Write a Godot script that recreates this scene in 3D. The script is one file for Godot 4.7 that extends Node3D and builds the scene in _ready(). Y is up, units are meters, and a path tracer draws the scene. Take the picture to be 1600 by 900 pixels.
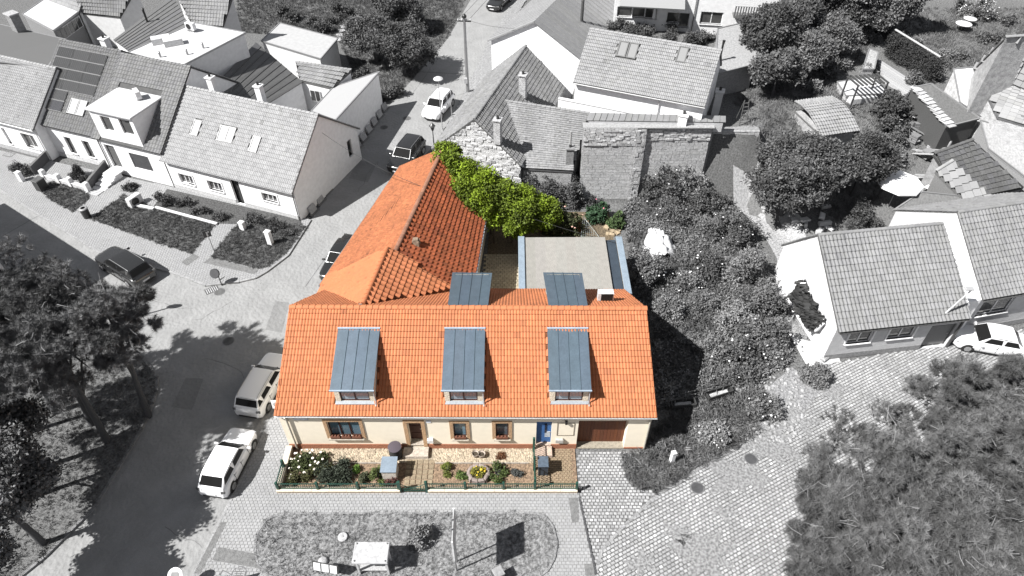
extends Node3D
# ---------------------------------------------------------------- camera numbers and pixel helpers
const FOC := 1067.0          # focal length in pixels of the 1600 x 900 photograph
const CAM_H := 32.0          # metres above the street
const PITCH := 44.0
var SP := sin(deg_to_rad(PITCH))
var CP := cos(deg_to_rad(PITCH))
var rng := RandomNumberGenerator.new()
var M := {}
var taken := {}

func gp(x: float, y: float, h := 0.0) -> Vector3:      # pixel -> point at height h
	var u := (x - 800.0) / FOC
	var v := (y - 450.0) / FOC
	var t := (CAM_H - h) / (SP + v * CP)
	return Vector3(u * t, h, -(CP - v * SP) * t)
func gpl(a: Array, h := 0.0) -> PackedVector2Array:    # pixel list -> plan polygon (x, z)
	var r := PackedVector2Array()
	for p in a:
		var q := gp(p[0], p[1], h)
		r.append(Vector2(q.x, q.z))
	return r
func v2(p: Vector3) -> Vector2: return Vector2(p.x, p.z)

# ---------------------------------------------------------------- mesh builder
class MB:
	var v := PackedVector3Array()
	var n := PackedVector3Array()
	var c := PackedColorArray()
	var col := Color(0.5, 0.5, 0.5)
	var xf := Transform3D()
	func tri(a: Vector3, b: Vector3, d: Vector3) -> void:
		a = xf * a; b = xf * b; d = xf * d
		var nn := (d - a).cross(b - a).normalized()
		v.append(a); v.append(b); v.append(d)
		for i in 3:
			n.append(nn); c.append(col)
	func quad(a: Vector3, b: Vector3, d: Vector3, e: Vector3) -> void:
		tri(a, b, d); tri(a, d, e)
	func box(p: Vector3, s: Vector3, bs := Basis()) -> void:      # centre, full size
		var x := bs.x * s.x * 0.5
		var y := bs.y * s.y * 0.5
		var z := bs.z * s.z * 0.5
		quad(p - x + y + z, p - x + y - z, p + x + y - z, p + x + y + z)
		quad(p - x - y - z, p - x - y + z, p + x - y + z, p + x - y - z)
		quad(p - x - y + z, p - x + y + z, p + x + y + z, p + x - y + z)
		quad(p + x - y - z, p + x + y - z, p - x + y - z, p - x - y - z)
		quad(p - x - y - z, p - x + y - z, p - x + y + z, p - x - y + z)
		quad(p + x - y + z, p + x + y + z, p + x + y - z, p + x - y - z)
	func span(a: Vector3, b: Vector3) -> void: box((a + b) * 0.5, (b - a).abs())
	func cbox(p: Vector3, s: Vector3, ch := 0.02, bs := Basis()) -> void:   # box with chamfered top edges
		var h := s * 0.5
		var q := []
		for lv in [[-h.y, 0.0], [h.y - ch, 0.0], [h.y, ch]]:
			var r := []
			for k in [[-1, -1], [1, -1], [1, 1], [-1, 1]]:
				r.append(p + bs * Vector3(k[0] * (h.x - lv[1]), lv[0], k[1] * (h.z - lv[1])))
			q.append(r)
		for l in 2:
			for k in 4:
				var j := (k + 1) % 4
				quad(q[l][k], q[l][j], q[l + 1][j], q[l + 1][k])
		quad(q[2][3], q[2][0], q[2][1], q[2][2])
		quad(q[0][0], q[0][3], q[0][2], q[0][1])
	func bar(a: Vector3, b: Vector3, w: float, h: float) -> void:  # beam between two points
		var d := b - a
		var z := d.normalized()
		var up := Vector3.UP if absf(z.y) < 0.95 else Vector3.RIGHT
		var x := up.cross(z).normalized()
		box((a + b) * 0.5, Vector3(w, h, d.length()), Basis(x, z.cross(x), z))
	func prism(poly: PackedVector2Array, y0: float, y1: float, sides := true) -> void:
		var id := Geometry2D.triangulate_polygon(poly)
		for i in range(0, id.size(), 3):
			var a := poly[id[i]]
			var b := poly[id[i + 1]]
			var d := poly[id[i + 2]]
			if (b - a).cross(d - a) < 0.0:
				var t := b; b = d; d = t
			tri(Vector3(a.x, y1, a.y), Vector3(b.x, y1, b.y), Vector3(d.x, y1, d.y))
		if sides:
			var area := 0.0
			for i in poly.size(): area += poly[i].cross(poly[(i + 1) % poly.size()])
			for i in poly.size():
				var a := poly[i]
				var b := poly[(i + 1) % poly.size()]
				if area < 0.0:
					var t := a; a = b; b = t
				quad(Vector3(b.x, y0, b.y), Vector3(b.x, y1, b.y), Vector3(a.x, y1, a.y), Vector3(a.x, y0, a.y))
	func grid(rows: Array, closed := false) -> void:               # smooth surface through rows of points
		var nr := rows.size()
		var nc: int = rows[0].size()
		var nm := []
		for i in nr:
			var r := []
			for j in nc:
				var du: Vector3 = rows[mini(i + 1, nr - 1)][j] - rows[maxi(i - 1, 0)][j]
				var j1 := (j + 1) % nc if closed else mini(j + 1, nc - 1)
				var j0 := (j - 1 + nc) % nc if closed else maxi(j - 1, 0)
				var dv: Vector3 = rows[i][j1] - rows[i][j0]
				var q := dv.cross(du)
				if q.length() < 1e-9: q = Vector3.UP
				r.append((xf.basis * q).normalized())
			nm.append(r)
		for i in nr - 1:
			for j in (nc if closed else nc - 1):
				var k := (j + 1) % nc
				for t in [[i, j], [i + 1, j], [i + 1, k], [i, j], [i + 1, k], [i, k]]:
					v.append(xf * rows[t[0]][t[1]]); n.append(nm[t[0]][t[1]]); c.append(col)
	func tube(pts: Array, rad: Array, sides := 8, cap := true) -> void:
		var rows := []
		for i in pts.size():
			var d: Vector3 = pts[mini(i + 1, pts.size() - 1)] - pts[maxi(i - 1, 0)]
			d = d.normalized()
			var up := Vector3.UP if absf(d.y) < 0.9 else Vector3.RIGHT
			var x := up.cross(d).normalized()
			var y := d.cross(x)
			var r := []
			for k in sides:
				var a := TAU * k / sides
				r.append(pts[i] + (x * cos(a) + y * sin(a)) * rad[i])
			rows.append(r)
		grid(rows, true)
		if cap:
			for e in [0, rows.size() - 1]:
				for k in sides:
					tri(pts[e], rows[e][k], rows[e][(k + 1) % sides])
	func lathe(o: Vector3, prof: Array, sides := 12) -> void:      # prof: [radius, height]
		var rows := []
		for p in prof:
			var r := []
			for k in sides:
				var a := TAU * k / sides
				r.append(o + Vector3(cos(a) * p[0], p[1], -sin(a) * p[0]))
			rows.append(r)
		grid(rows, true)
	func add(vs: PackedVector3Array, ns: PackedVector3Array, t: Transform3D, cc: Color) -> void:
		var tt := xf * t
		v.append_array(tt * vs)
		n.append_array(Transform3D(tt.basis.orthonormalized(), Vector3.ZERO) * ns)
		var k := PackedColorArray()
		k.resize(vs.size()); k.fill(cc)
		c.append_array(k)
	func mesh() -> ArrayMesh:
		var a := []
		a.resize(Mesh.ARRAY_MAX)
		a[Mesh.ARRAY_VERTEX] = v; a[Mesh.ARRAY_NORMAL] = n; a[Mesh.ARRAY_COLOR] = c
		var m := ArrayMesh.new()
		m.add_surface_from_arrays(Mesh.PRIMITIVE_TRIANGLES, a)
		return m

# ---------------------------------------------------------------- nodes
func numbered(s: String) -> String:
	if not taken.has(s):
		taken[s] = 0
		return s
	taken[s] += 1
	return "%s_%03d" % [s, taken[s]]
func thing(called: String, label: String, category: String, at := Vector3.ZERO, turn := 0.0, group := "") -> Node3D:
	var o := Node3D.new()
	o.name = numbered(called)
	add_child(o)
	o.position = at; o.rotation.y = turn
	o.set_meta("label", label); o.set_meta("category", category)
	if group: o.set_meta("group", group)
	return o
func mb(col := Color(0.5, 0.5, 0.5), t: Node3D = null) -> MB:      # with t: world points become local to t
	var b := MB.new()
	b.col = col
	if t: b.xf = t.transform.affine_inverse()
	return b
func part(called: String, b: MB, m: Material, parent: Node) -> MeshInstance3D:
	return inst(called, b.mesh(), m, parent)
func inst(called: String, me: Mesh, m: Material, parent: Node) -> MeshInstance3D:
	var o := MeshInstance3D.new()
	o.mesh = me
	o.material_override = m
	o.name = called
	o.cast_shadow = GeometryInstance3D.SHADOW_CASTING_SETTING_ON
	parent.add_child(o, true)
	return o
func structure(called: String, b: MB, m: Material, label := "") -> MeshInstance3D:
	var o := part(numbered(called), b, m, self)
	o.set_meta("kind", "structure")
	o.set_meta("category", "ground")
	if label: o.set_meta("label", label)
	return o
func single(called: String, b: MB, m: Material, label: String, category: String, group := "") -> MeshInstance3D:
	var o := part(numbered(called), b, m, self)
	o.set_meta("label", label); o.set_meta("category", category)
	if group: o.set_meta("group", group)
	return o
func g(x: float) -> Color: return Color(x, x, x * 1.012)
func vary(c: Color, a: float) -> Color:
	var k := 1.0 + rng.randf_range(-a, a)
	return Color(c.r * k, c.g * k, c.b * k)

# ---------------------------------------------------------------- materials (colours come from the vertices)
func grain(seed_: int, ff: float, fa: float, cf: float, ca: float, mean := 0.9, size := 512, sx := 1.0) -> ImageTexture:
	var n1 := FastNoiseLite.new()
	n1.seed = seed_; n1.frequency = ff; n1.fractal_octaves = 3
	var n2 := FastNoiseLite.new()
	n2.seed = seed_ + 7; n2.frequency = cf; n2.fractal_octaves = 4
	var a := n1.get_seamless_image(size, size).get_data()
	var b := n2.get_seamless_image(size, size).get_data()
	var o := PackedByteArray()
	o.resize(size * size)
	for i in size * size:
		o[i] = int(clampf(mean * 255.0 + (a[i] - 128.0) * fa + (b[i] - 128.0) * ca, 0.0, 255.0))
	var im := Image.create_from_data(size, size, false, Image.FORMAT_L8, o)
	return ImageTexture.create_from_image(im)
func mk(called: String, rough: float, tex: Texture2D = null, scale_ := 0.25, metal := 0.0, nrm: Texture2D = null, ns := 0.6) -> StandardMaterial3D:
	var m := StandardMaterial3D.new()
	m.vertex_color_use_as_albedo = true
	m.roughness = rough; m.metallic = metal
	m.cull_mode = BaseMaterial3D.CULL_DISABLED
	if tex or nrm:
		m.uv1_triplanar = true; m.uv1_world_triplanar = true
		m.uv1_scale = Vector3.ONE * scale_
	if tex: m.albedo_texture = tex
	if nrm:
		m.normal_enabled = true; m.normal_texture = nrm; m.normal_scale = ns
	M[called] = m
	return m
func make_materials() -> void:
	var fine := grain(3, 0.25, 0.35, 0.012, 0.25, 0.9)
	var blotch := grain(11, 0.09, 0.22, 0.02, 0.3, 0.92)
	var road := grain(23, 0.3, 0.12, 0.01, 0.1, 0.94, 1024)
	var soil := grain(31, 0.2, 0.9, 0.03, 0.5, 0.8)
	var stone := grain(41, 0.1, 0.4, 0.02, 0.25, 0.9)
	var bn := FastNoiseLite.new()
	bn.seed = 5; bn.frequency = 0.12; bn.fractal_octaves = 4
	var bi := bn.get_seamless_image(512, 512)
	bi.convert(Image.FORMAT_RGBA8)
	bi.bump_map_to_normal_map(6.0)
	var bump := ImageTexture.create_from_image(bi)
	mk("matte", 0.9, fine, 0.3, 0.0, bump, 0.3)
	mk("plaster", 0.92, grain(51, 0.3, 0.07, 0.025, 0.08, 0.965), 0.16, 0.0, bump, 0.25)
	mk("smooth_plaster", 0.9, grain(53, 0.3, 0.05, 0.02, 0.03, 0.97), 0.2)
	mk("old_plaster", 0.95, blotch, 0.2, 0.0, bump, 0.8)
	mk("tile", 0.8, grain(61, 0.3, 0.16, 0.05, 0.08, 0.94), 0.4)
	mk("old_tile", 0.9, grain(71, 0.12, 0.35, 0.03, 0.3, 0.9), 0.3)
	mk("road", 0.93, road, 0.05, 0.0, bump, 0.2)
	mk("soil", 1.0, soil, 0.35, 0.0, bump, 1.0)
	mk("stone", 0.95, stone, 0.4, 0.0, bump, 1.0)
	mk("paver", 0.93, grain(45, 0.2, 0.16, 0.02, 0.12, 0.95), 0.4, 0.0, bump, 0.3)
	mk("streak", 0.8, grain(47, 0.02, 0.2, 0.008, 0.2, 0.93), 0.3)
	M.streak.uv1_scale = Vector3(1.2, 0.3, 0.06)
	mk("zinc", 0.5, grain(81, 0.05, 0.12, 0.01, 0.12, 0.95), 0.3, 0.2)
	mk("metal", 0.4, null, 1.0, 0.6)
	mk("paint", 0.45, fine, 0.6)
	mk("wood", 0.7, grain(91, 0.1, 0.5, 0.03, 0.3, 0.88), 0.8)
	mk("plain", 0.8)
	mk("rubber", 0.85)
	mk("glass", 0.06)
	M.glass.metallic_specular = 0.7
	mk("car_glass", 0.04)
	M.car_glass.metallic_specular = 0.25
	mk("car", 0.25)
	M.car.clearcoat_enabled = true; M.car.clearcoat = 1.0; M.car.clearcoat_roughness = 0.04
	mk("leaf", 0.75)
	M.leaf.backlight_enabled = true; M.leaf.backlight = Color(0.16, 0.16, 0.16)
	mk("cloth", 0.85)
	mk("glow_white", 0.6)

# ---------------------------------------------------------------- roof tiles
func tile_arrays(tw: float, tl: float, style: String) -> Array:
	var b := MB.new()
	var nn := 8 if style == "double" else (1 if style == "flat" else 6)
	var amp := 0.055
	var w := tw * 0.985
	var up := 0.06
	var pts := []
	for i in nn + 1:
		var u := float(i) / nn
		var y := 0.0
		if style == "double": y = amp * absf(sin(u * TAU)) * 0.65
		elif style == "pan": y = amp * 1.5 * maxf(0.0, sin(u * PI * 2.0 - 0.6)) + 0.004
		elif style == "wave": y = amp * (0.5 + 0.5 * sin(u * TAU))
		pts.append(Vector2((u - 0.5) * w, y))
	for i in nn:
		var p: Vector2 = pts[i]
		var q: Vector2 = pts[i + 1]
		var z0 := -tl * 0.5 - 0.02
		var z1 := tl * 0.5 + 0.02
		b.quad(Vector3(p.x, p.y + up, z1), Vector3(p.x, p.y, z0), Vector3(q.x, q.y, z0), Vector3(q.x, q.y + up, z1))
		b.quad(Vector3(p.x, -0.005, z1), Vector3(p.x, p.y + up, z1), Vector3(q.x, q.y + up, z1), Vector3(q.x, -0.005, z1))
	var zz := tl * 0.5 + 0.02
	b.tri(Vector3(-w / 2, 0, zz), Vector3(-w / 2, pts[0].y, -zz), Vector3(-w / 2, pts[0].y + up, zz))
	b.tri(Vector3(w / 2, 0, zz), Vector3(w / 2, pts[nn].y + up, zz), Vector3(w / 2, pts[nn].y, -zz))
	return [b.v, b.n]
# plane e0-e1 (eave) r1-r0 (ridge), world points; roof node carries the tiles; singles: how many tiles nearest the eave are their own meshes
func tiles(t: Node3D, roof: Node3D, e0: Vector3, e1: Vector3, r1: Vector3, r0: Vector3, tw: float, tl: float, style: String, col: Color, va: float, m: Material, singles := 0, skip: Array = [], patch := 0.0, sat := Color(1, 1, 1)) -> void:
	var ta := tile_arrays(tw, tl, style)
	var ex := (e1 - e0).normalized()
	var mid := (r0 + r1) * 0.5
	var nrm := ex.cross(mid - e0).normalized()
	if nrm.y < 0.0: nrm = -nrm
	var dn := ex.cross(nrm).normalized()
	if dn.y > 0.0: dn = -dn
	var xx := nrm.cross(dn).normalized()
	var inv := t.transform.affine_inverse()
	var bs := Basis(xx, nrm, dn)
	var len := absf((r0 - e0).dot(dn))
	var rows := maxi(1, int(round(len / tl)))
	tl = len / rows
	var big := MB.new()
	var kinds := []
	if singles > 0:
		for k in 5:
			var s := MB.new()
			var cc := col * (1.0 + (k - 2) * va * 0.6)
			s.add(ta[0], ta[1], Transform3D(), cc)
			kinds.append(s.mesh())
	var nz := FastNoiseLite.new()
	nz.seed = int(absf(e0.x * 31.0 + e0.z * 17.0)); nz.frequency = 0.35
	var made := 0
	var we := (e1 - e0).length()
	var wr := (r1 - r0).length()
	var stag := style == "double" or style == "flat"
	var fit := minf(we, wr) / maxf(we, wr) > 0.8
	var nfit := maxi(1, int(round((we + wr) * 0.5 / tw)))
	for r in rows:
		var f := (r + 0.5) / rows
		var a := e0.lerp(r0, f)
		var b := e1.lerp(r1, f)
		var x0 := (a - e0).dot(ex)
		var x1 := (b - e0).dot(ex)
		var k0 := int(ceil((x0 - tw * 0.3) / tw))
		var k1 := int(floor((x1 + tw * 0.3) / tw))
		if fit:
			k0 = 0; k1 = nfit
			if stag and r % 2 == 1: k1 = nfit + 1
		for k in range(k0, k1):
			var half := 1.0
			var kk := k + 0.5
			if fit and stag and r % 2 == 1:
				kk = float(k)
				if k == 0:
					kk = 0.25; half = 0.5
				elif k == nfit:
					kk = nfit - 0.25; half = 0.5
			var lf := kk / nfit if fit else ((k + 0.5) * tw - x0) / maxf(0.01, x1 - x0)
			var c := a.lerp(b, lf) + nrm * (0.012 + nz.get_noise_2d(a.lerp(b, lf).x * 0.9, a.lerp(b, lf).z * 0.9 + 40.0) * 0.03)
			var no := false
			for pl in skip:
				if Geometry2D.is_point_in_polygon(v2(c), pl): no = true
			if no: continue
			var tf := Transform3D(bs.scaled_local(Vector3(half * (we + wr) * 0.5 / nfit / tw if fit else 1.0, 1, 1)).rotated(nrm, rng.randf_range(-0.006, 0.006)), c + nrm * rng.randf_range(0.0, 0.006))
			var pn := nz.get_noise_2d(c.x, c.z * 1.4 + c.y) * patch
			if made < singles:
				var o := inst("roof_tile", kinds[clampi(int(round(2 + rng.randfn(0.0, 0.9) - pn * 4)), 0, 4)], m, roof)
				o.transform = inv * tf
				made += 1
			else:
				var cc := vary(col, va)
				if rng.randf() < 0.03: cc = cc * rng.randf_range(0.7, 0.9)
				var q := clampf(1.0 + pn * 1.6, 0.5, 1.4)
				cc = Color(cc.r * q, cc.g * q, cc.b * q)
				big.add(ta[0], ta[1], inv * tf, cc)
	if big.v.size() > 0:
		var o := part("roof_tiles", big, m, roof)
		o.set_meta("kind", "stuff")
func ridge_tiles(t: Node3D, roof: Node3D, a: Vector3, b: Vector3, step: float, rad: float, col: Color, va: float, m: Material, each := true) -> void:
	var n := maxi(1, int(round((b - a).length() / step)))
	var d := (b - a).normalized()
	var side := d.cross(Vector3.UP).normalized()
	var up := side.cross(d)
	var all := mb(col, t)
	for i in n:
		var p := a.lerp(b, float(i) / n)
		var q := a.lerp(b, (i + 1.06) / n)
		var s := all
		if each: s = mb(vary(col, va), t)
		else: s.col = vary(col, va)
		var r0 := []
		var r1 := []
		for k in 7:
			var an := PI * k / 6.0
			var o := side * cos(an) + up * sin(an) * 0.75
			r0.append(p + o * rad * 0.9 - up * 0.02)
			r1.append(q + o * rad - up * 0.0)
		s.grid([r0, r1])
		for k in 6: s.tri(q - up * 0.02, r1[k], r1[k + 1])
		if each: part("ridge_tile", s, m, roof)
	if not each:
		part("ridge_tiles", all, m, roof)

# ---------------------------------------------------------------- walls with openings
# frame: origin o (bottom left seen from outside), ux along the wall, n outwards; holes: [x, y, w, h]
func facade(b: MB, o: Vector3, ux: Vector3, n: Vector3, w: float, h: float, holes: Array, reveal := 0.16) -> void:
	var xs := [0.0, w]
	var ys := [0.0, h]
	for q in holes:
		xs.append(clampf(q[0], 0, w)); xs.append(clampf(q[0] + q[2], 0, w)); ys.append(clampf(q[1], 0, h)); ys.append(clampf(q[1] + q[3], 0, h))
	xs.sort(); ys.sort()
	for i in xs.size() - 1:
		for j in ys.size() - 1:
			if xs[i + 1] - xs[i] < 1e-4 or ys[j + 1] - ys[j] < 1e-4: continue
			var cx: float = (xs[i] + xs[i + 1]) * 0.5
			var cy: float = (ys[j] + ys[j + 1]) * 0.5
			var no := false
			for q in holes:
				if cx > q[0] and cx < q[0] + q[2] and cy > q[1] and cy < q[1] + q[3]: no = true
			if no: continue
			var a: Vector3 = o + ux * xs[i] + Vector3.UP * ys[j]
			var c: Vector3 = o + ux * xs[i + 1] + Vector3.UP * ys[j + 1]
			b.quad(a, Vector3(a.x, c.y, a.z), c, Vector3(c.x, a.y, c.z))
	for q in holes:
		var a: Vector3 = o + ux * q[0] + Vector3.UP * q[1]
		var x: Vector3 = ux * q[2]
		var y: Vector3 = Vector3.UP * q[3]
		var d: Vector3 = -n * (q[4] if q.size() > 4 else reveal)
		b.quad(a, a + d, a + d + y, a + y)
		b.quad(a + x, a + x + y, a + x + y + d, a + x + d)
		b.quad(a + y, a + y + d, a + x + y + d, a + x + y)
		b.quad(a, a + x, a + x + d, a + d)
# a window set back in an opening: frame bars, panes, sill
func window(t: Node3D, parent: Node, o: Vector3, ux: Vector3, n: Vector3, q: Array, panes := 2, fcol := Color(0.7, 0.7, 0.7), gcol := Color(0.05, 0.05, 0.055), sill := Color(-1, 0, 0), back := 0.13, bars := 0) -> Node3D:
	var f := mb(fcol, t)
	var up := Vector3.UP
	var a: Vector3 = o + ux * q[0] + up * q[1] - n * back
	var w: float = q[2]
	var h: float = q[3]
	var bs := Basis(ux, up, n)
	var fw := 0.06
	f.box(a + ux * w * 0.5 + up * fw * 0.5, Vector3(w, fw, 0.06), bs)
	f.box(a + ux * w * 0.5 + up * (h - fw * 0.5), Vector3(w, fw, 0.06), bs)
	f.box(a + ux * fw * 0.5 + up * h * 0.5, Vector3(fw, h - fw * 2, 0.06), bs)
	f.box(a + ux * (w - fw * 0.5) + up * h * 0.5, Vector3(fw, h - fw * 2, 0.06), bs)
	var pw := (w - fw * 2) / panes
	for i in range(1, panes):
		f.box(a + ux * (fw + pw * i) + up * h * 0.5, Vector3(0.07, h - fw * 2, 0.062), bs)
	for i in bars:
		f.box(a + ux * w * 0.5 + up * h * (i + 1.0) / (bars + 1.0), Vector3(w - fw * 2, 0.03, 0.05), bs)
	var win := part("window", f, M.paint, parent)
	for i in panes:
		var p := mb(vary(gcol, 0.25), t)
		var c: Vector3 = a + ux * (fw + pw * (i + 0.5)) + up * h * 0.5 - n * 0.012
		p.box(c, Vector3(pw - 0.005, h - fw * 2 - 0.005, 0.012), bs)
		part("pane", p, M.glass, win)
	if sill.r >= 0.0:
		var s := mb(sill, t)
		s.box(a + ux * w * 0.5 + up * -0.02 + n * (back * 0.5 + 0.05), Vector3(w + 0.1, 0.04, back + 0.12), bs)
		part("sill", s, M.paint, win)
	return win
func door(t: Node3D, parent: Node, o: Vector3, ux: Vector3, n: Vector3, q: Array, col: Color, back := 0.15, panels := 0) -> Node3D:
	var bs := Basis(ux, Vector3.UP, n)
	var a: Vector3 = o + ux * q[0] + Vector3.UP * q[1] - n * back
	var d := mb(col, t)
	d.box(a + ux * q[2] * 0.5 + Vector3.UP * q[3] * 0.5, Vector3(q[2], q[3], 0.05), bs)
	for i in panels:
		d.box(a + ux * q[2] * 0.5 + Vector3.UP * q[3] * (i + 0.5) / panels + n * 0.02, Vector3(q[2] * 0.7, q[3] / panels * 0.7, 0.05), bs)
	var o2 := part("door", d, M.wood, parent)
	var k := mb(g(0.5), t)
	k.box(a + ux * q[2] * 0.88 + Vector3.UP * q[3] * 0.48 + n * 0.06, Vector3(0.12, 0.03, 0.03), bs)
	part("handle", k, M.metal, o2)
	return o2
# a standing-seam sheet over a world quad (e0 e1 at the eave, r1 r0 at the top)
func sheet_roof(t: Node3D, parent: Node, e0: Vector3, e1: Vector3, r1: Vector3, r0: Vector3, n: int, col: Color, m: Material, thick := 0.04, seam := 0.035, va := 0.05, each := true) -> void:
	var nn := (e1 - e0).cross(r0 - e0).normalized()
	if nn.y < 0: nn = -nn
	var seams := mb(col, t)
	var all := mb(col, t)
	for i in n:
		var b := mb(vary(col, va), t) if each else all
		b.col = vary(col, va)
		var a := e0.lerp(e1, float(i) / n)
		var c := e0.lerp(e1, float(i + 1) / n)
		var d := r0.lerp(r1, float(i + 1) / n)
		var e := r0.lerp(r1, float(i) / n)
		b.quad(a, e, d, c)
		b.quad(a - nn * thick, c - nn * thick, d - nn * thick, e - nn * thick)
		b.quad(a - nn * thick, a, c, c - nn * thick)
		b.quad(d - nn * thick, d, e, e - nn * thick)
		if i == 0: b.quad(e - nn * thick, e, a, a - nn * thick)
		if i == n - 1: b.quad(c - nn * thick, c, d, d - nn * thick)
		if each: part("roof_panel", b, m, parent)
		if i > 0:
			seams.bar(a + nn * seam * 0.5, e + nn * seam * 0.5, 0.035, seam)
	if not each: part("roof_panels", all, m, parent)
	if n > 1: part("seams", seams, m, parent)
# ---------------------------------------------------------------- plants
var LEAF := {}
func make_leaves() -> void:
	var r := RandomNumberGenerator.new()
	r.seed = 77
	for kind in ["broad", "small", "pine", "grass", "reed"]:
		for var_ in 3:
			var b := MB.new()
			b.col = Color(1, 1, 1)
			if kind == "broad" or kind == "small":
				var k := 16 if kind == "broad" else 20
				var sz := 0.1 if kind == "broad" else 0.055
				for i in k:
					var c := Vector3(r.randfn(), r.randfn(), r.randfn()).normalized() * 0.24 * sqrt(r.randf())
					var d := (Vector3(r.randfn(), r.randfn() * 0.6, r.randfn()) + c * 3.0).normalized()
					var s := d.cross(Vector3(r.randfn(), r.randfn() + 0.5, r.randfn())).normalized()
					var l := sz * r.randf_range(0.8, 1.5)
					var sh := r.randf_range(0.75, 1.25)
					b.col = Color(sh, sh, sh)
					b.quad(c - d * l, c + s * l * 0.55, c + d * l, c - s * l * 0.55)
			elif kind == "pine":
				for i in 66:
					var d := Vector3(r.randfn(), absf(r.randfn()) * 0.8 + 0.1, r.randfn()).normalized()
					var s := d.cross(Vector3(r.randfn(), r.randfn(), r.randfn())).normalized()
					var o := Vector3(0, r.randf_range(-0.1, 0.1), 0)
					var l := r.randf_range(0.14, 0.24)
					var sh := r.randf_range(0.7, 1.3)
					b.col = Color(sh, sh, sh)
					b.tri(o - s * 0.0075, o + d * l, o + s * 0.0075)
			elif kind == "grass":
				for i in 11:
					var o := Vector3(r.randf_range(-0.09, 0.09), 0, r.randf_range(-0.09, 0.09))
					var d := Vector3(r.randfn() * 0.45, 1.0, r.randfn() * 0.45).normalized()
					var s := d.cross(Vector3(r.randfn(), 0, r.randfn())).normalized() * 0.012
					var sh := r.randf_range(0.7, 1.3)
					b.col = Color(sh, sh, sh)
					b.tri(o - s, o + d * r.randf_range(0.07, 0.16), o + s)
			else:
				for i in 14:
					var o := Vector3(r.randf_range(-0.12, 0.12), 0, r.randf_range(-0.12, 0.12))
					var d := Vector3(r.randfn() * 0.35, 1.0, r.randfn() * 0.35).normalized()
					var s := d.cross(Vector3(r.randfn(), 0, r.randfn())).normalized() * 0.02
					var sh := r.randf_range(0.7, 1.3)
					b.col = Color(sh, sh, sh)
					var l := r.randf_range(0.3, 0.6)
					b.quad(o - s, o + d * l * 0.6 - s * 0.8, o + d * l + Vector3(d.x, -0.1, d.z) * 0.2, o + s)
			LEAF[kind + str(var_)] = b.mesh()
func scatter(called: String, kind: String, xs: Array, cs: Array, parent: Node, stuff := false) -> Node3D:
	var o: MultiMeshInstance3D = null
	# three variants share the list
	var first: Node3D = null
	var per := [[], [], []]
	for i in xs.size(): per[i % 3].append(i)
	for w in 3:
		if per[w].size() == 0: continue
		var m := MultiMesh.new()
		m.transform_format = MultiMesh.TRANSFORM_3D
		m.use_colors = true
		m.mesh = LEAF[kind + str(w)]
		m.instance_count = per[w].size()
		for j in per[w].size():
			m.set_instance_transform(j, xs[per[w][j]])
			m.set_instance_color(j, cs[per[w][j]])
		o = MultiMeshInstance3D.new()
		o.multimesh = m
		o.material_override = M.leaf
		o.name = called
		o.set_meta("kind", "stuff")
		if first == null:
			first = o
			parent.add_child(o, true)
		else:
			(first if parent == self else parent).add_child(o, true)
	return first
func rball(flat := 1.0) -> Vector3:
	var p := Vector3(rng.randfn(), rng.randfn(), rng.randfn()).normalized()
	return Vector3(p.x, p.y * flat, p.z)
func rbasis(s: float) -> Basis:
	return Basis(Quaternion(rball(), rng.randf() * TAU)).scaled(Vector3.ONE * s)
# clumps of leaves filling an uneven crown; centre and radii in the parent's space
func crown_xf(xs: Array, cs: Array, c: Vector3, rad: Vector3, lobes: int, per: int, col: Color, size := 1.0, pine := false, va := 0.3, lobe_r := 0.34) -> void:
	for l in lobes:
		var d := rball()
		if d.y < -0.55: d.y = -d.y * 0.5
		var lc := c + d * rad * (rng.randf_range(0.4, 1.08) if pine else rng.randf_range(0.35, 0.9))
		var lr := (rad.x + rad.z) * 0.5 * lobe_r * rng.randf_range(0.6, 1.25)
		var lcol := vary(col, va)
		for k in per:
			var q := rball()
			var p := lc + q * lr * pow(rng.randf(), 0.4) * Vector3(1, 0.8, 1)
			var s := size * rng.randf_range(0.75, 1.3)
			if pine:
				var up := (q * 0.8 + Vector3.UP * 0.7 + (p - c).normalized() * 0.6).normalized()
				var x := up.cross(Vector3(0.3, 0.1, 0.9)).normalized()
				xs.append(Transform3D(Basis(x, up, x.cross(up)).scaled(Vector3.ONE * s), p))
			else:
				xs.append(Transform3D(rbasis(s), p))
			cs.append(vary(lcol, va))
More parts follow.
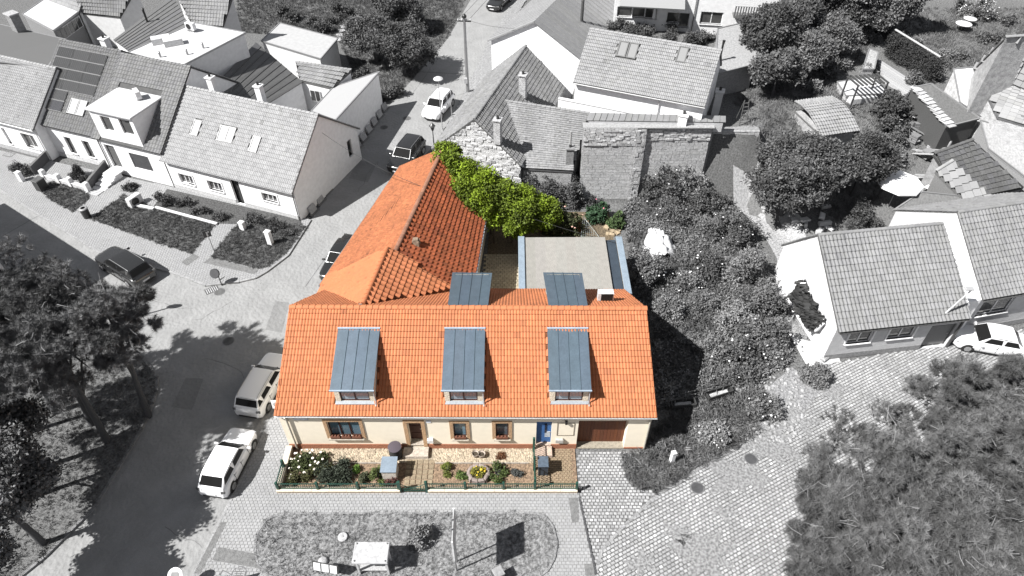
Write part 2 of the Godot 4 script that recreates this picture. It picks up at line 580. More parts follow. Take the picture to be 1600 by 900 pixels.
func tree(called: String, label: String, base: Vector3, h: float, rad: Vector3, col: Color, kind := "broad", lobes := 26, per := 70, size := 1.0, trunk_r := 0.16, cat := "tree", lean := Vector3.ZERO, group := "", cy := -1.0) -> Node3D:
	var t := thing(called, label, cat, base, 0.0, group)
	var w := mb(g(0.07))
	var top := Vector3(lean.x, h * 0.85, lean.z)
	var pts := []
	var rr := []
	for i in 7:
		var f := i / 6.0
		pts.append(Vector3(0, -0.1, 0).lerp(top, f) + Vector3(sin(f * 5.0 + base.x), 0, cos(f * 4.0 + base.z)) * 0.08 * h * 0.2 * f)
		rr.append(trunk_r * (1.0 - f * 0.85))
	w.tube(pts, rr, 8)
	var tk := part("trunk", w, M.wood, t)
	var c := Vector3(lean.x * 0.9, (h - rad.y) if cy < 0 else cy, lean.z * 0.9)
	var lb := mb(g(0.06))
	for i in 10:
		var f := rng.randf_range(0.35, 0.9)
		var s: Vector3 = Vector3.ZERO.lerp(top, f)
		var e := c + rball() * rad * 0.75
		var md := s.lerp(e, 0.5) + Vector3(0, 0.25, 0)
		lb.tube([s, md, e], [trunk_r * 0.45 * (1.1 - f * 0.6), trunk_r * 0.28, 0.015], 5, false)
	part("limbs", lb, M.wood, t)
	var xs := []
	var cs := []
	crown_xf(xs, cs, c, rad, lobes, per, col, size, kind == "pine", 0.4, 0.18 if kind == "pine" else 0.32)
	scatter("crown", kind, xs, cs, t)
	if kind == "pine":
		var tg := mb(g(0.3))
		for i in 46:
			var d := rball()
			d.y = absf(d.y) * 0.9
			var p := c + d * rad * rng.randf_range(0.8, 1.0)
			var e := p + (rball() + d * 0.4) * rng.randf_range(0.3, 0.8)
			tg.tube([p, p.lerp(e, 0.5) + rball() * 0.06, e], [0.016, 0.012, 0.004], 4, false)
		part("twigs", tg, M.wood, t).set_meta("kind", "stuff")
	return t
func shrub(called: String, label: String, base: Vector3, rad: Vector3, col: Color, kind := "small", n := 200, size := 1.0, flowers := 0, fcol := Color(0.8, 0.8, 0.8), group := "", cat := "shrub") -> Node3D:
	var t := thing(called, label, cat, base, 0.0, group)
	var st := mb(g(0.06))
	for i in 6:
		var e := rball() * rad * 0.6
		e.y = absf(e.y) + rad.y * 0.5
		st.tube([Vector3(e.x * 0.1, -0.03, e.z * 0.1), Vector3(e.x * 0.5, e.y * 0.6, e.z * 0.5), e], [0.025, 0.018, 0.006], 5, false)
	part("stems", st, M.wood, t)
	var xs := []
	var cs := []
	var lobes := maxi(4, int(n / 22.0))
	for l in lobes:
		var d := rball()
		d.y = absf(d.y)
		var lc := Vector3(d.x * rad.x, d.y * rad.y + rad.y * 0.1, d.z * rad.z) * rng.randf_range(0.35, 0.85)
		var lcol := vary(col, 0.22)
		for k in 22:
			var p := lc + rball() * Vector3(rad.x, rad.y, rad.z) * 0.33 * pow(rng.randf(), 0.4)
			p.y = maxf(p.y, 0.03)
			xs.append(Transform3D(rbasis(size * rng.randf_range(0.7, 1.2)), p))
			cs.append(vary(lcol, 0.25))
	scatter("foliage", kind, xs, cs, t)
	if flowers > 0:
		var f := mb(fcol)
		for i in flowers:
			var d := rball()
			d.y = absf(d.y)
			var p := d * rad * rng.randf_range(0.85, 1.08) + Vector3(0, rad.y * 0.12, 0)
			var s := rng.randf_range(0.04, 0.09)
			f.lathe(p, [[0.0, -s * 0.5], [s, 0.0], [s * 0.7, s * 0.4], [0.0, s * 0.5]], 6)
		part("flowers", f, M.cloth, t)
	return t
# ground cover over a plan polygon; hf: height function
func cover(called: String, label: String, poly0: PackedVector2Array, kind: String, per_m2: float, col: Color, size: float, y := 0.0, on_hill := false, va := 0.3, parent: Node = self, bare := -2.0, lift := 0.0) -> Node3D:
	var poly := poly0
	var grown := Geometry2D.offset_polygon(poly0, 0.08)
	if grown.size() > 0: poly = grown[0]
	var lo := poly[0]
	var hi := poly[0]
	for p in poly:
		lo = lo.min(p); hi = hi.max(p)
	var nz := FastNoiseLite.new()
	nz.seed = int(absf(lo.x * 13.0 + lo.y * 7.0)); nz.frequency = 0.35
	nz.fractal_octaves = 3
	var xs := []
	var cs := []
	var n := int((hi.x - lo.x) * (hi.y - lo.y) * per_m2)
	for i in n:
		var p := Vector2(rng.randf_range(lo.x, hi.x), rng.randf_range(lo.y, hi.y))
		if not Geometry2D.is_point_in_polygon(p, poly): continue
		var w := nz.get_noise_2d(p.x, p.y)
		if w < bare: continue
		var yy: float = y + (hill(p.x, p.y) if on_hill else 0.0) + rng.randf() * lift * (0.5 + w)
		var s := size * rng.randf_range(0.7, 1.35)
		var b := Basis(Vector3.UP, rng.randf() * TAU).scaled(Vector3(s, s * rng.randf_range(0.7, 1.2), s)) if kind == "grass" or kind == "reed" else rbasis(s)
		xs.append(Transform3D(b, Vector3(p.x, yy, p.y)))
		var k := 1.0 + w * 0.55
		cs.append(vary(Color(col.r * k, col.g * k, col.b * k), va))
	var o := scatter(called if parent != self else numbered(called), kind, xs, cs, parent, true)
	if parent == self:
		o.set_meta("kind", "stuff"); o.set_meta("label", label); o.set_meta("category", "plants")
	return o
# ---------------------------------------------------------------- paving: slabs laid in rows over a plan polygon
func pave(called: String, parent: Node, poly: PackedVector2Array, ang: float, w: float, d: float, y: float, hgt: float, col: Color, va: float, m: Material, gap := 0.012, tilt := 0.0, skip: Array = [], bond := 0.5, patch := 0.0) -> void:
	var lo := Vector2(1e9, 1e9)
	var hi := -lo
	var rp := PackedVector2Array()
	for p in poly:
		var q := p.rotated(-ang)
		rp.append(q); lo = lo.min(q); hi = hi.max(q)
	var b := MB.new()
	var proto := MB.new()
	var x := w * 0.5 - gap * 0.5
	var z := d * 0.5 - gap * 0.5
	var ch := minf(0.018, gap)
	proto.quad(Vector3(-x + ch, 0, z - ch), Vector3(-x + ch, 0, -z + ch), Vector3(x - ch, 0, -z + ch), Vector3(x - ch, 0, z - ch))
	for k in 4:
		var bs := Basis(Vector3.UP, PI * 0.5 * k)
		var ax := x if k % 2 == 0 else z
		var az := z if k % 2 == 0 else x
		proto.quad(bs * Vector3(-ax, -hgt, az), bs * Vector3(-ax + ch, 0, az - ch), bs * Vector3(ax - ch, 0, az - ch), bs * Vector3(ax, -hgt, az))
	var nz := FastNoiseLite.new()
	nz.seed = 9 + int(absf(lo.x)); nz.frequency = 0.25; nz.fractal_octaves = 3
	var r := 0
	var zz := lo.y
	while zz < hi.y + d:
		var xx := lo.x - w + (r % 2) * w * bond
		while xx < hi.x + w:
			var jw := rng.randf_range(-0.1, 0.1) * tilt
			var c2 := Vector2(xx + w * 0.5, zz + d * 0.5)
			if Geometry2D.is_point_in_polygon(c2, rp):
				var wp := c2.rotated(ang)
				var no := false
				for s in skip:
					if Geometry2D.is_point_in_polygon(wp, s): no = true
				if not no:
					var bs := Basis(Vector3.UP, -ang + rng.randf_range(-0.05, 0.05) * tilt) * Basis(Vector3(1, 0, 0), rng.randf_range(-0.03, 0.03) * tilt) * Basis(Vector3(0, 0, 1), rng.randf_range(-0.03, 0.03) * tilt)
					bs = bs.scaled_local(Vector3(1.0 + jw, 1, 1.0 - jw))
					var pn := nz.get_noise_2d(wp.x, wp.y) * patch
					var cc := vary(col, va)
					if rng.randf() < 0.06 * signf(tilt - 0.5): cc = cc * 1.4
					cc = Color(cc.r * (1 + pn), cc.g * (1 + pn), cc.b * (1 + pn))
					b.add(proto.v, proto.n, Transform3D(bs, Vector3(wp.x, y + rng.randf_range(-0.008, 0.008) * tilt, wp.y)), cc)
			xx += w
		zz += d
		r += 1
	if b.v.size() == 0: return
	if parent is Node3D and parent != self: pass
	var o := part(called, b, m, parent)
	o.set_meta("kind", "stuff")
# ---------------------------------------------------------------- cars: nose towards -z
func car(label: String, at: Vector3, turn: float, L: float, W: float, H: float, style: String, col: Color, group := "cars parked along the street") -> Node3D:
	var t := thing("parked_car", label, "car", at, turn, group)
	var b := mb(col)
	var hw := W * 0.5
	var suv := style == "suv"
	var wag := style == "wagon"
	var belt := H * 0.6
	var g0 := 0.2 if not suv else 0.25
	# stations: z fraction from the nose, half width factor, top height of the lower body
	var st := [[0.0, 0.70, 0.44], [0.015, 0.84, 0.50], [0.06, 0.95, 0.53], [0.14, 0.985, 0.555], [0.26, 1.0, 0.60], [0.31, 1.0, 0.615], [0.5, 1.0, 0.62], [0.75, 1.0, 0.63], [0.9, 0.97, 0.63], [0.965, 0.93, 0.60], [0.99, 0.86, 0.56], [1.0, 0.78, 0.46]]
	var rows := []
	for s in st:
		var z: float = (s[0] - 0.5) * L
		var w: float = hw * s[1]
		var y: float = H * s[2]
		var lo := g0 + (0.1 if s[0] < 0.02 or s[0] > 0.985 else 0.0)
		var r := []
		for sd in [1.0, -1.0]:
			var half := [[0.0, y + 0.03], [w * 0.6, y + 0.02], [w * 0.88, y - 0.015], [w * 0.965, y - 0.09], [w, lerpf(lo, y, 0.5)], [w * 0.97, lo + 0.05], [w * 0.85, lo], [0.0, lo]]
			if sd < 0: half.reverse()
			for k in half: r.append(Vector3(k[0] * sd, k[1], z))
		rows.append(r)
	b.grid(rows, true)
	for e in [0, rows.size() - 1]:
		var cc := Vector3(0, H * 0.4, rows[e][0].z)
		for k in rows[e].size(): b.tri(cc, rows[e][k], rows[e][(k + 1) % rows[e].size()])
	part("body", b, M.car, t)
	# cabin: [z fraction at belt, z fraction at roof] of front and rear
	var zf := 0.27
	var zr := 0.41
	var re := 0.97 if (wag or suv or style == "hatch") else 0.87
	var rr := 0.90 if (wag or suv) else (0.84 if style == "hatch" else 0.74)
	var zz := func(f): return (f - 0.5) * L
	var wr := hw * 0.74
	var wb := hw * 0.93
	var yb := H * 0.61
	var cab := mb(col)
	var roof := []
	for k in [[zr, H - 0.05], [zr + 0.06, H - 0.01], [(zr + rr) * 0.5, H], [rr - 0.06, H - 0.025], [rr, H - 0.07]]:
		var r := []
		for xx in [-1.0, -0.93, -0.6, 0.0, 0.6, 0.93, 1.0]:
			r.append(Vector3(wr * xx, k[1] - 0.05 * pow(absf(xx), 4.0), zz.call(k[0])))
		roof.append(r)
	cab.grid(roof)
	var A := Vector3(wb * 0.9, yb, zz.call(zf))
	var Bp := Vector3(wr, H - 0.1, zz.call(zr))
	var Cp := Vector3(wr, H - 0.12, zz.call(rr))
	var D := Vector3(wb * 0.88, yb, zz.call(re))
	for sd in [1.0, -1.0]:
		var k := Vector3(sd, 1, 1)
		cab.quad(A * k, Bp * k, Cp * k, D * k)
	cab.quad(A, Bp, Bp * Vector3(-1, 1, 1), A * Vector3(-1, 1, 1))
	cab.quad(D, Cp, Cp * Vector3(-1, 1, 1), D * Vector3(-1, 1, 1))
	part("cabin", cab, M.car, t)
	var gl := Color(0.012, 0.012, 0.014)
	var ws := mb(gl)
	var nf := (Bp - A).cross(Vector3(1, 0, 0)).normalized()
	if nf.y < 0: nf = -nf
	ws.quad(A.lerp(Bp, 0.06) * Vector3(0.95, 1, 1) + nf * 0.012, A.lerp(Bp, 0.97) * Vector3(0.94, 1, 1) + nf * 0.012, A.lerp(Bp, 0.97) * Vector3(-0.94, 1, 1) + nf * 0.012, A.lerp(Bp, 0.06) * Vector3(-0.95, 1, 1) + nf * 0.012)
	part("windscreen", ws, M.car_glass, t)
	var rw := mb(gl)
	var nr := (Cp - D).cross(Vector3(1, 0, 0)).normalized()
	if nr.y < 0: nr = -nr
	rw.quad(D.lerp(Cp, 0.2) * Vector3(0.9, 1, 1) + nr * 0.012, D.lerp(Cp, 0.94) * Vector3(0.9, 1, 1) + nr * 0.012, D.lerp(Cp, 0.94) * Vector3(-0.9, 1, 1) + nr * 0.012, D.lerp(Cp, 0.2) * Vector3(-0.9, 1, 1) + nr * 0.012)
	part("rear_window", rw, M.car_glass, t)
	for sd in [1.0, -1.0]:
		var k := Vector3(sd, 1, 1)
		var segs := [[0.08, 0.44], [0.47, 0.76], [0.79, 0.95]] if (wag or suv) else [[0.1, 0.5], [0.54, 0.9]]
		for s in segs:
			var sw := mb(gl)
			var p := func(f, u): return (A.lerp(D, f).lerp(Bp.lerp(Cp, clampf((f - 0.16) / 0.7, 0.0, 1.0)), u) * k + Vector3(sd * 0.012, 0.004, 0))
			sw.quad(p.call(s[0], 0.1), p.call(s[0] + 0.04, 0.88), p.call(s[1] - 0.02, 0.88), p.call(s[1], 0.1))
			part("side_window", sw, M.car_glass, t)
	for sd in [1.0, -1.0]:
		for zq in [0.185, 0.81]:
			var wr2 := 0.31 if not suv else 0.345
			var c := Vector3(sd * (hw - 0.1), wr2, zz.call(zq))
			var ar := mb(g(0.01))
			var y := mb(g(0.015))
			var rim := mb(g(0.35))
			var wl := Node3D.new()
			wl.name = "wheel"
			t.add_child(wl, true)
			y.tube([c - Vector3(0.1, 0, 0), c - Vector3(0.085, 0, 0), c + Vector3(0.085, 0, 0), c + Vector3(0.1, 0, 0)], [wr2 - 0.03, wr2, wr2, wr2 - 0.03], 18)
			part("tyre", y, M.rubber, wl)
			rim.tube([c + Vector3(sd * 0.09, 0, 0), c + Vector3(sd * 0.108, 0, 0)], [wr2 * 0.66, wr2 * 0.6], 14)
			for sp in 5:
				var a := TAU * sp / 5.0
				rim.bar(c + Vector3(sd * 0.11, 0, 0), c + Vector3(sd * 0.11, cos(a), sin(a)) * Vector3(1, wr2 * 0.6, wr2 * 0.6), 0.03, 0.04)
			part("rim", rim, M.metal, wl)
			ar.tube([c + Vector3(sd * 0.02, 0, 0), c + Vector3(sd * 0.092, 0.0, 0)], [wr2 + 0.05, wr2 + 0.05], 18)
			part("wheel_arch", ar, M.rubber, t)
		var hl := mb(g(0.3))
		hl.box(Vector3(sd * hw * 0.72, H * 0.46, -L * 0.476), Vector3(hw * 0.34, 0.09, 0.1), Basis(Vector3.UP, -sd * 0.35))
		part("headlight", hl, M.glass, t)
		var tl := mb(Color(0.09, 0.09, 0.09))
		tl.box(Vector3(sd * hw * 0.8, H * 0.52, L * 0.482), Vector3(hw * 0.24, 0.16, 0.08), Basis(Vector3.UP, sd * 0.3))
		part("tail_light", tl, M.glass, t)
		var mi := mb(col)
		mi.cbox(Vector3(sd * (hw + 0.09), belt + 0.06, zz.call(0.315)), Vector3(0.2, 0.13, 0.1), 0.03)
		part("wing_mirror", mi, M.car, t)
		if wag or suv:
			var ra := mb(g(0.3))
			ra.tube([Vector3(sd * wr * 0.9, H - 0.05, zz.call(zr + 0.03)), Vector3(sd * wr * 0.92, H + 0.01, zz.call(zr + 0.07)), Vector3(sd * wr * 0.92, H + 0.0, zz.call(rr - 0.07)), Vector3(sd * wr * 0.9, H - 0.07, zz.call(rr - 0.02))], [0.018, 0.018, 0.018, 0.018], 6)
			part("roof_rail", ra, M.metal, t)
	for sd in [1.0, -1.0]:
		var pg := mb(g(0.015))
		for f in [0.33, 0.53, 0.72]:
			pg.box(Vector3(sd * (hw * 0.985), H * 0.42, zz.call(f)), Vector3(0.035, H * 0.34, 0.014))
		pg.box(Vector3(sd * (hw * 0.97), g0 + 0.06, zz.call(0.5)), Vector3(0.05, 0.08, L * 0.46))
		part("door_gaps", pg, M.rubber, t)
		for f in [0.5, 0.69]:
			var dh := mb(col * 0.8)
			dh.box(Vector3(sd * (hw * 0.995), H * 0.53, zz.call(f)), Vector3(0.05, 0.03, 0.16))
			part("door_handle", dh, M.car, t)
	var wp := mb(g(0.02))
	for sd in [-0.35, 0.25]:
		wp.bar(Vector3(sd * W, yb + 0.03, zz.call(zf) - 0.02), Vector3(sd * W + 0.3, yb + 0.16, zz.call(zf) + 0.22), 0.02, 0.02)
	part("wipers", wp, M.rubber, t)
	for e in [-1.0, 1.0]:
		var bp := mb(g(0.02))
		bp.box(Vector3(0, g0 + 0.12, e * (L * 0.5 - 0.015)), Vector3(W * 0.6, 0.12, 0.05))
		part("grille" if e < 0 else "bumper_trim", bp, M.rubber, t)
		var np := mb(g(0.7))
		np.box(Vector3(0, g0 + (0.16 if e < 0 else 0.3), e * (L * 0.5 + 0.012)), Vector3(0.5, 0.11, 0.02))
		part("number_plate", np, M.paint, t)
	return t
# ---------------------------------------------------------------- a gabled house: local x along the front, z 0 at the front wall, -D at the back
# holes: front openings; roof style dictionary
func gable_house(t: Node3D, W: float, D: float, he: float, hr: float, wall: Color, wm: Material, holes: Array, plinth := Color(-1, 0, 0), rz := 0.5, right_holes: Array = []) -> Node3D:
	var b := mb(wall)
	var r := -D * rz
	facade(b, Vector3.ZERO, Vector3.RIGHT, Vector3.BACK, W, he, holes)
	facade(b, Vector3(W, 0, 0), Vector3.FORWARD, Vector3.RIGHT, D, he, right_holes)
	facade(b, Vector3(W, 0, -D), Vector3.LEFT, Vector3.FORWARD, W, he, [])
	facade(b, Vector3(0, 0, -D), Vector3.BACK, Vector3.LEFT, D, he, [])
	b.tri(Vector3(W, he, 0), Vector3(W, hr - 0.05, r), Vector3(W, he, -D))
	b.tri(Vector3(0, he, -D), Vector3(0, hr - 0.05, r), Vector3(0, he, 0))
	var w := part("wall", b, wm, t)
	if plinth.r >= 0:
		var p := mb(plinth)
		var run := 0.0
		var cuts := []
		for q in holes:
			if q[1] < 0.4: cuts.append(q)
		cuts.sort_custom(func(a, c): return a[0] < c[0])
		for q in cuts + [[W, 0, 0, 0]]:
			if q[0] - run > 0.05:
				p = mb(plinth)
				p.span(Vector3(run, 0, 0.003), Vector3(q[0], 0.45, 0.03))
				part("plinth", p, M.stone, t)
			run = q[0] + q[2]
	return w
# both slopes of a gable roof; returns the roof node
func gable_roof(t: Node3D, W: float, D: float, he: float, hr: float, ov: float, vg: float, tw: float, tl: float, style: String, col: Color, va: float, m: Material, singles := 0, skip: Array = [], rz := 0.5, patch := 0.1, ridge_each := true) -> Node3D:
	var k := (hr - he) / (D * rz)
	var kb := (hr - he) / (D * (1.0 - rz))
	var T := t.transform
	var eh := he - ov * k
	var eb := he - ov * kb
	var b := mb(col * 0.5)
	var P := [Vector3(-vg, eh, ov), Vector3(W + vg, eh, ov), Vector3(W + vg, hr, -D * rz), Vector3(-vg, hr, -D * rz), Vector3(W + vg, eb, -D - ov), Vector3(-vg, eb, -D - ov)]
	var dn := Vector3(0, -0.1, 0)
	b.quad(P[0], P[3], P[2], P[1]); b.quad(P[0] + dn, P[1] + dn, P[2] + dn, P[3] + dn)
	b.quad(P[3], P[5], P[4], P[2]); b.quad(P[3] + dn, P[2] + dn, P[4] + dn, P[5] + dn)
	for e in [[0, 1], [1, 2], [2, 4], [4, 5], [5, 3], [3, 0]]:
		b.quad(P[e[0]] + dn, P[e[0]], P[e[1]], P[e[1]] + dn)
	var roof := part("roof", b, M.matte, t)
	tiles(t, roof, T * P[0], T * P[1], T * P[2], T * P[3], tw, tl, style, col, va, m, singles, skip, patch)
	tiles(t, roof, T * P[4], T * P[5], T * P[3], T * P[2], tw, tl, style, col, va, m, 0, skip, patch)
	ridge_tiles(t, roof, T * (P[3] + Vector3(0, 0.03, 0)), T * (P[2] + Vector3(0, 0.03, 0)), 0.36, 0.13, col, va, m, ridge_each)
	return roof
func gutter(t: Node3D, a: Vector3, b: Vector3, col: Color, r := 0.07) -> void:      # local points
	var q := mb(col)
	var d := (b - a).normalized()
	var s := Vector3.UP.cross(d).normalized()
	var rows := []
	for p in [a, b]:
		var rr := []
		for k in 6:
			var an := PI + PI * k / 5.0
			rr.append(p + s * cos(an) * r + Vector3.UP * sin(an) * r)
		rows.append(rr)
	q.grid(rows)
	q.tri(rows[0][0], rows[0][2], rows[0][5]); q.tri(rows[1][0], rows[1][3], rows[1][5])
	part("gutter", q, M.zinc, t)
func pipe(t: Node3D, pts: Array, col: Color, called := "downpipe", r := 0.045) -> void:
	var q := mb(col)
	var rr := []
	for p in pts: rr.append(r)
	q.tube(pts, rr, 8)
	part(called, q, M.zinc, t)
func chimney(t: Node3D, p: Vector3, w: float, d: float, h: float, col: Color, m: Material, bricks := false) -> Node3D:   # local base point
	var q := mb(col)
	q.box(p + Vector3(0, h * 0.5, 0), Vector3(w, h, d))
	var ch := part("chimney", q, m, t)
	var c := mb(col * 0.9)
	c.cbox(p + Vector3(0, h + 0.04, 0), Vector3(w + 0.14, 0.1, d + 0.14), 0.02)
	part("chimney_cap", c, m, ch)
	var f := mb(g(0.05))
	f.lathe(p + Vector3(0, h + 0.09, 0), [[0.1, 0.0], [0.1, 0.22], [0.07, 0.22], [0.07, 0.1], [0.0, 0.1]], 10)
	part("flue", f, M.matte, ch)
	return ch
# a window lying in a roof slope; e0: eave point under its lower left corner etc. (world)
func skylight(t: Node3D, roof: Node, e0: Vector3, ex: Vector3, up: Vector3, u: float, s: float, w: float, h: float, fcol := Color(0.2, 0.2, 0.2), gcol := Color(0.35, 0.35, 0.36)) -> PackedVector2Array:
	var n := ex.cross(up).normalized()
	if n.y < 0: n = -n
	var bs := Basis(ex, n, ex.cross(n))
	var c := e0 + ex * (u + w * 0.5) + up * (s + h * 0.5)
	var f := mb(fcol, t)
	for k in [[0.0, h * 0.5, w + 0.1, 0.08], [0.0, -h * 0.5, w + 0.1, 0.08]]:
		f.box(c + up * k[1] + n * 0.06, Vector3(k[2], 0.14, k[3]), bs)
	for k in [-1, 1]:
		f.box(c + ex * k * w * 0.5 + n * 0.06, Vector3(0.08, 0.138, h - 0.07), bs)
	var o := part("skylight", f, M.paint, roof)
	var p := mb(gcol, t)
	p.box(c + n * 0.06, Vector3(w - 0.06, 0.05, h - 0.06), bs)
	part("pane", p, M.glass, o)
	return PackedVector2Array([v2(e0 + ex * (u - 0.06) + up * (s - 0.06)), v2(e0 + ex * (u + w + 0.06) + up * (s - 0.06)), v2(e0 + ex * (u + w + 0.06) + up * (s + h + 0.06)), v2(e0 + ex * (u - 0.06) + up * (s + h + 0.06))])
# ---------------------------------------------------------------- setting
func ss(a: float, b: float, x: float) -> float: return smoothstep(a, b, x)
func hill(x: float, z: float) -> float:
	var k := ss(17.6, 22.0, x)
	var zs := lerpf(43.4, 34.0, k)
	var ln := lerpf(0.3, 17.0, k)
	return (5.2 * ss(zs, zs + ln, -z) + maxf(0.0, -z - 52.0) * 0.06) * ss(4.8, 5.6, x)
func hgp(x: float, y: float, up := 0.0) -> Vector3:       # pixel -> point on the hillside
	var h := 0.0
	for i in 14:
		var p := gp(x, y, h)
		h = lerpf(h, hill(p.x, p.z), 0.6)
	var q := gp(x, y, h)
	q.y = h + up
	return q
func w2(a: Array) -> PackedVector2Array:
	var r := PackedVector2Array()
	for p in a: r.append(Vector2(p[0], p[1]))
	return r
func sheet(called: String, poly: PackedVector2Array, y: float, col: Color, m: Material, depth := 0.0, label := "") -> MeshInstance3D:
	var b := mb(col)
	b.prism(poly, y - depth, y, depth > 0.0)
	return structure(called, b, m, label)
func kerb(pts: Array, y: float, w: float, col: Color, parent: Node) -> void:     # row of kerb stones
	var b := mb(col)
	for i in pts.size() - 1:
		var a: Vector3 = pts[i]
		var c: Vector3 = pts[i + 1]
		var n := maxi(1, int((c - a).length() / 1.0))
		for k in n:
			var p := a.lerp(c, (k + 0.01) / n)
			var q := a.lerp(c, (k + 0.99) / n)
			b.col = vary(col, 0.07)
			b.bar(Vector3(p.x, y - 0.09, p.z), Vector3(q.x, y - 0.09, q.z), w, 0.2)
	part("kerb_stones", b, M.stone, parent)
var ROAD: PackedVector2Array
func build_setting() -> void:
	# ground and hillside in one sheet
	var b := mb(g(0.2))
	var xs := [-900.0, -400.0, -200.0, -120.0]
	var zs := [700.0, 300.0, 120.0, 60.0, 25.0]
	for i in range(-70, 76): xs.append(float(i))
	for v in [100.0, 140.0, 200.0, 400.0, 900.0]: xs.append(v)
	for i in range(8, -111, -1): zs.append(float(i))
	for v in [-130.0, -180.0, -260.0, -500.0, -1200.0]: zs.append(v)
	var rows := []
	for z in zs:
		var r := []
		for x in xs:
			var h := hill(x, z) + (0.0 if x < 8 else 0.12 * sin(x * 0.9) * sin(z * 1.1) * ss(-33, -40, z))
			var road_clear := -0.04
			r.append(Vector3(x, h + road_clear, z))
		rows.append(r)
	b.grid(rows)
	structure("ground", b, M.soil, "dry grey earth and thin grass of the gardens and hillside")
	# asphalt
	ROAD = gpl([[270, 980], [300, 905], [367, 770], [432, 640]])
	ROAD.append_array(w2([[-12.75, -27.0], [-12.35, -30.6], [-9.2, -43.0], [-7.6, -48.5]]))
	ROAD.append_array(gpl([[684, 218], [716, 165], [767, 60], [797, 12], [830, -50], [765, -50], [735, 0], [700, 60], [655, 112], [600, 175], [485, 345], [450, 400], [417, 425], [400, 435], [375, 441], [322, 447], [265, 425], [157, 397], [0, 298], [-150, 210], [-400, 330], [-300, 520], [0, 500], [140, 505], [222, 557], [246, 590], [246, 612], [232, 650], [220, 675], [150, 792], [70, 872], [10, 920], [-60, 980]]))
	var road := sheet("road", ROAD, 0.0, g(0.255), M.road, 0.0, "pale worn asphalt street with a side street branching off")
	var ln := mb(g(0.14))
	for s in [[[0, 368], [57, 338]], [[515, 415], [478, 470]], [[478, 470], [452, 520]], [[690, 118], [728, 108]], [[515, 265], [605, 262]]]:
		pass
	ln.bar(gp(58, 338, 0.0), gp(2, 370, 0.0), 0.05, 0.012)
	ln.bar(gp(655, 112, 0.0), gp(728, 116, 0.0), 0.08, 0.012)
	ln.bar(gp(477, 448, 0.0), gp(526, 378, 0.0), 0.04, 0.012)
	part("joint", ln, M.road, road)
	var ck := mb(g(0.13))
	for s in [[258, 823, 30, 14, 7], [430, 560, -18, 40, 8], [320, 560, 40, 18, 7], [560, 300, 24, -36, 8], [300, 500, 30, -10, 6], [470, 480, -14, 50, 8], [230, 470, 50, 8, 8], [640, 150, 20, -40, 6], [180, 480, 40, -20, 6]]:
		var a := Vector2(s[0], s[1])
		for k in s[4]:
			var b2: Vector2 = a + Vector2(s[2], s[3]) / s[4] * 1.6 + Vector2(rng.randfn(), rng.randfn()) * 3.0
			ck.bar(gp(a.x, a.y, 0.0), gp(b2.x, b2.y, 0.0), rng.randf_range(0.012, 0.035), 0.01)
			a = b2
	var cko := part("cracks", ck, M.road, road)
	cko.set_meta("kind", "stuff")
	for s in [[[430, 470], [452, 473], [440, 520], [415, 515]], [[560, 250], [588, 256], [575, 285], [545, 278]], [[290, 590], [318, 592], [300, 640], [268, 636]]]:
		var pt := mb(g(0.2))
		pt.prism(gpl(s), 0.0, 0.005, false)
		part("repair_patch", pt, M.road, road)
	# pavement in front of the white row houses
	var kp := [[485, 345], [450, 400], [417, 425], [400, 435], [375, 441], [322, 447], [265, 425], [157, 397], [0, 298], [-150, 210]]
	var side := gpl(kp + [[-150, 150], [0, 236], [262, 292], [470, 340]])
	var pv := sheet("pavement", side, 0.09, g(0.28), M.stone, 0.2, "pale block pavement along the white row houses")
	kerb([gp(485, 345), gp(450, 400), gp(417, 425), gp(400, 435), gp(375, 441), gp(322, 447), gp(265, 425), gp(157, 397), gp(0, 298), gp(-150, 210)], 0.1, 0.16, g(0.36), pv)
	pave("pavers", pv, side, deg_to_rad(-21.0 + 42.0), 0.2, 0.2, 0.104, 0.03, g(0.29), 0.05, M.paver, 0.014, 0.0, [], 0.5, 0.1)
	var tact := mb(g(0.2))
	for q in [[[284, 411], [303, 398], [312, 403], [293, 417]], [[318, 412], [330, 404], [405, 423], [398, 430]]]:
		tact.prism(gpl(q), 0.1, 0.112, true)
	part("dark_paving_strip", tact, M.stone, pv)
	# pavement around the corner house
	var sp := gpl([[262, 980], [300, 905], [367, 770], [432, 640]])
	sp.append_array(w2([[-12.75, -27.0], [-12.35, -30.6], [-9.2, -43.0], [-7.6, -48.5], [-7.0, -48.5], [-8.3, -43.0], [-11.7, -30.6], [-12.0, -23.0], [-12.0, -17.95], [3.45, -17.95]]))
	sp.append_array(gpl([[905, 775], [930, 900], [945, 980]]))
	var p2 := sheet("pavement", sp, 0.054, g(0.24), M.stone, 0.15, "grey block pavement around the orange roofed house")
	kerb([gp(262, 980), gp(300, 905), gp(367, 770), gp(432, 640), Vector3(-12.75, 0, -27), Vector3(-12.35, 0, -30.6), Vector3(-9.2, 0, -43), Vector3(-7.6, 0, -48.5)], 0.06, 0.14, g(0.36), p2)
	var isl := gpl([[400, 868], [400, 850], [404, 832], [416, 815], [432, 807], [455, 804], [835, 803], [852, 809], [864, 824], [870, 850], [866, 874], [856, 892], [846, 900], [840, 912], [440, 912], [415, 896], [404, 884]])
	pave("pavers", p2, sp, 0.0, 0.2, 0.165, 0.066, 0.03, g(0.29), 0.05, M.paver, 0.01, 0.2, [isl], 0.5, 0.12)
	var dk := mb(g(0.2))
	for q in [[[345, 817], [355, 817], [314, 897], [304, 897]], [[342, 856], [400, 866], [405, 889], [332, 876]], [[888, 779], [903, 779], [904, 816], [894, 818]], [[912, 882], [926, 882], [930, 905], [916, 905]]]:
		dk.prism(gpl(q), 0.06, 0.073, true)
	part("dark_paving_strip", dk, M.stone, p2)
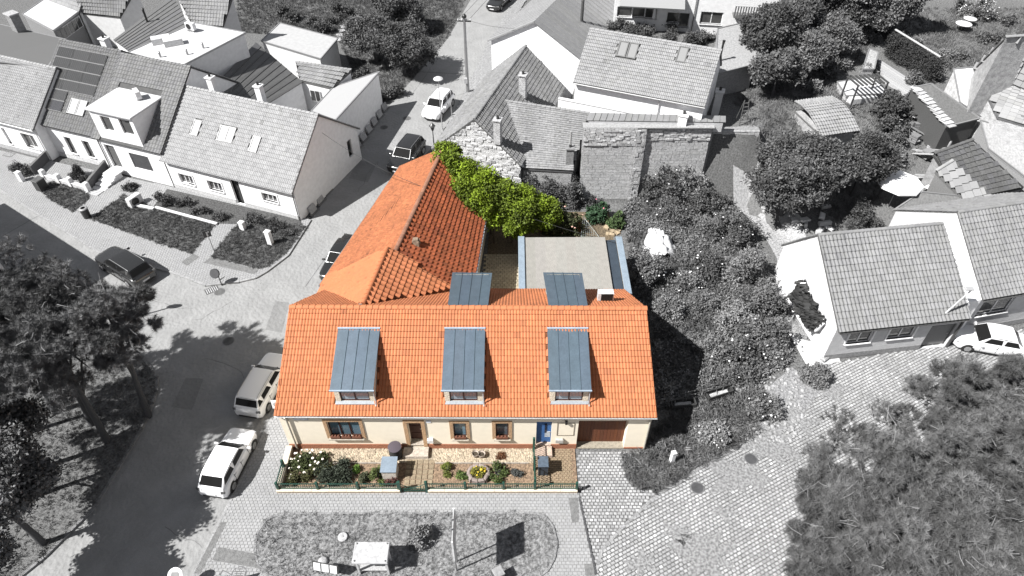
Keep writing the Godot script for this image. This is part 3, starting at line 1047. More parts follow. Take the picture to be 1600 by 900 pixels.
	# verge strip of the upper street
	var vg := gpl([[690, 212], [716, 165], [767, 60], [797, 12], [830, -50], [850, -50], [815, 12], [783, 60], [760, 140], [735, 190], [700, 214]])
	var p3 := sheet("pavement", vg, 0.06, g(0.3), M.stone, 0.2, "narrow pavement strip of the upper street beside the stone house")
	pave("pavers", p3, vg, deg_to_rad(-62), 0.4, 0.3, 0.066, 0.03, g(0.33), 0.06, M.stone, 0.02)
	# cobbles
	var cb := gpl([[905, 775], [903, 708], [1010, 706], [1150, 690], [1190, 672], [1240, 612], [1290, 568], [1500, 532], [1720, 490], [1950, 700], [1700, 1000], [945, 980], [930, 900]])
	var cob := sheet("cobbled_square", cb, 0.022, g(0.2), M.soil, 0.0, "sandy bed of the cobbled square with worn grey setts")
	var drive := gpl([[905, 775], [903, 708], [1010, 706], [1040, 760], [1012, 782], [968, 826], [940, 858], [931, 893], [930, 900]])
	var verge := gpl([[972, 711], [977, 745], [995, 764], [1025, 769], [1052, 756], [1120, 716], [1190, 675], [1160, 640], [1040, 690], [1010, 708]])
	pave("setts", cob, drive, 0.0, 0.205, 0.175, 0.045, 0.06, g(0.33), 0.2, M.paver, 0.024, 1.0, [verge], 0.5, 0.15)
	var plaza := gpl([[930, 905], [931, 893], [940, 862], [972, 828], [1016, 785], [1045, 762], [1200, 672], [1245, 615], [1292, 569], [1500, 533], [1720, 492], [1950, 700], [1700, 1000], [945, 985]])
	pave("setts", cob, plaza, deg_to_rad(-28.0), 0.225, 0.175, 0.04, 0.06, g(0.33), 0.2, M.paver, 0.022, 1.0, [verge, drive], 0.5, 0.2)
	var nb := FastNoiseLite.new()
	nb.seed = 12; nb.frequency = 0.9; nb.fractal_octaves = 3
	for q in [[1100, 868, 1.5], [1150, 742, 1.3], [1200, 690, 1.4], [1060, 835, 0.7], [1240, 655, 1.2], [1300, 610, 0.9], [1000, 880, 0.7], [1130, 800, 0.5]]:
		var c := gp(q[0], q[1])
		var pl := PackedVector2Array()
		for k in 40:
			var a := TAU * k / 40.0
			var r: float = q[2] * (0.75 + nb.get_noise_2d(c.x + cos(a) * 1.6, c.z + sin(a) * 1.6) * 0.9)
			pl.append(Vector2(c.x + cos(a) * r * 1.2, c.z + sin(a) * r))
		var sb := mb(g(0.36))
		sb.prism(pl, 0.03, 0.052, false)
		part("sand_drift", sb, M.soil, cob)
	var edge := mb(g(0.27))
	var el := [gp(1200, 672), gp(1120, 716), gp(1052, 756), gp(1016, 783), gp(970, 827), gp(940, 860), gp(931, 895)]
	for i in el.size() - 1:
		var n := int((el[i + 1] - el[i]).length() / 0.3)
		for k in n:
			edge.col = vary(g(0.33), 0.12)
			var p: Vector3 = el[i].lerp(el[i + 1], (k + 0.04) / n)
			var q: Vector3 = el[i].lerp(el[i + 1], (k + 0.94) / n)
			edge.bar(Vector3(p.x, 0.0, p.z), Vector3(q.x, 0.0, q.z), 0.15, 0.1)
	part("edge_setts", edge, M.stone, cob)
	var ek := mb(g(0.09))
	for i in 8:
		var a := gp(905, 778).lerp(gp(931, 898), i / 8.0)
		var c := gp(905, 778).lerp(gp(931, 898), (i + 0.97) / 8.0)
		ek.bar(Vector3(a.x, 0.0, a.z), Vector3(c.x, 0.0, c.z), 0.1, 0.16)
	part("edge_kerb", ek, M.stone, cob)
	# grass verge and island
	var vs := sheet("grass_verge", verge, 0.03, g(0.13), M.soil, 0.1, "dark earth under the grassy verge beside the garage drive")
	cover("long_grass", "shaggy dark grass on the verge beside the garage drive", verge, "reed", 42.0, g(0.17), 0.62, 0.03, false, 0.35)
	var il := sheet("grass_island", isl, 0.11, g(0.33), M.soil, 0.15, "dry lawn island with rounded corners in the pavement")
	var ip := []
	for p in isl: ip.append(Vector3(p.x, 0, p.y))
	ip.append(ip[0])
	kerb(ip, 0.12, 0.1, g(0.3), il)
	cover("lawn_grass", "patchy dry grass of the rounded lawn island", isl, "grass", 60.0, g(0.27), 0.85, 0.105, false, 0.35)
	# lawns of the row houses
	var lawns := [[[62, 298], [71, 290], [88, 285], [140, 305], [140, 313], [115, 333], [81, 314]], [[142, 343], [195, 306], [240, 327], [339, 351], [300, 398], [232, 376]], [[362, 363], [375, 352], [472, 352], [478, 356], [448, 397], [418, 419], [404, 422], [330, 403]]]
	for q in lawns:
		var pl := gpl(q)
		sheet("lawn", pl, 0.125, g(0.13), M.soil, 0.05, "soil bed under the front lawns of the row houses")
		cover("front_lawn", "mown dark front lawn of the white row houses", pl, "grass", 75.0, g(0.1), 1.0, 0.12, false, 0.35)
		get_child(get_child_count() - 1).set_meta("group", "front lawns of the row houses")
	var beds := gpl([[240, 325], [262, 297], [470, 345], [472, 352], [375, 352], [339, 351]])
	sheet("flower_bed", beds, 0.12, g(0.12), M.soil, 0.05, "planting bed along the white house wall")
	# earth of the two tree banks and the overgrown lot
	var bank := gpl([[-60, 980], [10, 920], [70, 872], [150, 792], [220, 675], [232, 650], [246, 612], [246, 590], [222, 557], [140, 505], [0, 500], [-300, 520], [-300, 980]])
	var bk := sheet("tree_bank", bank, 0.1, g(0.2), M.soil, 0.2, "bare earth and needles under the roadside pines")
	cover("bank_grass", "thin grass under the roadside pines", bank, "grass", 22.0, g(0.14), 1.2, 0.1)
	kerb([gp(10, 920), gp(70, 872), gp(150, 792), gp(220, 675), gp(232, 650), gp(246, 612), gp(246, 590), gp(222, 557), gp(140, 505)], 0.11, 0.14, g(0.25), bk)
	# manholes and gullies
	for q in [[357, 533, "in the asphalt at the edge of the pine shadow"], [343, 456, "in the asphalt beside the traffic mirror"], [636, 185, "in the sunlit asphalt near the white crossover"], [600, 199, "in the shadow of the white gable wall"], [374, 897, "in the block pavement by the triangular sign"], [1173, 718, "on a sand drift of the cobbled square"], [1089, 763, "in the cobbled square by the edge row"]]:
		var p := gp(q[0], q[1])
		var t := thing("manhole_cover", "round iron manhole cover " + q[2], "manhole cover", Vector3(p.x, 0.055 if q[0] > 1000 or q[1] > 880 else 0.004, p.z), 0.0, "manhole covers")
		var r := mb(g(0.16))
		r.lathe(Vector3.ZERO, [[0.36, 0.0], [0.36, 0.012], [0.31, 0.012]], 20)
		part("ring", r, M.matte, t)
		var l := mb(g(0.07 if q[0] > 1000 else 0.12))
		l.lathe(Vector3.ZERO, [[0.305, 0.006], [0.0, 0.009]], 20)
		for k in 5: l.box(Vector3(0, 0.012, (k - 2) * 0.1), Vector3(0.42 - absf(k - 2) * 0.08, 0.006, 0.03))
		part("lid", l, M.matte, t)
	for q in [[331, 453, 0.6], [15, 243, -0.3]]:
		var p := gp(q[0], q[1])
		var t := thing("drain_grate", "slotted iron drain grate at the " + ("street corner kerb" if q[0] > 100 else "foot of a row house"), "drain", Vector3(p.x, 0.01 if q[0] > 100 else 0.11, p.z), q[2])
		var r := mb(g(0.5))
		for k in 6: r.box(Vector3((k - 2.5) * 0.13, 0.0, 0), Vector3(0.05, 0.02, 0.5))
		part("bars", r, M.paint, t)
		var f := mb(g(0.08))
		f.box(Vector3(0, -0.004, 0), Vector3(0.85, 0.012, 0.6))
		part("frame", f, M.matte, t)

# ---------------------------------------------------------------- the orange roofed corner house
const OR := Color(0.43, 0.15, 0.062)
func main_house() -> void:
	var cream := Color(0.82, 0.74, 0.6)
	var t := thing("corner_house", "long cream house with orange tiled roof and zinc dormers", "house", Vector3(-12.0, 0, -20.62))
	var T := t.transform
	var o := Vector3(-12.0, 0, -20.62)
	var W := 19.2
	var X := func(x): return x + 12.0
	# openings in wall x: [x, y, w, h, reveal]
	var hs := {"triple": [X.call(-9.62), 1.06, 1.68, 1.45], "door": [X.call(-5.46), 0.42, 0.72, 2.0, 0.4], "w2": [X.call(-3.08), 1.0, 0.68, 1.38], "w3": [X.call(-0.86), 1.0, 0.68, 1.38], "blue": [X.call(1.28), 0.4, 0.8, 2.05, 0.22], "garage": [X.call(3.46), 0.0, 2.58, 2.55, 0.45]}
	var w := mb(cream, t)
	facade(w, o, Vector3.RIGHT, Vector3.BACK, W, 3.16, hs.values(), 0.2)
	w.quad(o + Vector3(0, 0, 0), o + Vector3(0, 3.16, 0), o + Vector3(0.35, 6.3, -4.5), o + Vector3(0.35, 0, -4.5))
	w.quad(o + Vector3(0.35, 0, -4.5), o + Vector3(0.35, 6.3, -4.5), o + Vector3(0.7, 3.1, -9.0), o + Vector3(0.7, 0, -9.0))
	w.quad(o + Vector3(W, 0, 0), o + Vector3(W - 0.2, 0, -4.5), o + Vector3(W - 0.2, 6.3, -4.5), o + Vector3(W, 3.16, 0))
	w.quad(o + Vector3(W - 0.2, 0, -4.5), o + Vector3(W - 0.4, 0, -9.0), o + Vector3(W - 0.4, 3.1, -9.0), o + Vector3(W - 0.2, 6.3, -4.5))
	w.quad(o + Vector3(0.7, 0, -9), o + Vector3(0.7, 3.1, -9), o + Vector3(W - 0.4, 3.1, -9), o + Vector3(W - 0.4, 0, -9))
	part("wall", w, M.smooth_plaster, t)
	var fl := mb(Color(0.35, 0.31, 0.25), t)
	fl.box(o + Vector3(hs.garage[0] + 1.29, 0.02, -0.22), Vector3(2.58, 0.04, 0.5))
	part("garage_threshold", fl, M.stone, t)
	# plinth with gaps at the doors
	for s in [[0.0, hs.door[0] - 0.18], [hs.door[0] + 0.9, hs.blue[0] - 0.02], [hs.blue[0] + 0.82, hs.garage[0]], [hs.garage[0] + 2.6, W]]:
		var pl := mb(Color(0.3, 0.125, 0.068), t)
		pl.span(o + Vector3(s[0], 0, 0.002), o + Vector3(s[1], 0.42 if s[0] < 18 else 0.12, 0.035))
		part("plinth", pl, M.plaster, t)
	# windows with sandstone surrounds and flower boxes
	var brown := Color(0.045, 0.014, 0.009)
	for nm in ["triple", "w2", "w3"]:
		var q: Array = hs[nm]
		var win := window(t, t, o, Vector3.RIGHT, Vector3.BACK, q, 3 if nm == "triple" else 1, brown, Color(0.1, 0.16, 0.2) if nm != "w3" else Color(0.07, 0.085, 0.1), Color(-1, 0, 0), 0.16)
		var s := mb(Color(0.42, 0.27, 0.155), t)
		var a: Vector3 = o + Vector3(q[0], q[1], 0.018)
		s.box(a + Vector3(q[2] / 2, q[3] + 0.09, 0), Vector3(q[2] + 0.36, 0.18, 0.06))
		s.box(a + Vector3(-0.09, q[3] / 2 - 0.03, 0), Vector3(0.18, q[3] + 0.06, 0.06))
		s.box(a + Vector3(q[2] + 0.09, q[3] / 2 - 0.03, 0), Vector3(0.18, q[3] + 0.06, 0.06))
		part("surround", s, M.plaster, win)
		var si := mb(Color(0.45, 0.4, 0.33), t)
		si.box(a + Vector3(q[2] / 2, -0.03, 0.05), Vector3(q[2] + 0.2, 0.05, 0.22))
		part("sill", si, M.paint, win)
		var nb := 3 if nm == "triple" else 1
		for k in nb:
			var bx := mb(Color(0.13, 0.045, 0.02), t)
			var c := a + Vector3(q[2] * (k + 0.5) / nb, 0.1, 0.03)
			bx.cbox(c, Vector3(q[2] / nb - 0.06, 0.17, 0.17), 0.02)
			for j in 3: bx.lathe(c + Vector3((j - 1) * q[2] / nb * 0.28, 0.09, 0.0), [[0.07, 0.0], [0.05, 0.06], [0.0, 0.08]], 6)
			part("flower_box", bx, M.wood, win)
		var cu := mb(Color(0.3, 0.33, 0.35), t)
		cu.box(a + Vector3(q[2] * 0.62, q[3] * 0.5, -0.25), Vector3(q[2] * 0.5, q[3] * 0.85, 0.01))
		part("curtain", cu, M.cloth, win)
	# brown door
	var q: Array = hs.door
	var s := mb(Color(0.44, 0.28, 0.16), t)
	var a: Vector3 = o + Vector3(q[0], 0, 0.02)
	s.box(a + Vector3(q[2] / 2, 2.52, 0), Vector3(1.1, 0.2, 0.07))
	s.box(a + Vector3(-0.1, 1.21, 0), Vector3(0.2, 2.42, 0.07))
	s.box(a + Vector3(q[2] + 0.1, 1.21, 0), Vector3(0.2, 2.42, 0.07))
	var dr := door(t, t, o, Vector3.RIGHT, Vector3.BACK, q, Color(0.06, 0.022, 0.013), 0.36, 3)
	part("surround", s, M.plaster, dr)
	var dst := mb(Color(0.55, 0.48, 0.4), t)
	dst.box(a + Vector3(q[2] / 2, 0.395, -0.2), Vector3(q[2], 0.05, 0.46))
	dst.cbox(a + Vector3(q[2] / 2 - 0.05, 0.13, 0.35), Vector3(1.35, 0.26, 0.6), 0.02)
	part("steps", dst, M.stone, dr)
	# blue door
	q = hs.blue
	var bd := door(t, t, o, Vector3.RIGHT, Vector3.BACK, q, Color(0.045, 0.14, 0.35), 0.16)
	var bg := mb(Color(0.02, 0.03, 0.05), t)
	bg.box(o + Vector3(q[0] + 0.5, q[1] + 1.3, -0.13), Vector3(0.12, 0.85, 0.02))
	part("glazed_slot", bg, M.glass, bd)
	var wp := mb(Color(0.5, 0.55, 0.6), t)
	wp.box(o + Vector3(q[0] + 0.6, q[1] + 0.75, -0.128), Vector3(0.28, 0.5, 0.014))
	part("notice", wp, M.paint, bd)
	var bst := mb(Color(0.55, 0.42, 0.34), t)
	bst.box(o + Vector3(q[0] + 0.4, 0.38, -0.08), Vector3(0.8, 0.05, 0.3))
	bst.cbox(o + Vector3(q[0] + 0.4, 0.14, 0.32), Vector3(0.95, 0.28, 0.6), 0.02)
	part("steps", bst, M.stone, bd)
	# garage door of vertical boards
	q = hs.garage
	var gd := mb(Color(0.05, 0.017, 0.008), t)
	gd.box(o + Vector3(q[0] + q[2] / 2, 1.275, -0.45), Vector3(q[2], 2.55, 0.04))
	var gdo := part("garage_door", gd, M.wood, t)
	for k in 14:
		var pb := mb(vary(Color(0.135, 0.04, 0.014), 0.12), t)
		pb.box(o + Vector3(q[0] + q[2] * (k + 0.5) / 14, 1.27, -0.42), Vector3(q[2] / 14 - 0.012, 2.5, 0.03))
		part("plank", pb, M.wood, gdo)
	var st := mb(Color(0.5, 0.42, 0.33), t)
	st.box(o + Vector3(19.19, 1.45, 0.0), Vector3(0.04, 2.9, 0.04))
	part("corner_trim", st, M.plaster, t)
	# small things fixed to the wall
	var pn := mb(Color(0.2, 0.17, 0.13), t)
	for k in [[2.36, 1.22, 3.28, 1.26], [2.36, 2.33, 3.28, 2.37], [2.36, 1.26, 2.4, 2.33], [3.24, 1.26, 3.28, 2.33]]:
		pn.span(o + Vector3(12 + k[0], k[1], 0.001), o + Vector3(12 + k[2], k[3], 0.02))
	part("panel_moulding", pn, M.plaster, t)
	var lm := mb(g(0.03), t)
	lm.cbox(o + Vector3(14.81, 2.5, 0.08), Vector3(0.12, 0.2, 0.16), 0.02)
	part("wall_lamp", lm, M.metal, t)
	var mbx := mb(Color(0.5, 0.48, 0.45), t)
	mbx.cbox(o + Vector3(14.53, 0.85, 0.08), Vector3(0.4, 0.3, 0.14), 0.03)
	part("letter_box", mbx, M.paint, t)
	var mb2 := mb(Color(0.75, 0.74, 0.72), t)
	mb2.cbox(o + Vector3(7.65, 0.9, 0.1), Vector3(0.32, 0.26, 0.2), 0.03)
	part("letter_box", mb2, M.paint, t)
	var nb := mb(Color(0.75, 0.78, 0.85), t)
	nb.box(o + Vector3(7.68, 2.5, 0.02), Vector3(0.24, 0.2, 0.02))
	part("number_plate", nb, M.paint, t)
	var sg := mb(Color(0.4, 0.46, 0.6), t)
	sg.box(o + Vector3(1.15, 2.82, 0.05), Vector3(0.74, 0.26, 0.02))
	var sgo := part("street_name_plate", sg, M.paint, t)
	var sb := mb(Color(0.75, 0.78, 0.82), t)
	sb.box(o + Vector3(1.15, 2.82, 0.062), Vector3(0.68, 0.2, 0.006))
	part("plate_face", sb, M.paint, sgo)
	# roof
	var E0 := Vector3(-12.12, 3.18, -20.5)
	var E1 := Vector3(7.38, 3.15, -20.42)
	var R0 := Vector3(-11.68, 6.38, -25.1)
	var R1 := Vector3(7.05, 6.36, -25.0)
	var B0 := Vector3(-11.25, 3.1, -29.8)
	var B1 := Vector3(6.85, 3.1, -29.7)
	var rb := mb(OR * 0.4, t)
	var dn := Vector3(0, -0.1, 0)
	rb.quad(E0, R0, R1, E1); rb.quad(R0, B0, B1, R1)
	rb.quad(E0 + dn, E1 + dn, R1 + dn, R0 + dn); rb.quad(R0 + dn, R1 + dn, B1 + dn, B0 + dn)
	for e in [[E0, E1], [E1, R1], [R1, B1], [B1, B0], [B0, R0], [R0, E0]]: rb.quad(e[0] + dn, e[0], e[1], e[1] + dn)
	var roof := part("roof", rb, M.matte, t)
	# dormers
	var skip := []
	var fd := [[-9.05, -6.88], [-3.5, -1.4], [1.84, 3.94]]
	for d in fd: skip.append(w2([[d[0] + 0.05, -20.98], [d[1] - 0.05, -20.98], [d[1] - 0.05, -23.95], [d[0] + 0.05, -23.95]]))
	var rd := [[-3.38, -1.26], [1.92, 3.98]]
	for d in rd: skip.append(w2([[d[0] + 0.05, -25.15], [d[1] - 0.05, -25.15], [d[1] - 0.05, -28.7], [d[0] + 0.05, -28.7]]))
	tiles(t, roof, E0, E1, R1, R0, 0.33, 0.317, "double", OR, 0.09, M.tile, 300, skip, 0.06)
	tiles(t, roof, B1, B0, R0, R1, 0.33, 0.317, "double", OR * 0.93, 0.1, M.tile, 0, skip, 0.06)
	ridge_tiles(t, roof, R0 + Vector3(0, 0.02, 0), R1 + Vector3(0, 0.02, 0), 0.335, 0.16, OR * 1.02, 0.06, M.tile)
	var zc := Color(0.086, 0.118, 0.15)
	var ztrim := Color(0.3, 0.32, 0.34)
	var cheek := Color(0.62, 0.55, 0.44)
	for d in fd:
		var x0: float = d[0]
		var x1: float = d[1]
		var zf := -21.05
		var yl := 3.13 + (-20.4 - zf) * 0.69
		var dm := mb(cheek, t)
		var yt := 4.78
		facade(dm, Vector3(x0 + 0.08, yl - 0.15, zf), Vector3.RIGHT, Vector3.BACK, x1 - x0 - 0.16, yt - yl + 0.15, [[0.26, 0.2, x1 - x0 - 0.68, yt - yl - 0.12]], 0.12)
		for sx in [x0 + 0.08, x1 - 0.08]:
			dm.quad(Vector3(sx, yl - 0.15, zf), Vector3(sx, yt, zf), Vector3(sx, 5.68, -24.0), Vector3(sx, 5.55, -24.0))
		var dp := part("dormer", dm, M.plaster, t)
		var win := window(t, dp, Vector3(x0 + 0.08, yl - 0.15, zf), Vector3.RIGHT, Vector3.BACK, [0.26, 0.2, x1 - x0 - 0.68, yt - yl - 0.12], 2, Color(0.05, 0.013, 0.01), Color(0.22, 0.25, 0.28), Color(-1, 0, 0), 0.09)
		for ch in win.get_children():      # keep to three levels: panes stand beside their window
			win.remove_child(ch); dp.add_child(ch, true)
		var si := mb(ztrim, t)
		si.box(Vector3((x0 + x1) / 2, yl + 0.03, zf + 0.06), Vector3(x1 - x0 - 0.1, 0.03, 0.2), Basis(Vector3.RIGHT, 0.3))
		part("apron", si, M.zinc, dp)
		sheet_roof(t, dp, Vector3(x0, 4.84, -20.86), Vector3(x1, 4.84, -20.86), Vector3(x1, 5.79, -24.12), Vector3(x0, 5.79, -24.12), 4, zc, M.zinc, 0.05, 0.03)
		var fr := mb(Color(0.35, 0.42, 0.5), t)
		fr.box(Vector3((x0 + x1) / 2, 5.825, -24.1), Vector3(x1 - x0 + 0.04, 0.05, 0.1))
		fr.box(Vector3((x0 + x1) / 2, 4.79, -20.83), Vector3(x1 - x0 + 0.06, 0.07, 0.07))
		part("trim", fr, M.zinc, dp)
		var pp := mb(g(0.4), t)
		pp.tube([Vector3(x1 - 0.06, 4.78, -20.84), Vector3(x1 - 0.05, 4.6, -20.92), Vector3(x1 - 0.03, 3.75, -20.95), Vector3(x1 - 0.02, 3.62, -20.75)], [0.035, 0.035, 0.035, 0.035], 7)
		part("downpipe", pp, M.zinc, dp)
	for d in rd:
		var x0: float = d[0]
		var x1: float = d[1]
		var dm := mb(cheek, t)
		for sx in [x0 + 0.08, x1 - 0.08]:
			dm.quad(Vector3(sx, 6.2, -25.25), Vector3(sx, 5.1, -29.0), Vector3(sx, 3.6, -29.0), Vector3(sx, 6.2, -25.3))
		dm.quad(Vector3(x0 + 0.08, 3.6, -29.0), Vector3(x0 + 0.08, 5.1, -29.0), Vector3(x1 - 0.08, 5.1, -29.0), Vector3(x1 - 0.08, 3.6, -29.0))
		var dp := part("dormer", dm, M.plaster, t)
		sheet_roof(t, dp, Vector3(x1 + 0.1, 4.98, -29.25), Vector3(x0 - 0.1, 4.98, -29.3), Vector3(x0, 6.42, -25.16), Vector3(x1, 6.42, -25.14), 4, zc, M.zinc, 0.05, 0.03)
	# gutter and downpipes
	var gu := mb(g(0.48), t)
	var rr := []
	for p in [E0 + Vector3(-0.02, -0.03, 0.05), E1 + Vector3(0.02, -0.03, 0.05)]:
		var r := []
		for k in 6:
			var an := PI + PI * k / 5.0
			r.append(p + Vector3(0, sin(an) * 0.065, -cos(an) * 0.065))
		rr.append(r)
	gu.grid(rr)
	var guo := part("gutter", gu, M.zinc, t)
	var fs := mb(Color(0.3, 0.3, 0.29), t)
	fs.bar(E0 + Vector3(0, -0.1, -0.06), E1 + Vector3(0, -0.1, -0.06), 0.04, 0.08)
	part("fascia", fs, M.paint, guo)
	for p in [[-11.6, 0.0], [7.12, 0.0]]:
		var pp := mb(Color(0.5, 0.47, 0.4), t)
		pp.tube([Vector3(p[0], 3.08, -20.42), Vector3(p[0], 2.9, -20.53), Vector3(p[0], 0.05, -20.53)], [0.05, 0.05, 0.05], 8)
		part("downpipe", pp, M.zinc, t)
	# air conditioner standing on the rear slope
	var ac := thing("air_conditioner", "white air conditioner outdoor unit on the rear orange slope", "air conditioner", Vector3(5.12, 5.35, -26.6))
	var ab := mb(Color(0.72, 0.72, 0.72))
	ab.cbox(Vector3(0, 0.42, 0), Vector3(0.86, 0.62, 0.36), 0.03)
	part("casing", ab, M.paint, ac)
	var af := mb(g(0.02))
	af.box(Vector3(0.05, 0.42, 0.19), Vector3(0.64, 0.5, 0.03))
	var afo := part("fan_grille", af, M.metal, ac)
	var al := mb(g(0.04))
	for k in 7: al.box(Vector3(0.05, 0.2 + k * 0.073, 0.21), Vector3(0.62, 0.015, 0.015))
	part("grille_bars", al, M.metal, afo)
	for k in [-1, 1]:
		var lg := mb(g(0.6))
		lg.box(Vector3(k * 0.36, -0.1, 0.05), Vector3(0.05, 0.42, 0.4))
		lg.box(Vector3(k * 0.36, 0.08, 0.2), Vector3(0.05, 0.05, 0.4))
		part("bracket", lg, M.paint, ac)
# the old street wing with the newer roof piece that joins it to the house
func wing() -> void:
	var t := thing("street_wing", "old weathered orange tiled wing along the street behind the corner house", "house", Vector3(-11.6, 0, -30.4))
	var L0 := Vector3(-11.75, 3.05, -30.2)
	var L1 := Vector3(-8.35, 3.05, -43.1)
	var A := Vector3(-7.15, 5.75, -28.5)
	var R1 := Vector3(-4.85, 5.75, -41.3)
	var E0 := Vector3(-2.45, 3.05, -29.9)
	var E1 := Vector3(-1.55, 3.05, -40.6)
	var w := mb(Color(0.6, 0.53, 0.42), t)
	var ring := [Vector3(-11.5, 0, -30.2), Vector3(-8.15, 0, -42.9), Vector3(-1.75, 0, -40.4), Vector3(-2.65, 0, -29.9)]
	for i in 4:
		var a: Vector3 = ring[i]
		var b: Vector3 = ring[(i + 1) % 4]
		w.quad(b, b + Vector3.UP * 3.1, a + Vector3.UP * 3.1, a)
	w.tri(ring[1] + Vector3.UP * 3.1, Vector3(-4.85, 5.68, -41.2), ring[2] + Vector3.UP * 3.1)
	part("wall", w, M.plaster, t)
	var old := Color(0.29, 0.085, 0.036)
	var b := mb(old * 0.3, t)
	var dn := Vector3(0, -0.1, 0)
	b.quad(L0 + dn, L1 + dn, R1 + dn, A + dn); b.quad(A + dn, R1 + dn, E1 + dn, E0 + dn)
	for e in [[L0, L1], [L1, R1], [R1, E1], [E1, E0]]: b.quad(e[0] + dn, e[0], e[1], e[1] + dn)
	var roof := part("roof", b, M.matte, t)
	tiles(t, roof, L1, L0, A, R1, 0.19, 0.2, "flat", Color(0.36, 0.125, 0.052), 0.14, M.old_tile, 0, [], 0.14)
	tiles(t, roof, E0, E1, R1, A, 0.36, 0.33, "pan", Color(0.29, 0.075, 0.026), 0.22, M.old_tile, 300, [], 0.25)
	ridge_tiles(t, roof, A + Vector3(0, 0.03, 0), R1 + Vector3(0, 0.03, 0), 0.36, 0.15, Color(0.25, 0.12, 0.075), 0.15, M.old_tile)
	# newer piece
	var N := thing("roof_link", "newer orange roof piece linking the old wing to the corner house", "roof", Vector3(-11.6, 3.0, -29.0))
	var a0 := Vector3(-7.25, 6.12, -30.15)
	var a1 := Vector3(-7.9, 6.22, -25.5)
	var l0 := Vector3(-11.78, 3.12, -28.9)
	var l1 := Vector3(-11.5, 3.12, -31.0)
	var c0 := Vector3(-3.4, 3.75, -29.3)
	var nb := mb(OR * 0.4, N)
	nb.quad(l0, l1, a0, a1)
	nb.tri(a0, c0, a1)
	nb.quad(l0 + dn, a1 + dn, a0 + dn, l1 + dn)
	nb.quad(l1 + dn, l1, a0, a0 + dn * 4); nb.quad(a0 + dn * 4, a0, c0, c0 + dn * 3); nb.quad(c0 + dn * 3, c0, a1, a1 + dn * 3)
	var nr := part("roof", nb, M.matte, N)
	tiles(N, nr, l1, l0, a1, a0, 0.19, 0.2, "flat", OR * 1.05, 0.05, M.tile, 0, [], 0.06)
	# right face: tiles in columns from the ridge, kept inside the triangle
	var ta := tile_arrays(0.36, 0.34, "pan")
	var ex := (a0 - a1).normalized()
	var nn := ex.cross(c0 - a1).normalized()
	if nn.y < 0: nn = -nn
	var dd := ex.cross(nn).normalized()
	if dd.y > 0: dd = -dd
	var bs := Basis(nn.cross(dd).normalized(), nn, dd)
	var inv := N.transform.affine_inverse()
	var kinds := []
	for k in 4:
		var sm := MB.new()
		sm.add(ta[0], ta[1], Transform3D(), OR * (0.88 + k * 0.07))
		kinds.append(sm.mesh())
	var La := (a0 - a1).length()
	var dc := (c0 - a1)
	var cu := dc.dot(ex)
	var cv := dc.dot(dd)
	for r in 22:
		for k in 40:
			var u := (k + 0.5) * 0.36 - 6.0
			var v := (r + 0.5) * 0.33
			if not Geometry2D.is_point_in_polygon(Vector2(u, v), PackedVector2Array([Vector2(-0.05, -0.1), Vector2(La + 0.05, -0.1), Vector2(cu, cv)])): continue
			var ti := inst("roof_tile", kinds[rng.randi() % 4], M.tile, nr)
			ti.transform = inv * Transform3D(bs, a1 + ex * u + dd * v + nn * 0.02)
	ridge_tiles(N, nr, a0 + Vector3(0, 0.04, 0), a1 + Vector3(0, 0.04, 0), 0.34, 0.14, OR, 0.06, M.tile)
	var vf := mb(Color(0.3, 0.28, 0.26), N)
	vf.bar(l0 + Vector3(0.3, 0.1, 0.0), a1 + Vector3(-0.1, -0.02, 0.05), 0.14, 0.04)
	part("valley_flashing", vf, M.zinc, N)
	# chimney stub and loose tiles on the wing
	var ch := mb(Color(0.3, 0.22, 0.16), t)
	var cp := gp(651, 386, 5.0)
	ch.box(cp + Vector3(0, 0.15, 0), Vector3(0.42, 0.8, 0.36), Basis(Vector3.UP, -0.15))
	ch.box(cp + Vector3(-0.02, 0.58, 0), Vector3(0.3, 0.12, 0.3), Basis(Vector3.UP, 0.1))
	part("broken_chimney", ch, M.stone, t)
	for q in [[687, 322, 4.3], [673, 362, 4.4]]:
		var sk := mb(g(0.03), t)
		sk.box(gp(q[0], q[1], q[2]) + Vector3(0, 0.1, 0), Vector3(0.3, 0.05, 0.36), Basis(Vector3(0, 0, 1), -0.55))
		part("roof_hatch", sk, M.matte, t)
	# zinc gutter on the courtyard side
	var gu := mb(Color(0.33, 0.36, 0.4), t)
	gu.bar(E0 + Vector3(0.08, -0.06, 0), E1 + Vector3(0.08, -0.06, 0), 0.14, 0.1)
	part("gutter", gu, M.zinc, t)
	var gs := mb(g(0.2), t)
	gs.bar(L0 + Vector3(-0.06, -0.06, 0), L1 + Vector3(-0.06, -0.06, 0), 0.12, 0.1)
	part("gutter", gs, M.zinc, t)

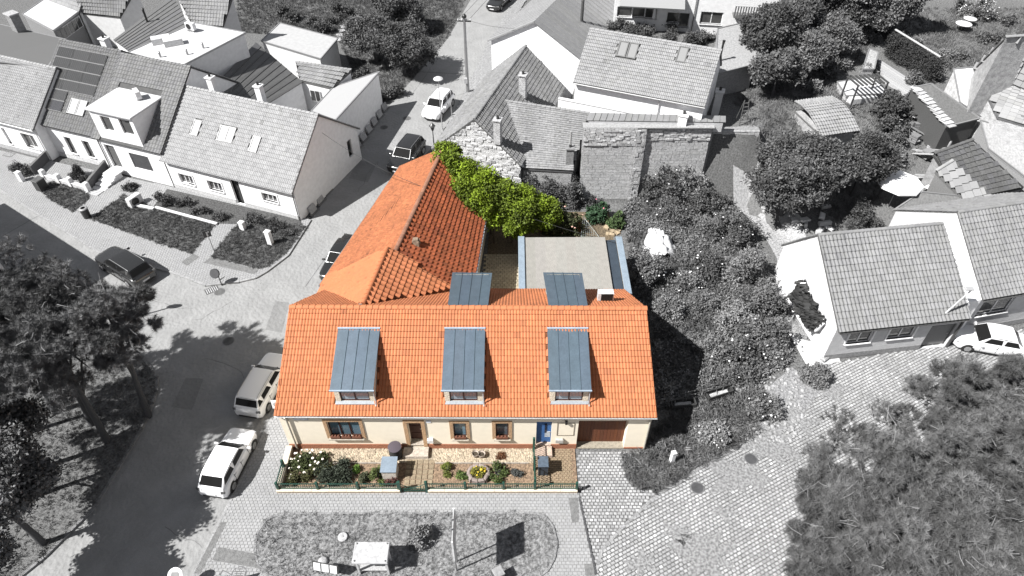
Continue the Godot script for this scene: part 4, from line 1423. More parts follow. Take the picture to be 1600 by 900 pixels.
func courtyard() -> void:
	var cy := w2([[-2.0, -29.0], [0.9, -29.0], [0.9, -36.0], [7.4, -36.5], [7.4, -41.5], [-1.6, -41.5]])
	var s := sheet("courtyard", cy, 0.0, Color(0.2, 0.155, 0.1), M.soil, 0.0, "beige paved yard behind the orange roofed house")
	pave("pavers", s, w2([[-2.0, -29.0], [0.9, -29.0], [0.9, -36.6], [-1.9, -36.6]]), 0.0, 0.3, 0.22, 0.03, 0.03, Color(0.36, 0.315, 0.235), 0.12, M.paver, 0.02, 0.3)
	# flat-roofed outbuilding
	var t := thing("flat_garage", "flat roofed outbuilding with pale streaked sheets and zinc edges behind the house", "outbuilding", Vector3(0.4, 0, -29.8))
	var w := mb(Color(0.5, 0.45, 0.38), t)
	w.span(Vector3(0.55, 0, -35.0), Vector3(7.3, 2.55, -29.85))
	part("wall", w, M.plaster, t)
	var n := 8
	for k in n:
		var b := mb(vary(Color(0.25, 0.24, 0.222), 0.06), t)
		var x0 := 0.85 + k * 5.35 / n
		b.box(Vector3(x0 + 5.35 / n / 2, 2.74 + k * 0.004, -32.4), Vector3(5.35 / n + 0.01, 0.03, 5.5))
		part("roof_panel", b, M.plaster, t)
	for e in [[0.62, 0.42, 2.82], [7.12, 0.42, 2.8]]:
		var b := mb(Color(0.26, 0.32, 0.38), t)
		b.cbox(Vector3(e[0], e[2], -32.45), Vector3(e[1], 0.1, 5.4), 0.02)
		part("edge_flashing", b, M.zinc, t)
	var gut := mb(Color(0.05, 0.065, 0.085), t)
	gut.box(Vector3(0.84, 2.62, -32.4), Vector3(0.1, 0.1, 5.3))
	gut.box(Vector3(6.55, 2.58, -32.4), Vector3(0.7, 0.06, 5.3))
	part("box_gutter", gut, M.zinc, t)
	var lb := mb(OR, t)
	lb.box(Vector3(2.0, 3.0, -29.75), Vector3(0.3, 0.2, 0.25), Basis(Vector3.UP, 0.3))
	part("spare_tile", lb, M.tile, t)
	# washing-line wire
	var wv := mb(g(0.02))
	var a := Vector3(-1.4, 3.2, -38.2)
	var c := Vector3(11.2, 3.0, -32.8)
	var pts := []
	var rr := []
	for i in 13:
		var f := i / 12.0
		pts.append(a.lerp(c, f) + Vector3(0, -0.4 * sin(PI * f), 0)); rr.append(0.014)
	wv.tube(pts, rr, 5)
	single("overhead_wire", wv, M.rubber, "thin black wire sagging over the pale flat roof", "wire")
	# creeper over the wing end and the yard wall
	var cr := thing("creeper", "bright green creeper smothering the end of the old wing roof", "creeper", Vector3(-3.5, 0, -40.0))
	var xs := []
	var cs := []
	var path := [[691, 240, 5.4, 0.8], [700, 258, 5.2, 1.1], [720, 268, 4.9, 1.3], [722, 292, 4.5, 1.3], [745, 285, 4.3, 1.5], [742, 312, 4.0, 1.3], [765, 305, 3.8, 1.5], [770, 330, 3.2, 1.3], [792, 318, 3.4, 1.5], [800, 340, 2.6, 1.4], [820, 330, 2.8, 1.2], [838, 322, 2.6, 1.0], [780, 292, 3.9, 1.0], [705, 240, 5.3, 0.8], [815, 310, 3.2, 1.1], [752, 330, 3.3, 1.1], [842, 338, 2.0, 1.2], [858, 330, 2.0, 1.0], [828, 350, 1.6, 1.0], [806, 352, 1.6, 1.0]]
	for q in path:
		var p := gp(q[0], q[1], q[2]) - cr.position
		for k in 9:
			var d := rball()
			var lc: Vector3 = p + d * q[3] * 0.55 * Vector3(1, 0.8, 1)
			var lcol := Color(0.14, 0.2, 0.006) * rng.randf_range(0.4, 1.3)
			for j in 46:
				xs.append(Transform3D(rbasis(rng.randf_range(1.1, 1.7)), lc + rball() * q[3] * 0.42 * pow(rng.randf(), 0.4)))
				cs.append(vary(lcol, 0.3))
	scatter("foliage", "small", xs, cs, cr)
	var vs := mb(Color(0.05, 0.035, 0.02))
	for i in 8:
		var e: Vector3 = gp(path[i + 3][0], path[i + 3][1], path[i + 3][2]) - cr.position
		vs.tube([Vector3(e.x, -0.1, e.z - 0.4), e * Vector3(1, 0.5, 1), e], [0.05, 0.04, 0.01], 5)
	part("stems", vs, M.wood, cr)
	shrub("flowering_shrub", "olive green shrub with faded blossom behind the flat roof", Vector3(gp(875, 345, 0.6).x, 0, gp(875, 350, 0.6).z), Vector3(1.7, 2.3, 1.2), Color(0.05, 0.058, 0.02), "broad", 420, 0.9, 12, Color(0.5, 0.3, 0.25))
	shrub("oleander_bush", "dark green bush with one pink flower beside the wire fence", Vector3(gp(930, 340).x, 0, gp(930, 345).z), Vector3(1.1, 1.7, 0.9), Color(0.025, 0.06, 0.025), "broad", 200, 0.9, 2, Color(0.65, 0.2, 0.28))
	shrub("yard_bush", "light green bush at the yard corner by the rubble", Vector3(gp(962, 345).x, 0, gp(962, 350).z), Vector3(0.9, 1.2, 0.9), Color(0.06, 0.1, 0.03), "broad", 160, 0.9)
	var rust := mb(Color(0.25, 0.11, 0.035))
	cover("dry_leaves", "rusty heap of dry cuttings behind the flat roof", gpl([[845, 362], [905, 364], [900, 350], [860, 350]]), "small", 60.0, Color(0.3, 0.13, 0.04), 0.9, 0.1, false, 0.4, self, -2.0, 0.3)
	var fp := thing("fence_panel", "leaning grey wire mesh panel behind the flat roof", "fence", gp(922, 366))
	var fm := mb(Color(0.4, 0.44, 0.44), fp)
	var f0 := gp(908, 370, 0.1)
	var f1 := gp(936, 370, 0.1)
	var f2 := gp(911, 338, 0.9)
	fm.tube([f0, f1, f2, f0], [0.02, 0.02, 0.02, 0.02], 5)
	for k in 9:
		var f := k / 9.0
		fm.tube([f0.lerp(f1, f), f2.lerp(f1, f)], [0.006, 0.006], 4, false)
		fm.tube([f0.lerp(f2, f), f1.lerp(f2, f)], [0.006, 0.006], 4, false)
	part("mesh", fm, M.metal, fp)
	var sb := mb(Color(0.42, 0.33, 0.22))
	for k in 18:
		var p := gp(rng.randf_range(945, 965), rng.randf_range(345, 372), 0.05)
		sb.col = vary(Color(0.42, 0.33, 0.22), 0.2)
		sb.box(p, Vector3(rng.randf_range(0.15, 0.5), 0.2, rng.randf_range(0.15, 0.4)), Basis(Vector3.UP, rng.randf() * 3) * Basis(Vector3.RIGHT, rng.randf_range(-0.3, 0.3)))
	single("rubble_heap", sb, M.stone, "heap of pale broken stone in the yard corner", "rubble").set_meta("kind", "stuff")
func fence_run(label: String, a: Vector3, b: Vector3, posts: Array, y0: float, y1: float, col: Color, pick := 0.11, group := "green railings of the front garden") -> void:
	var t := thing("garden_railing", label, "fence", a, 0.0, group)
	var d := b - a
	var n := maxi(2, int(d.length() / pick))
	for y in [y0 + 0.04, y1 - 0.08]:
		var r := mb(col, t)
		r.bar(a + Vector3(0, y, 0), b + Vector3(0, y, 0), 0.04, 0.05)
		part("rail", r, M.paint, t)
	for k in n:
		var p := mb(vary(col, 0.1), t)
		var c := a + d * (k + 0.5) / n
		p.tube([c + Vector3(0, y0, 0), c + Vector3(0, y1 - 0.04, 0), c + Vector3(0, y1, 0)], [0.016, 0.016, 0.004], 5, false)
		part("picket", p, M.paint, t)
	for f in posts:
		var p := mb(col * 0.9, t)
		var c: Vector3 = a + d * f
		p.cbox(c + Vector3(0, (y0 + y1) / 2 + 0.0, 0), Vector3(0.12, y1 - y0 + 0.16, 0.12), 0.02)
		part("post", p, M.paint, t)
func front_garden() -> void:
	var beds := w2([[-11.9, -20.6], [3.4, -20.6], [3.4, -18.0], [-11.9, -18.0]])
	var s := sheet("garden_bed", beds, 0.02, Color(0.36, 0.25, 0.165), M.soil, 0.0, "reddish bare soil of the front garden beds")
	# gravel strip under the wall: real stones
	var gr := mb()
	for i in 3600:
		var x := rng.randf_range(-11.2, 1.1)
		var z := rng.randf_range(-20.55, -19.72)
		if x > -5.8 and x < -4.2: continue
		var q := rng.randf_range(0.03, 0.075)
		gr.col = vary(Color(0.46, 0.38, 0.28), 0.3)
		gr.lathe(Vector3(x, 0.03, z), [[q, 0.0], [q * 0.75, q * 0.5], [0.0, q * 0.6]], 5)
	part("gravel", gr, M.stone, s).set_meta("kind", "stuff")
	var gb := mb(Color(0.36, 0.3, 0.22))
	gb.prism(w2([[-11.3, -20.58], [1.15, -20.58], [1.15, -19.7], [-11.3, -19.7]]), 0.0, 0.028, false)
	part("gravel_bed", gb, M.stone, s)
	var clods := mb()
	for i in 1500:
		var x := rng.randf_range(-11.5, 1.1)
		var z := rng.randf_range(-19.65, -18.15)
		if x > -5.8 and x < -4.1: continue
		var q := rng.randf_range(0.02, 0.055)
		clods.col = vary(Color(0.36, 0.255, 0.165), 0.3)
		clods.lathe(Vector3(x, 0.02, z), [[q, 0.0], [q * 0.7, q * 0.5], [0.0, q * 0.6]], 5)
	part("clods", clods, M.soil, s).set_meta("kind", "stuff")
	for e in [[-11.2, -5.85], [-4.1, 1.1]]:
		for k in int((e[1] - e[0]) / 0.5):
			var b := mb(vary(Color(0.42, 0.38, 0.33), 0.1))
			b.cbox(Vector3(e[0] + 0.25 + k * 0.5, 0.05, -19.67), Vector3(0.48, 0.1, 0.05), 0.01)
			part("edging_stone", b, M.stone, s)
	# paths
	var path := w2([[-5.62, -19.9], [-4.25, -19.9], [-4.25, -18.0], [-5.62, -18.0]])
	pave("pavers", s, path, 0.0, 0.3, 0.3, 0.06, 0.05, Color(0.31, 0.245, 0.165), 0.08, M.stone, 0.02, 0.2, [], 0.0)
	var yard := w2([[1.35, -20.55], [3.15, -20.55], [3.15, -18.1], [1.35, -18.1]])
	pave("pavers", s, yard, 0.0, 0.2, 0.12, 0.06, 0.05, Color(0.32, 0.245, 0.16), 0.08, M.stone, 0.018, 0.2)
	# low walls
	var cap := Color(0.6, 0.53, 0.43)
	for k in [[-12.05, -5.72], [-4.3, 3.35]]:
		var t := thing("garden_wall", "low cream garden wall " + ("between the street corner and the gate" if k[0] < -8 else "between the gate and the garage drive"), "wall", Vector3(k[0], 0, -18.0))
		var b := mb(Color(0.42, 0.34, 0.25))
		b.box(Vector3((k[1] - k[0]) / 2, 0.12, 0), Vector3(k[1] - k[0], 0.3, 0.2))
		part("wall", b, M.plaster, t)
		var n := int((k[1] - k[0]) / 0.8)
		for i in n:
			var c := mb(vary(cap, 0.05))
			var w: float = (k[1] - k[0]) / n
			c.cbox(Vector3(w * (i + 0.5), 0.3, 0.01), Vector3(w - 0.008, 0.07, 0.27), 0.012)
			part("coping", c, M.plaster, t)
	var lt := thing("garden_wall", "low cream garden wall running back to the corner of the house", "wall", Vector3(-11.95, 0, -18.0))
	var lb := mb(Color(0.5, 0.44, 0.35))
	lb.box(Vector3(0, 0.2, -1.3), Vector3(0.22, 0.42, 2.4))
	part("wall", lb, M.plaster, lt)
	var lc := mb(cap)
	lc.cbox(Vector3(0, 0.43, -1.9), Vector3(0.32, 0.07, 1.2), 0.015)
	part("coping", lc, M.plaster, lt)
	var gc := Color(0.014, 0.07, 0.05)
	fence_run("dark green railing from the street corner post to the gate", Vector3(-11.95, 0.33, -18.0), Vector3(-5.8, 0.33, -18.0), [0.0, 0.33, 0.665, 1.0], 0.0, 0.56, gc)
	fence_run("dark green railing from the gate to the cross fence", Vector3(-4.35, 0.33, -18.0), Vector3(1.17, 0.33, -18.0), [0.0, 0.355, 0.71, 1.0], 0.0, 0.56, gc)
	fence_run("short dark green railing in front of the beige paved yard", Vector3(1.17, 0.33, -18.0), Vector3(3.3, 0.33, -18.0), [1.0], 0.0, 0.56, gc)
	fence_run("dark green railing on the street side of the front garden", Vector3(-11.95, 0.45, -18.05), Vector3(-11.95, 0.45, -19.25), [1.0], 0.0, 0.5, gc)
	fence_run("tall dark green cross fence beside the blue door", Vector3(1.17, 0.05, -18.08), Vector3(1.17, 0.05, -20.5), [0.0, 0.5, 0.97], 0.0, 1.15, gc)
	var gt := thing("garden_gate", "dark green iron gate with a sweeping top rail before the brown door", "gate", Vector3(-5.05, 0.06, -17.98))
	for sx in [-0.68, 0.68]:
		var p := mb(gc)
		p.cbox(Vector3(sx, 0.5, 0), Vector3(0.12, 1.05, 0.12), 0.02)
		part("post", p, M.paint, gt)
	var gf := mb(gc)
	var pts := []
	var rr := []
	for i in 9:
		var f := i / 8.0
		pts.append(Vector3(-0.6 + 1.2 * f, 0.75 - 0.3 * sin(PI * f), 0)); rr.append(0.02)
	gf.tube(pts, rr, 6)
	gf.bar(Vector3(-0.6, 0.1, 0), Vector3(0.6, 0.1, 0), 0.03, 0.04)
	gf.bar(Vector3(-0.6, 0.3, 0), Vector3(0.6, 0.3, 0), 0.03, 0.04)
	part("frame", gf, M.paint, gt)
	for k in 9:
		var f := (k + 0.5) / 9.0
		var p := mb(gc)
		p.tube([Vector3(-0.6 + 1.2 * f, 0.08, 0), Vector3(-0.6 + 1.2 * f, 0.75 - 0.3 * sin(PI * f), 0)], [0.011, 0.011], 5)
		part("picket", p, M.paint, gt)
	# meter cabinet, barrel, box, pots, planter
	var mc := thing("meter_cabinet", "pale box cabinet with a sloping zinc lid beside the path", "cabinet", Vector3(-6.35, 0.02, -19.0))
	var b := mb(Color(0.55, 0.5, 0.44))
	b.box(Vector3(0, 0.45, 0), Vector3(0.72, 0.9, 0.75))
	part("body", b, M.plaster, mc)
	var l := mb(Color(0.2, 0.25, 0.3))
	l.box(Vector3(0, 0.98, 0.0), Vector3(0.82, 0.04, 0.88), Basis(Vector3.RIGHT, 0.12))
	part("lid", l, M.zinc, mc)
	var br := thing("rain_barrel", "black round rain barrel behind the zinc topped cabinet", "barrel", Vector3(-6.2, 0.02, -20.1))
	var bb := mb(g(0.025))
	bb.lathe(Vector3.ZERO, [[0.0, 0.0], [0.3, 0.0], [0.36, 0.4], [0.33, 0.85], [0.34, 0.9], [0.0, 0.94]], 18)
	part("barrel", bb, M.rubber, br)
	var lid := mb(Color(0.06, 0.05, 0.06))
	lid.lathe(Vector3.ZERO, [[0.36, 0.9], [0.36, 0.94], [0.1, 0.97], [0.0, 0.97]], 18)
	part("lid", lid, M.rubber, br)
	var bx := thing("litter_bin", "dark blue wheeled bin standing beside the cross fence", "bin", Vector3(1.62, 0.06, -19.2))
	var q := mb(Color(0.05, 0.065, 0.085))
	q.cbox(Vector3(0, 0.45, 0), Vector3(0.5, 0.9, 0.55), 0.03)
	part("body", q, M.paint, bx)
	var ql := mb(Color(0.09, 0.115, 0.15))
	ql.cbox(Vector3(0, 0.93, 0.02), Vector3(0.56, 0.08, 0.64), 0.03)
	part("lid", ql, M.paint, bx)
	for k in [-0.2, 0.2]:
		var wl := mb(g(0.02))
		wl.tube([Vector3(k - 0.03, 0.09, -0.3), Vector3(k + 0.03, 0.09, -0.3)], [0.1, 0.1], 12)
		part("wheel", wl, M.rubber, bx)
	for k in [[-1.95, -20.1, 0.2], [-1.62, -20.08, 0.21]]:
		var pt := thing("plant_pot", "round pale pot lying on the gravel under the window", "pot", Vector3(k[0], 0.04, k[1]), 0.0, "pots on the gravel")
		var pb := mb(Color(0.5, 0.42, 0.36))
		pb.lathe(Vector3.ZERO, [[0.0, 0.0], [0.13, 0.0], [k[2], 0.3], [k[2] - 0.03, 0.3], [0.12, 0.1], [0.0, 0.1]], 14)
		part("pot", pb, M.stone, pt)
		var so := mb(Color(0.08, 0.06, 0.04))
		so.lathe(Vector3.ZERO, [[k[2] - 0.05, 0.2], [0.0, 0.22]], 12)
		part("soil", so, M.soil, pt)
	var pr := thing("stone_planter", "ring of rough stones planted with yellow flowers", "planter", Vector3(-1.75, 0.02, -18.95))
	for k in 10:
		var a := TAU * k / 10.0
		var st := mb(vary(Color(0.34, 0.28, 0.25), 0.25))
		st.cbox(Vector3(cos(a) * 0.5, 0.16, sin(a) * 0.45), Vector3(0.32, 0.36, 0.2), 0.05, Basis(Vector3.UP, -a + PI / 2 + rng.randf_range(-0.2, 0.2)) * Basis(Vector3.RIGHT, rng.randf_range(-0.2, 0.1)))
		part("stone", st, M.stone, pr)
	var sl := mb(Color(0.1, 0.075, 0.05))
	sl.lathe(Vector3.ZERO, [[0.5, 0.22], [0.0, 0.27]], 12)
	part("soil", sl, M.soil, pr)
	shrub("yellow_flowers", "yellow flowering plants inside the stone ring", Vector3(-1.72, 0.22, -18.95), Vector3(0.42, 0.3, 0.36), Color(0.2, 0.19, 0.03), "small", 80, 0.7, 14, Color(0.5, 0.36, 0.03), "", "flowers")
	# garden plants, colours of their own
	shrub("rose_bush", "rose bush with large white blooms at the street corner of the garden", Vector3(-10.75, 0.02, -19.55), Vector3(1.0, 0.95, 0.75), Color(0.05, 0.065, 0.018), "small", 240, 0.9, 26, Color(0.78, 0.72, 0.64))
	shrub("rose_bush", "low straggling rose bush with a few white blooms behind the railing", Vector3(-11.1, 0.02, -18.75), Vector3(0.65, 0.5, 0.5), Color(0.06, 0.06, 0.02), "small", 110, 0.8, 4, Color(0.78, 0.72, 0.64))
	shrub("lavender_bush", "dark grey green bushy evergreen in the front garden", Vector3(-9.35, 0.02, -19.0), Vector3(1.0, 0.75, 0.75), Color(0.035, 0.045, 0.028), "small", 340, 0.9)
	shrub("rose_bush", "olive rose bush between the white blooms and the evergreen", Vector3(-10.1, 0.02, -19.1), Vector3(0.7, 0.6, 0.6), Color(0.06, 0.065, 0.02), "small", 150, 0.8, 2, Color(0.78, 0.72, 0.64))
	shrub("garden_shrub", "light green leafy shrub against the zinc topped cabinet", Vector3(-6.95, 0.02, -18.75), Vector3(0.55, 0.75, 0.6), Color(0.09, 0.12, 0.03), "small", 150, 0.8)
	shrub("garden_shrub", "reddish low shrub at the foot of the cabinet", Vector3(-6.3, 0.02, -18.42), Vector3(0.38, 0.35, 0.3), Color(0.1, 0.045, 0.035), "small", 60, 0.7)
	shrub("garden_shrub", "tiny bright green tuft on the bare soil beside the evergreen", Vector3(-8.2, 0.02, -19.3), Vector3(0.24, 0.25, 0.2), Color(0.09, 0.17, 0.02), "small", 40, 0.6)
	shrub("garden_shrub", "thin grey green plant on the bare soil before the cabinet", Vector3(-7.75, 0.02, -18.75), Vector3(0.3, 0.4, 0.3), Color(0.07, 0.08, 0.04), "small", 40, 0.7)
	shrub("garden_shrub", "yellow green upright plant to the street side of the stone ring path", Vector3(-3.45, 0.02, -19.2), Vector3(0.42, 0.5, 0.36), Color(0.11, 0.13, 0.02), "small", 80, 0.7)
	shrub("garden_shrub", "low fresh green cushion beside the stone ring", Vector3(-2.55, 0.02, -18.85), Vector3(0.42, 0.32, 0.32), Color(0.08, 0.12, 0.025), "small", 80, 0.7)
	shrub("garden_shrub", "rounded green bush leaning on the stone ring", Vector3(-0.85, 0.02, -18.95), Vector3(0.55, 0.65, 0.5), Color(0.06, 0.085, 0.02), "small", 160, 0.8)
	shrub("garden_shrub", "small blue grey cushion plant near the cross fence", Vector3(0.15, 0.02, -19.0), Vector3(0.36, 0.36, 0.3), Color(0.075, 0.08, 0.075), "small", 80, 0.6)
	shrub("garden_shrub", "rust brown dried plant on the gravel beside the pots", Vector3(-0.75, 0.02, -20.05), Vector3(0.4, 0.2, 0.24), Color(0.14, 0.06, 0.025), "small", 36, 0.6)
# ---------------------------------------------------------------- frames from eave pixels
func solve(a: Array, b: Array, he: float, r: Array, pitch: float) -> Dictionary:
	var A := gp(a[0], a[1], he)
	var B := gp(b[0], b[1], he)
	var d := B - A
	var W := d.length()
	d /= W
	var n := Vector3(d.z, 0, -d.x)
	var lo := he
	var hi := he + 12.0
	for i in 50:
		var m := (lo + hi) / 2
		var run := (gp(r[0], r[1], m) - A).dot(n)
		if run * tan(deg_to_rad(pitch)) > m - he: lo = m
		else: hi = m
	return {"pos": Vector3(A.x, 0, A.z), "yaw": atan2(-d.z, d.x), "W": W, "run": (gp(r[0], r[1], lo) - A).dot(n), "hr": lo, "he": he}
func on_wall(t: Node3D, x: float, y: float, z := 0.0) -> Vector2:     # pixel -> local x, y on the plane local z
	var inv := t.transform.affine_inverse()
	var o := inv * Vector3(0, CAM_H, 0)
	var u := (x - 800.0) / FOC
	var v := (y - 450.0) / FOC
	var r := inv.basis * Vector3(u, -(SP + v * CP), -(CP - v * SP))
	var k := (z - o.z) / r.z
	var p := o + r * k
	return Vector2(p.x, p.y)
func hole(t: Node3D, x0: float, y0: float, x1: float, y1: float) -> Array:
	var a := on_wall(t, x0, y0)
	var b := on_wall(t, x1, y1)
	return [a.x, maxf(0.0, b.y), maxf(0.3, b.x - a.x), maxf(0.4, a.y - maxf(0.0, b.y))]
# a building under one sloping or flat quad; corners [px, py, height] in order eave left, eave right, top right, top left
func block(called: String, label: String, cat: String, q: Array, base: float, wall: Color, wm: Material, roof: String, rcol: Color, rm: Material, n := 6, tw := 0.3, tl := 0.33, style := "wave", group := "", rel := false) -> Node3D:
	var P := []
	for k in q:
		var hh: float = k[2]
		if rel:      # heights above the hillside
			hh = base
			for i in 20:
				var w0 := gp(k[0], k[1], hh)
				hh = lerpf(hh, hill(w0.x, w0.z) + k[2], 0.5)
		P.append(gp(k[0], k[1], hh))
	if rel:
		var cc: Vector3 = (P[0] + P[1] + P[2] + P[3]) / 4.0
		base = hill(cc.x, cc.z) - 1.2
	var t := thing(called, label, cat, Vector3(P[0].x, base, P[0].z), 0.0, group)
	var c: Vector3 = (P[0] + P[1] + P[2] + P[3]) / 4.0
	var w := mb(wall, t)
	var I := []
	for p in P:
		var i: Vector3 = p.lerp(Vector3(c.x, p.y, c.z), 0.035)
		i.y -= 0.08
		I.append(i)
	for i in 4:
		var a: Vector3 = I[i]
		var b: Vector3 = I[(i + 1) % 4]
		w.quad(Vector3(a.x, base - 0.3, a.z), a, b, Vector3(b.x, base - 0.3, b.z))
	part("wall", w, wm, t)
	var dn := Vector3(0, -0.12, 0)
	if roof == "tile":
		var b := mb(rcol * 0.5, t)
		dn = Vector3(0, -0.22, 0)
		b.quad(P[0] + dn, P[3] + dn, P[2] + dn, P[1] + dn)
		for i in 4: b.quad(P[i] + dn, P[i], P[(i + 1) % 4], P[(i + 1) % 4] + dn)
		var ro := part("roof", b, M.matte, t)
		tiles(t, ro, P[0], P[1], P[2], P[3], tw, tl, style, rcol, 0.12, rm, 0, [], 0.15)
		ridge_tiles(t, ro, P[3] + Vector3(0, 0.03, 0), P[2] + Vector3(0, 0.03, 0), 0.38, 0.13, rcol, 0.1, rm, false)
	elif roof == "seam":
		var ro := Node3D.new()
		ro.name = "roof"
		t.add_child(ro)
		sheet_roof(t, ro, P[0], P[1], P[2], P[3], n, rcol, rm, 0.1, 0.05, 0.05)
	else:
		var b := mb(rcol, t)
		b.quad(P[0], P[3], P[2], P[1]); b.quad(P[0] + dn, P[1] + dn, P[2] + dn, P[3] + dn)
		for i in 4: b.quad(P[i] + dn, P[i], P[(i + 1) % 4], P[(i + 1) % 4] + dn)
		var ro := part("roof", b, rm, t)
		for i in 4:
			var e := mb(g(0.25), t)
			e.bar(P[i] + Vector3(0, 0.02, 0), P[(i + 1) % 4] + Vector3(0, 0.02, 0), 0.1, 0.06)
			part("edge_trim", e, M.zinc, ro)
	return t
func row_houses() -> void:
	var white := g(0.82)
	# --- house with pale tiles at the street corner
	var s := solve([250, 247], [456, 299], 2.9, [490, 178], 38)
	var t := thing("white_house", "white corner row house with pale ribbed tiles and roof windows", "house", s.pos, s.yaw)
	t.position += t.basis * Vector3(0.1, 0, -0.2)
	var W: float = s.W - 0.15
	var D: float = s.run * 2.0 - 0.4
	var hs := [hole(t, 278, 270, 305, 290), hole(t, 323, 281, 350, 301), hole(t, 360, 287, 384, 321), hole(t, 408, 300, 435, 318)]
	hs[2][1] = 0.12; hs[2][3] = 2.2
	gable_house(t, W, D, s.he + 0.1, s.hr, white, M.plaster, hs, g(0.6), 0.5, [[7.3, 1.1, 0.6, 1.5, 0.14]])
	for i in [0, 1, 3]:
		window(t, t, Vector3.ZERO if false else t.position, t.basis.x, t.basis.z, hs[i], 3, g(0.7), g(0.05), g(0.75), 0.13)
		var q: Array = hs[i]
		var sr := mb(g(0.7))
		for k in [[q[0] - 0.12, q[1] - 0.15, 0.12, q[3] + 0.3], [q[0] + q[2], q[1] - 0.15, 0.12, q[3] + 0.3], [q[0], q[1] + q[3], q[2], 0.15]]:
			sr.span(Vector3(k[0], k[1], 0.002), Vector3(k[0] + k[2], k[1] + k[3], 0.04))
		part("window_surround", sr, M.plaster, t)
	door(t, t, t.position, t.basis.x, t.basis.z, hs[2], g(0.05), 0.3, 2)
	var e0 := t.transform * Vector3(-0.1, s.he - 0.1, 0.25)
	var up := (t.transform * Vector3(-0.1, s.hr, -D / 2) - e0).normalized()
	var skip := []
	for k in [[1.92, 2.45], [4.35, 2.5], [5.05, 2.52], [7.35, 2.25]]:
		skip.append(skylight(t, t, e0, t.basis.x, up, k[0], k[1], 0.62, 1.15, g(0.25), g(0.62)))
	var roof := gable_roof(t, W, D, s.he + 0.1, s.hr, 0.3, 0.12, 0.3, 0.32, "double", g(0.3), 0.1, M.tile, 300, skip, 0.5, 0.08)
	gutter(t, Vector3(-0.1, s.he - 0.12, 0.34), Vector3(W + 0.1, s.he - 0.12, 0.34), g(0.5))
	pipe(t, [Vector3(W - 0.1, s.he - 0.15, 0.3), Vector3(W - 0.1, s.he - 0.4, 0.08), Vector3(W - 0.1, 0.1, 0.08)], g(0.2))
	chimney(t, Vector3(2.1, s.hr - 0.6, -D / 2 - 0.5), 0.5, 0.45, 1.5, g(0.7), M.plaster)
	chimney(t, Vector3(6.35, s.hr - 0.8, -D / 2 - 0.7), 0.5, 0.45, 1.7, g(0.7), M.plaster)
	var gab := mb(g(0.5))
	gab.box(Vector3(W + 0.012, 2.2, -7.6), Vector3(0.02, 0.02, 8))
	# stone slabs leaning along the foot of the gable
	var a := gp(485, 338)
	var b := gp(606, 165)
	for k in 13:
		var st := thing("wall_slab", "pale stone slab set against the foot of the white gable wall", "slab", a.lerp(b, (k + 0.4) / 13.0), s.yaw, "stone slabs along the gable wall")
		var sb := mb(vary(g(0.42), 0.12))
		sb.cbox(Vector3(0.0, 0.28, 0), Vector3(0.12, 0.7, 0.75), 0.03, Basis(Vector3.BACK, 0.35))
		part("slab", sb, M.stone, st)
		var ft := mb(g(0.2))
		ft.cbox(Vector3(0.12, 0.03, 0.0), Vector3(0.3, 0.1, 1.0), 0.02)
		part("footing", ft, M.stone, st)
	# extension with a single pitch along the street
	var x := block("side_extension", "windowless white extension with a smooth grey single pitch roof along the street", "extension", [[486, 174, 3.4], [524, 188, 3.95], [593, 112, 3.6], [521, 136, 2.9]], 0.0, g(0.8), M.plaster, "flat", g(0.36), M.tile)
	var ew := mb(g(0.02), x)
	ew.box(gp(551, 216, 0.8) + Vector3(0.02, 0, 0), Vector3(0.1, 1.6, 0.75), Basis(Vector3.UP, -0.23))
	part("slit_window", ew, M.glass, x)
	# --- house with the box dormer
	s = solve([143, 212], [250, 237], 3.4, [280, 103], 38)
	t = thing("white_house", "white row house with a flat topped box dormer above its facade", "house", s.pos, s.yaw)
	t.position += t.basis * Vector3(0.0, 0, -0.15)
	W = s.W; D = s.run * 2.0
	var d0 := on_wall(t, 135, 169)
	var d1 := on_wall(t, 205, 185)
	hs = [hole(t, 164, 231, 194, 265), hole(t, 200, 238, 241, 269)]
	hs[0][1] = 0.6; hs[0][3] = 2.1
	gable_house(t, W, D, s.he, s.hr, white, M.plaster, hs, Color(-1, 0, 0))
	door(t, t, t.position, t.basis.x, t.basis.z, hs[0], g(0.12), 0.2, 1)
	var gs := mb(g(0.07))
	gs.box(Vector3(hs[1][0] + hs[1][2] / 2, hs[1][1] + hs[1][3] / 2, -0.1), Vector3(hs[1][2], hs[1][3], 0.05))
	for k in 12: gs.box(Vector3(hs[1][0] + hs[1][2] / 2, hs[1][1] + hs[1][3] * (k + 0.5) / 12, -0.07), Vector3(hs[1][2] - 0.05, 0.06, 0.03))
	part("roller_shutter", gs, M.paint, t)
	var fx0: float = d0.x + 0.15
	var fx1: float = d1.x + 0.02
	var ht: float = d0.y
	var dw := mb(white)
	var dh := [hole(t, 155, 180, 181, 206), hole(t, 184, 185, 212, 212)]
	for k in dh: k[0] -= fx0; k[1] -= s.he - 0.2
	facade(dw, Vector3(fx0, s.he - 0.2, 0.03), Vector3.RIGHT, Vector3.BACK, fx1 - fx0, ht - s.he + 0.2, dh, 0.15)
	for xx in [fx0, fx1]:
		dw.quad(Vector3(xx, s.he - 0.2, 0.03), Vector3(xx, ht, 0.03), Vector3(xx, ht, -5.2), Vector3(xx, s.he - 0.2, -5.2))
	var dm := part("box_dormer", dw, M.plaster, t)
	for k in dh:
		var p := mb(g(0.045))
		p.box(Vector3(fx0 + k[0] + k[2] / 2, s.he - 0.2 + k[1] + k[3] / 2, -0.11), Vector3(k[2], k[3], 0.03))
		part("pane", p, M.glass, dm)
	var fr := mb(g(0.5))
	fr.cbox(Vector3((fx0 + fx1) / 2, ht + 0.06, -2.35), Vector3(fx1 - fx0 + 0.25, 0.12, 5.2), 0.03)
